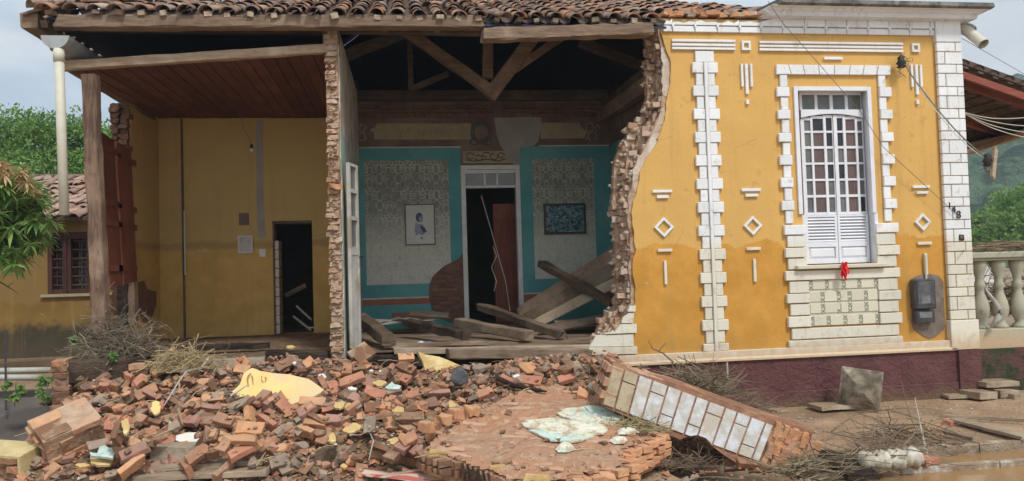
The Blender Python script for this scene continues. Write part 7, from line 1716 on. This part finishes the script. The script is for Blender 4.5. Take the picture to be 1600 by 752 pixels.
# labels: tone, size, lie and the nearest landmark; ties are told apart by their order from the left
lab = {}
for r_ in TOP:
    px_, py_ = r_[1], r_[2]; s_ = f'{r_[3]} {r_[4]} {where(px_, py_)}'; lab.setdefault(s_, []).append(r_)
ORD = ['leftmost','second','third','fourth','fifth','sixth','seventh','eighth','ninth','tenth','eleventh','twelfth']
for s_, L_ in lab.items():
    L_.sort(key=lambda r: r[1])
    for k, r_ in enumerate(L_):
        if len(L_) == 1: r_[0]['label'] = f'{r_[5]} {s_}'
        elif k == len(L_)-1: r_[0]['label'] = f'rightmost {s_}'
        elif k == 0: r_[0]['label'] = f'leftmost {s_}'
        else: r_[0]['label'] = f'{ORD[min(k,11)]} from left, {s_}'
# --- plaster scraps on the bricks
def scrap(px, py, pts, mat, lab, cat='plaster scrap', slope=.5, th=.022, lift=.06):
    q = hit(px, py); a = Vector((0,-slope,1)).normalized(); k = a.dot(q+Vector((0,0,lift)))
    def on(x, y): d = Vector(ray(x, y)); C_ = Vector(CAM); return C_+d*((k-a.dot(C_))/a.dot(d))
    P_ = [on(x, y) for x, y in pts]; F_ = []
    for u_, v_ in zip(P_, P_[1:]+P_[:1]): F_ += [u_, u_.lerp(v_, .5)+Vector((rb.uniform(-.006,.006), rb.uniform(-.006,.006), rb.uniform(-.004,.004)))]
    b = MB(); b.prism(F_, -a*th); return single('plaster_scrap', b, MT[mat], lab, cat, 'plaster scraps on the rubble heap')
def bl(px, py, w_, h_, sd=0): 
    r = random.Random(px*31+py+sd); n_ = 11; a0 = r.uniform(0, 6); return [(px+w_/2*math.cos(t)*r.uniform(.55,1.15), py-h_/2*math.sin(t)*r.uniform(.55,1.15)) for t in [i*2*math.pi/n_+r.uniform(-.2,.2) for i in range(n_)]]
scrap(294, 686, [(268,686),(276,680),(292,676),(312,676),(318,682),(315,690),(296,691),(280,690)], 'white_scrap', 'white plaster flake lying above the squared concrete block')
scrap(162, 716, [(141,713),(150,710),(168,714),(178,720),(170,727),(152,727),(142,724)], 'yscrap', 'yellow plaster wedge under the aqua scrap at the left')
scrap(162, 705, [(140,706),(152,708),(156,698),(163,696),(170,700),(185,699),(180,708),(176,716),(155,713),(142,712)], 'cyan_scrap', 'white and aqua painted scrap right of the coursed brick lump', lift=.10)
scrap(614, 603, [(601,605),(608,600),(612,596),(617,601),(627,603),(624,608),(604,607)], 'cyan_scrap', 'bright aqua scrap in the middle of the rubble, right of centre heap')
for k, (x, y, w_, h_, m_, lb) in enumerate(((594,598,26,10,'yscrap','yellow plaster scrap just left of the bright aqua scrap'),(531,632,24,12,'yscrap','yellow plaster sliver below the red brick right of the big slab'),(552,669,38,16,'yscrap','long yellow plaster scrap left of the upright grey brick'),
        (519,684,18,16,'yscrap','deep yellow plaster lump above the earth clod'),(619,689,26,12,'yscrap','deep yellow plaster scrap below the large dark brick'),(624,645,28,20,'yscrap','yellow plaster piece behind the large dark brick'),(244,637,18,28,'yslab','narrow bright yellow plaster flake left of the brown bricks'),
        (276,590,14,10,'yslab','small yellow plaster chip below the straw clump'),(196,664,14,26,'yscrap','yellow-faced strip between two upright bricks'),(706,633,16,12,'yscrap','small yellow chip beside the flat wall slab'),(130,727,22,8,'yscrap','small yellow chip under the coursed brick lump'),
        (270,662,22,5,'yscrap','thin yellow sliver above the white plaster flake'),(503,588,16,10,'white_scrap','cream flake right of the big yellow slab'),(460,567,6,5,'white_scrap','tiny cream chip on a brick behind the big yellow slab'),(550,607,16,6,'white_scrap','cream splinter left of centre among red bricks'),
        (595,580,6,4,'white_scrap','right one of two tiny white chips under the floor edge'),(580,579,7,4,'white_scrap','left one of two tiny white chips under the floor edge'),(331,617,14,12,'yscrap','ochre scrap left of the big yellow slab'),(545,635,20,12,'yscrap','ochre lump among the mauve bricks'),(440,612,1,1,'yscrap',None),
        (537,728,10,7,'yscrap','cream lump beside the earth clod'),(808,588,12,8,'white_scrap','tiny white flake left of the orange stone'),(512,556,10,6,'white_scrap','pale chip under the torn wall end'),(453,542,16,6,'yscrap','yellow flake on the floor before the small dark doorway'),(382,538,1,1,'white_scrap',None),(417,532,1,1,'white_scrap',None),(655,612,1,1,'yscrap',None))):
    if lb: scrap(x, y, bl(x, y, w_, h_, k), m_, lb, slope=.5)
# small litter
def crumple(px, py, Y, s_, mat, lab, name='litter', cat='litter', seed=1, z=None):
    c = onY(px, py, Y); bm = bmesh.new(); bmesh.ops.create_icosphere(bm, subdivisions=2, radius=1); b = MB(); bm.verts.index_update(); b.v = [(c.x+v.co.x*s_[0], c.y+v.co.y*s_[1], c.z+v.co.z*s_[2]) for v in bm.verts]; b.f = [tuple(v.index for v in f_.verts) for f_ in bm.faces]; b.m = [0]*len(b.f); bm.free(); rough(b, min(s_)*.9, 1.4/min(s_)*.35, seed); return single(name, b, mat, lab, cat)
blue = simple('blue_plastic', (.10,.22,.50), (.30,.42,.62), 20, .4, .002)
crumple(667, 538, .3, (.10,.05,.03), blue, 'crumpled blue plastic bag on the parlour floor edge', 'plastic_bag', 'plastic bag', 3)
crumple(657, 536, .3, (.05,.04,.02), MT['cyan_scrap'], 'small green wrapper touching the blue plastic bag', 'wrapper', 'wrapper', 4)
crumple(556, 521, .5, (.05,.05,.08), simple('magenta_cloth', (.24,.04,.12), (.16,.03,.08), 20, .9, .003), 'dark pink rag behind the white door leaf', 'rag', 'rag', 5)
crumple(507, 712, hit(507, 712).y, (.17,.12,.10), MT['mound'], 'rounded earth clod at the near edge of the heap', 'earth_clod', 'clod', 6)
crumple(720, 590, hit(716, 592).y, (.09,.05,.10), simple('slate_grey_lump', (.09,.09,.10), (.14,.13,.13), 9, .7, .01), 'dark slate-grey lump right of the pointed yellow slab', 'slate_lump', 'stone', 7)
cl = NB('red_white_stripes'); wv = cl.step(cl.math('SINE', cl.math('MULTIPLY', cl.math('ADD', cl.sep(cl.obj, 1), cl.math('MULTIPLY', cl.sep(cl.obj, 0), .22)), 70.)), -.1, .3); MT['stripes'] = cl.done(cl.mix(wv, (.42,.12,.09), (.55,.42,.33)), .85, .2)
b = MB(); n_ = 16; A_ = hit(535, 740)+Vector((0,-.02,.03)); B_ = Vector((A_.x+.85, A_.y-.25, A_.z-.0))
for i in range(n_+1):
    for j in range(6): t = i/n_; s_ = j/5; b.v.append((A_.x+(B_.x-A_.x)*t+.1*s_, A_.y+(B_.y-A_.y)*t-.3*s_*min(1,t*2+.2), A_.z+.02*math.sin(t*9+s_*4)+.015*math.sin(s_*9+t*3)))
for i in range(n_):
    for j in range(5): b.f.append((i*6+j, i*6+j+1, (i+1)*6+j+1, (i+1)*6+j)); b.m.append(0)
o = single('striped_cloth', b, MT['stripes'], 'red and white striped cloth lying at the bottom of the heap', 'cloth', smooth=True); o.modifiers.new('s','SOLIDIFY').thickness = .006
# black root and sticks on the rubble
b = MB(); b.tube([hit(768,592)+Vector((0,0,.08)), hit(780,602)+Vector((0,0,.07)), hit(805,612)+Vector((0,0,.06)), hit(840,616)+Vector((0,0,.04)), hit(855,617)+Vector((0,0,.03))], [.02,.03,.025,.02,.008], 7); single('black_root', rough(b, .008, 14), MT['wood_log'], 'black twisted root lying on the back of the flat wall slab', 'root', smooth=True)
def stickp(pts, r_, lab, mat='stick', name='stick'): b = MB(); b.tube([hit(*q)+Vector((0,-.02,.10)) for q in pts], r_, 5, r1=r_*.4); single(name, b, MT[mat], lab, 'stick')
stickp([(327,573),(314,590),(292,595),(280,612),(268,632),(257,650)], .012, 'long pale bent stick across the bricks left of the big slab', 'whitepole')
stickp([(590,684),(579,692),(584,706),(580,722),(577,736)], .01, 'pale wavy root hanging over the dark hollow', 'whitepole', 'root')
stickp([(548,697),(562,696),(576,690)], .008, 'short pale root joining the wavy root from the left', 'whitepole', 'root'); stickp([(640,638),(662,630),(680,622)], .014, 'grey stick left of the flat wall slab', 'stick')
stickp([(361,634),(388,616)], .014, 'pale lath poking out below the big yellow slab', 'whitepole', 'lath'); stickp([(402,745),(416,724)], .008, 'thin pale splinter at the muddy boards', 'straw', 'splinter'); stickp([(280,655),(287,680)], .012, 'short stub of cane above the white flake', 'straw')
# --- tangles of straw and twigs
c = onY(180, 545, .1); tangle('twig_tangle', 'big tangle of grey straw and twigs heaped round the rough corner post', 'twig tangle', (c.x+.02, .0, .86), (.34,.2,.46), 1200, .42, .005, MT['straw_grey'], 11, curl=.8)
tangle('twig_tangle', 'dark twigs hanging at the right of the corner post tangle', 'twig tangle', (onY(222,520,.2).x, .2, .9), (.28,.2,.32), 380, .45, .004, MT['stick'], 12, curl=.7)
c = onY(282, 566, -.3); tangle('straw_clump', 'pale straw clump lying over the timber before the left room', 'straw', (c.x, -.25, .86), (.30,.16,.17), 420, .36, .005, MT['straw'], 13, curl=.9)
tangle('twig_tangle', 'brown twig tangle behind the tilted wall block along the plinth', 'twig tangle', (onY(1085,590,-1.2).x, -1.2, .42), (.42,.14,.20), 420, .6, .006, MT['stick'], 14, curl=.4)
tangle('twig_tangle', 'twigs trailing to the right behind the tilted wall block', 'twig tangle', (onY(1165,620,-1).x, -1.1, .14), (.35,.14,.18), 160, .45, .005, MT['stick'], 15)
c = onZ(1405, 690, 0); tangle('twig_tangle', 'bare branchy twigs standing in the mud before the purple plinth', 'twig tangle', (c.x, c.y, .03), (.40,.22,.17), 95, .8, .006, MT['stick'], 16, flatz=.6, curl=.3)
c = onZ(1300, 735, 0); tangle('twig_tangle', 'mat of wet twigs at the foot of the tilted wall block', 'twig tangle', (c.x, c.y, .02), (.6,.25,.10), 190, .6, .007, MT['stick'], 17, flatz=.2, curl=.25)
tangle('twig_tangle', 'small twigs caught between the flat slab and the tilted block', 'twig tangle', (onslab(1000,672).x, onslab(1000,672).y+.05, onslab(1000,672).z), (.22,.12,.08), 110, .35, .005, MT['straw_green'], 18)
c = onZ(1080, 740, 0.02); tangle('twig_tangle', 'twigs and stalks in the dark gap under the tilted block', 'twig tangle', (c.x+.1, c.y+.25, .02), (.35,.15,.07), 90, .35, .005, MT['stick'], 19)
tangle('twig_tangle', 'thin twigs over the sack and kerb at the lower right', 'twig tangle', (onZ(1390,722,0).x, onZ(1390,722,0).y, .05), (.5,.15,.14), 90, .7, .005, MT['stick'], 20)
b = MB(); b.tube([onZ(1300,690,.02)+Vector((0,0,.1)), onZ(1340,672,.02)+Vector((0,0,.18)), onZ(1390,664,.02)+Vector((0,0,.17)), onZ(1425,668,.02)+Vector((0,0,.12)), onZ(1460,680,.02)], .009, 5, r1=.004); single('arched_branch', b, MT['stick'], 'long arched branch bowing over the mud right of the tilted block', 'branch')
b = MB(); b.tube([onZ(1452,725,.02), onZ(1452,700,.02)+Vector((0,.1,.15)), onZ(1451,670,0)+Vector((0,.2,.30))], .010, 5, r1=.004); single('upright_twig', b, MT['whitepole'], 'pale twig standing upright in the mud right of the sack', 'twig')
b = MB(); P0 = onY(1052, 566, -1.0); b.tube([P0, onY(1036, 552, -1.0), onY(1020, 545, -1.), onY(1013, 532, -1.)], .012, 5, r1=.005); b.tube([onY(1030,548,-1.), onY(1040,536,-1.)], .006, 4); single('forked_twig', b, MT['stick'], 'dark forked twig rising before the white base moulding', 'twig')
b = MB(); b.tube([onY(1136,566,-.1), onY(1137,592,-.1)], .012, 6); single('white_peg', b, MT['whitepole'], 'short white peg standing against the purple plinth', 'peg')
b = MB(); b.box(onY(914,571,-.1).x, -.12, onY(930,571,-.1).z-.02, onY(955,571,-.1).x, -.09, onY(930,571,-.1).z+.01); single('white_strip', b, MT['white_wood'], 'white strip of trim under the torn corner of the facade', 'strip')
# weeds
def weed(px, py, Y, s_, lab, seed, mat='leaf_weed'): c = onY(px, py, Y); t = thing('weed', (c.x, c.y, c.z-.2*s_), lab, 'weed'); foliage('leaves', tuple(c), (.11*s_,.08*s_,.15*s_), int(160*s_), .075, .5, MT[mat], seed, t, 0, 10); b = MB(); b.tube([c-Vector((0,0,.2*s_)), c+Vector((.02,0,.1*s_))], .006, 4); part('stem', b, MT['stick'], t)
weed(72, 606, -.6, 1.0, 'bright green weed beside the brick pier at the left', 31); weed(22, 610, -.6, .9, 'dusty pale weed at the far left edge', 32, 'leaf_bush'); weed(176, 558, -.3, .5, 'tiny green sprig on top of the dark log', 33); weed(1330, 690, -1.2, .35, 'small green sprout in the mud right of the tilted block', 34); weed(120, 535, .4, .7, 'green weed at the left foot of the corner post tangle', 35)
# gravel and crumbs all over the heap and the mud
b = MB(); g = random.Random(77)
def crumb(b_, p, s_): 
    q = [Vector((g.uniform(.6,1.3),0,0)), Vector((-g.uniform(.6,1.3),0,g.uniform(-.3,.3))), Vector((0,g.uniform(.6,1.2),0)), Vector((0,-g.uniform(.6,1.2),g.uniform(-.3,.3))), Vector((0,0,g.uniform(.4,.9))), Vector((0,0,-.5))]; a = g.uniform(0,6.28); Rm = Matrix.Rotation(a, 3, 'Z')@Matrix.Rotation(g.uniform(-.6,.6), 3, 'X')
    b_.add([p+Rm@v*s_ for v in q], [(0,2,4),(2,1,4),(1,3,4),(3,0,4),(2,0,5),(1,2,5),(3,1,5),(0,3,5)])
fr_ = {k: MB() for k in ('brick','brick_brown','brick_grey','brick_orange')}
def frag(b_, p, sx, sy, sz):
    Rm = Euler((g.uniform(-.8,.8), g.uniform(-.8,.8), g.uniform(0,6.3))).to_matrix(); q = [(-1,-1,-1),(1,-.8,-1),(1.1,1,-.9),(-.9,1,-1),(-.8,-1,.9),(.7,-.9,1),(.9,.8,.8),(-1,.7,1)]
    b_.add([p+Rm@Vector((x*sx*g.uniform(.6,1.1), y*sy*g.uniform(.6,1.1), z*sz*g.uniform(.6,1.1))) for x, y, z in q], [(0,3,2,1),(4,5,6,7),(0,1,5,4),(1,2,6,5),(2,3,7,6),(3,0,4,7)])
for i in range(2600):
    x, y = g.uniform(-4.0, 2.9), g.uniform(-2.9, .1)
    if in2(x, y) or mound_h(x, y) < .02 or (x > 2.25 and -2.8 < y < -1.3): continue
    px_, py_ = proj((x, y, hat(x, y)))
    if inside(px_, py_, [Vector((a, 0, c_)) for a, c_ in big]): continue
    s_ = g.uniform(.016, .042); hb0 = float(HG0[int((y-GY0)/GS), int((x-GX0)/GS)]) if g.random() < .75 else hat(x, y); frag(fr_[g.choices(list(fr_), [5,3,2,2])[0]], Vector((x, y, hb0+s_*.35)), s_*1.3, s_, s_*.7)
for k, m_ in fr_.items(): struct('crushed_brick_fragments', m_, brickmat('crushed_'+k, {'brick':[(.46,.22,.135),(.46,.22,.135)],'brick_brown':[(.26,.15,.10),(.26,.15,.10)],'brick_grey':[(.36,.28,.21),(.36,.28,.21)],'brick_orange':[(.56,.29,.16),(.56,.29,.16)]}[k], (.45,.33,.23), .6, 'pos'), kind='stuff')
sets = {k: MB() for k in ('brick','brick_grey','mound','plaster_pale')}
for i in range(11000):
    x, y = g.uniform(-4.2, 3.0), g.uniform(-3.1, .1)
    if in2(x, y) and g.random() < .93: continue
    h_ = hat(x, y) if g.random() < .3 else float(HG0[int((y-GY0)/GS), int((x-GX0)/GS)])
    if mound_h(x, y) < .03 and g.random() < .7: continue
    k = g.choices(['brick','brick_grey','mound','plaster_pale'], [5,2,3,.5])[0]; crumb(sets[k], Vector((x, y, h_+.002)), g.uniform(.006, .026)*(2.2 if g.random() < .12 and k != 'plaster_pale' else 1))
for k, m_ in sets.items(): o = struct('rubble_crumbs', m_, {'brick':brickmat('crumb_brick', [(.42,.18,.09),(.42,.18,.09)], dustf=.6, use='pos'),'brick_grey':MT['brick_grey'],'mound':MT['mound'],'plaster_pale':MT['plaster_pale']}[k], kind='stuff')
b = MB()
for i in range(1500):
    x, y = g.uniform(3.0, 9.5), g.uniform(-4, -.1)
    if x > 4.4 and y < yk1-.05 and g.random() < .92: continue
    if 2.3 < x < 4.0 and -2.9 < y < -1.4: continue
    crumb(b, Vector((x, y, gz(x, y)+.003)), g.uniform(.005, .02)*(2.2 if g.random() < .04 else 1))
struct('mud_pebbles', b, MT['concrete'], kind='stuff')
for (x, y, w_, tone, lb) in ((1449,719,30,'r','orange brick lying in the puddle before the kerb'),(1484,660,18,'r','small salmon brick piece at the end of the broad plank'),(1470,672,22,'o','broken brick half under the bare twigs'),(1366,681,6,'b',None)):
    if lb:
        p = onZ(x, y, .03); o = bpy.data.objects.new('brick', shared('b' if w_ > 25 else 'h', 2, MT[TON[tone][1]])); COL.objects.link(o); o.location = p; o.rotation_euler = (.05,.03,.1+w_*.01); o['label'] = lb; o['category'] = 'brick'
print('loose', len(TOP), 'tris', sum(len(m.polygons) for m in bpy.data.meshes))
# splinters, straws and twigs strewn over the heap
b = MB()
for i in range(420):
    x, y = g.uniform(-4.0, 2.9), g.uniform(-2.8, .1)
    if in2(x, y) and g.random() < .8: continue
    h_ = hat(x, y)
    if h_ < .02: continue
    L_ = g.uniform(.05, .28); a = g.uniform(0, 3.14); d = Vector((math.cos(a), math.sin(a)*.7, g.uniform(-.25,.25))).normalized()*L_; p = Vector((x, y, h_+.012)); m_ = p+d*.5+Vector((g.uniform(-.02,.02), g.uniform(-.02,.02), .012)); b.tube([p, m_, p+d], g.uniform(.0018, .005), 3, cap=False)
struct('straw_and_splinters', b, MT['straw'], kind='stuff')
# ---------------------------------------------------------------- thin haze over the valley
hz = bpy.data.materials.new('haze'); hz.use_nodes = True; hz.node_tree.nodes.clear(); ho = hz.node_tree.nodes.new('ShaderNodeOutputMaterial'); hv = hz.node_tree.nodes.new('ShaderNodeVolumePrincipled')
hv.inputs['Density'].default_value = .0011; hv.inputs['Color'].default_value = (.80,.88,.95,1); hz.node_tree.links.new(hv.outputs[0], ho.inputs['Volume'])
b = MB().box(-1000, -70, -2, 1000, 1600, 160); o = struct('haze', b, hz, kind='stuff')
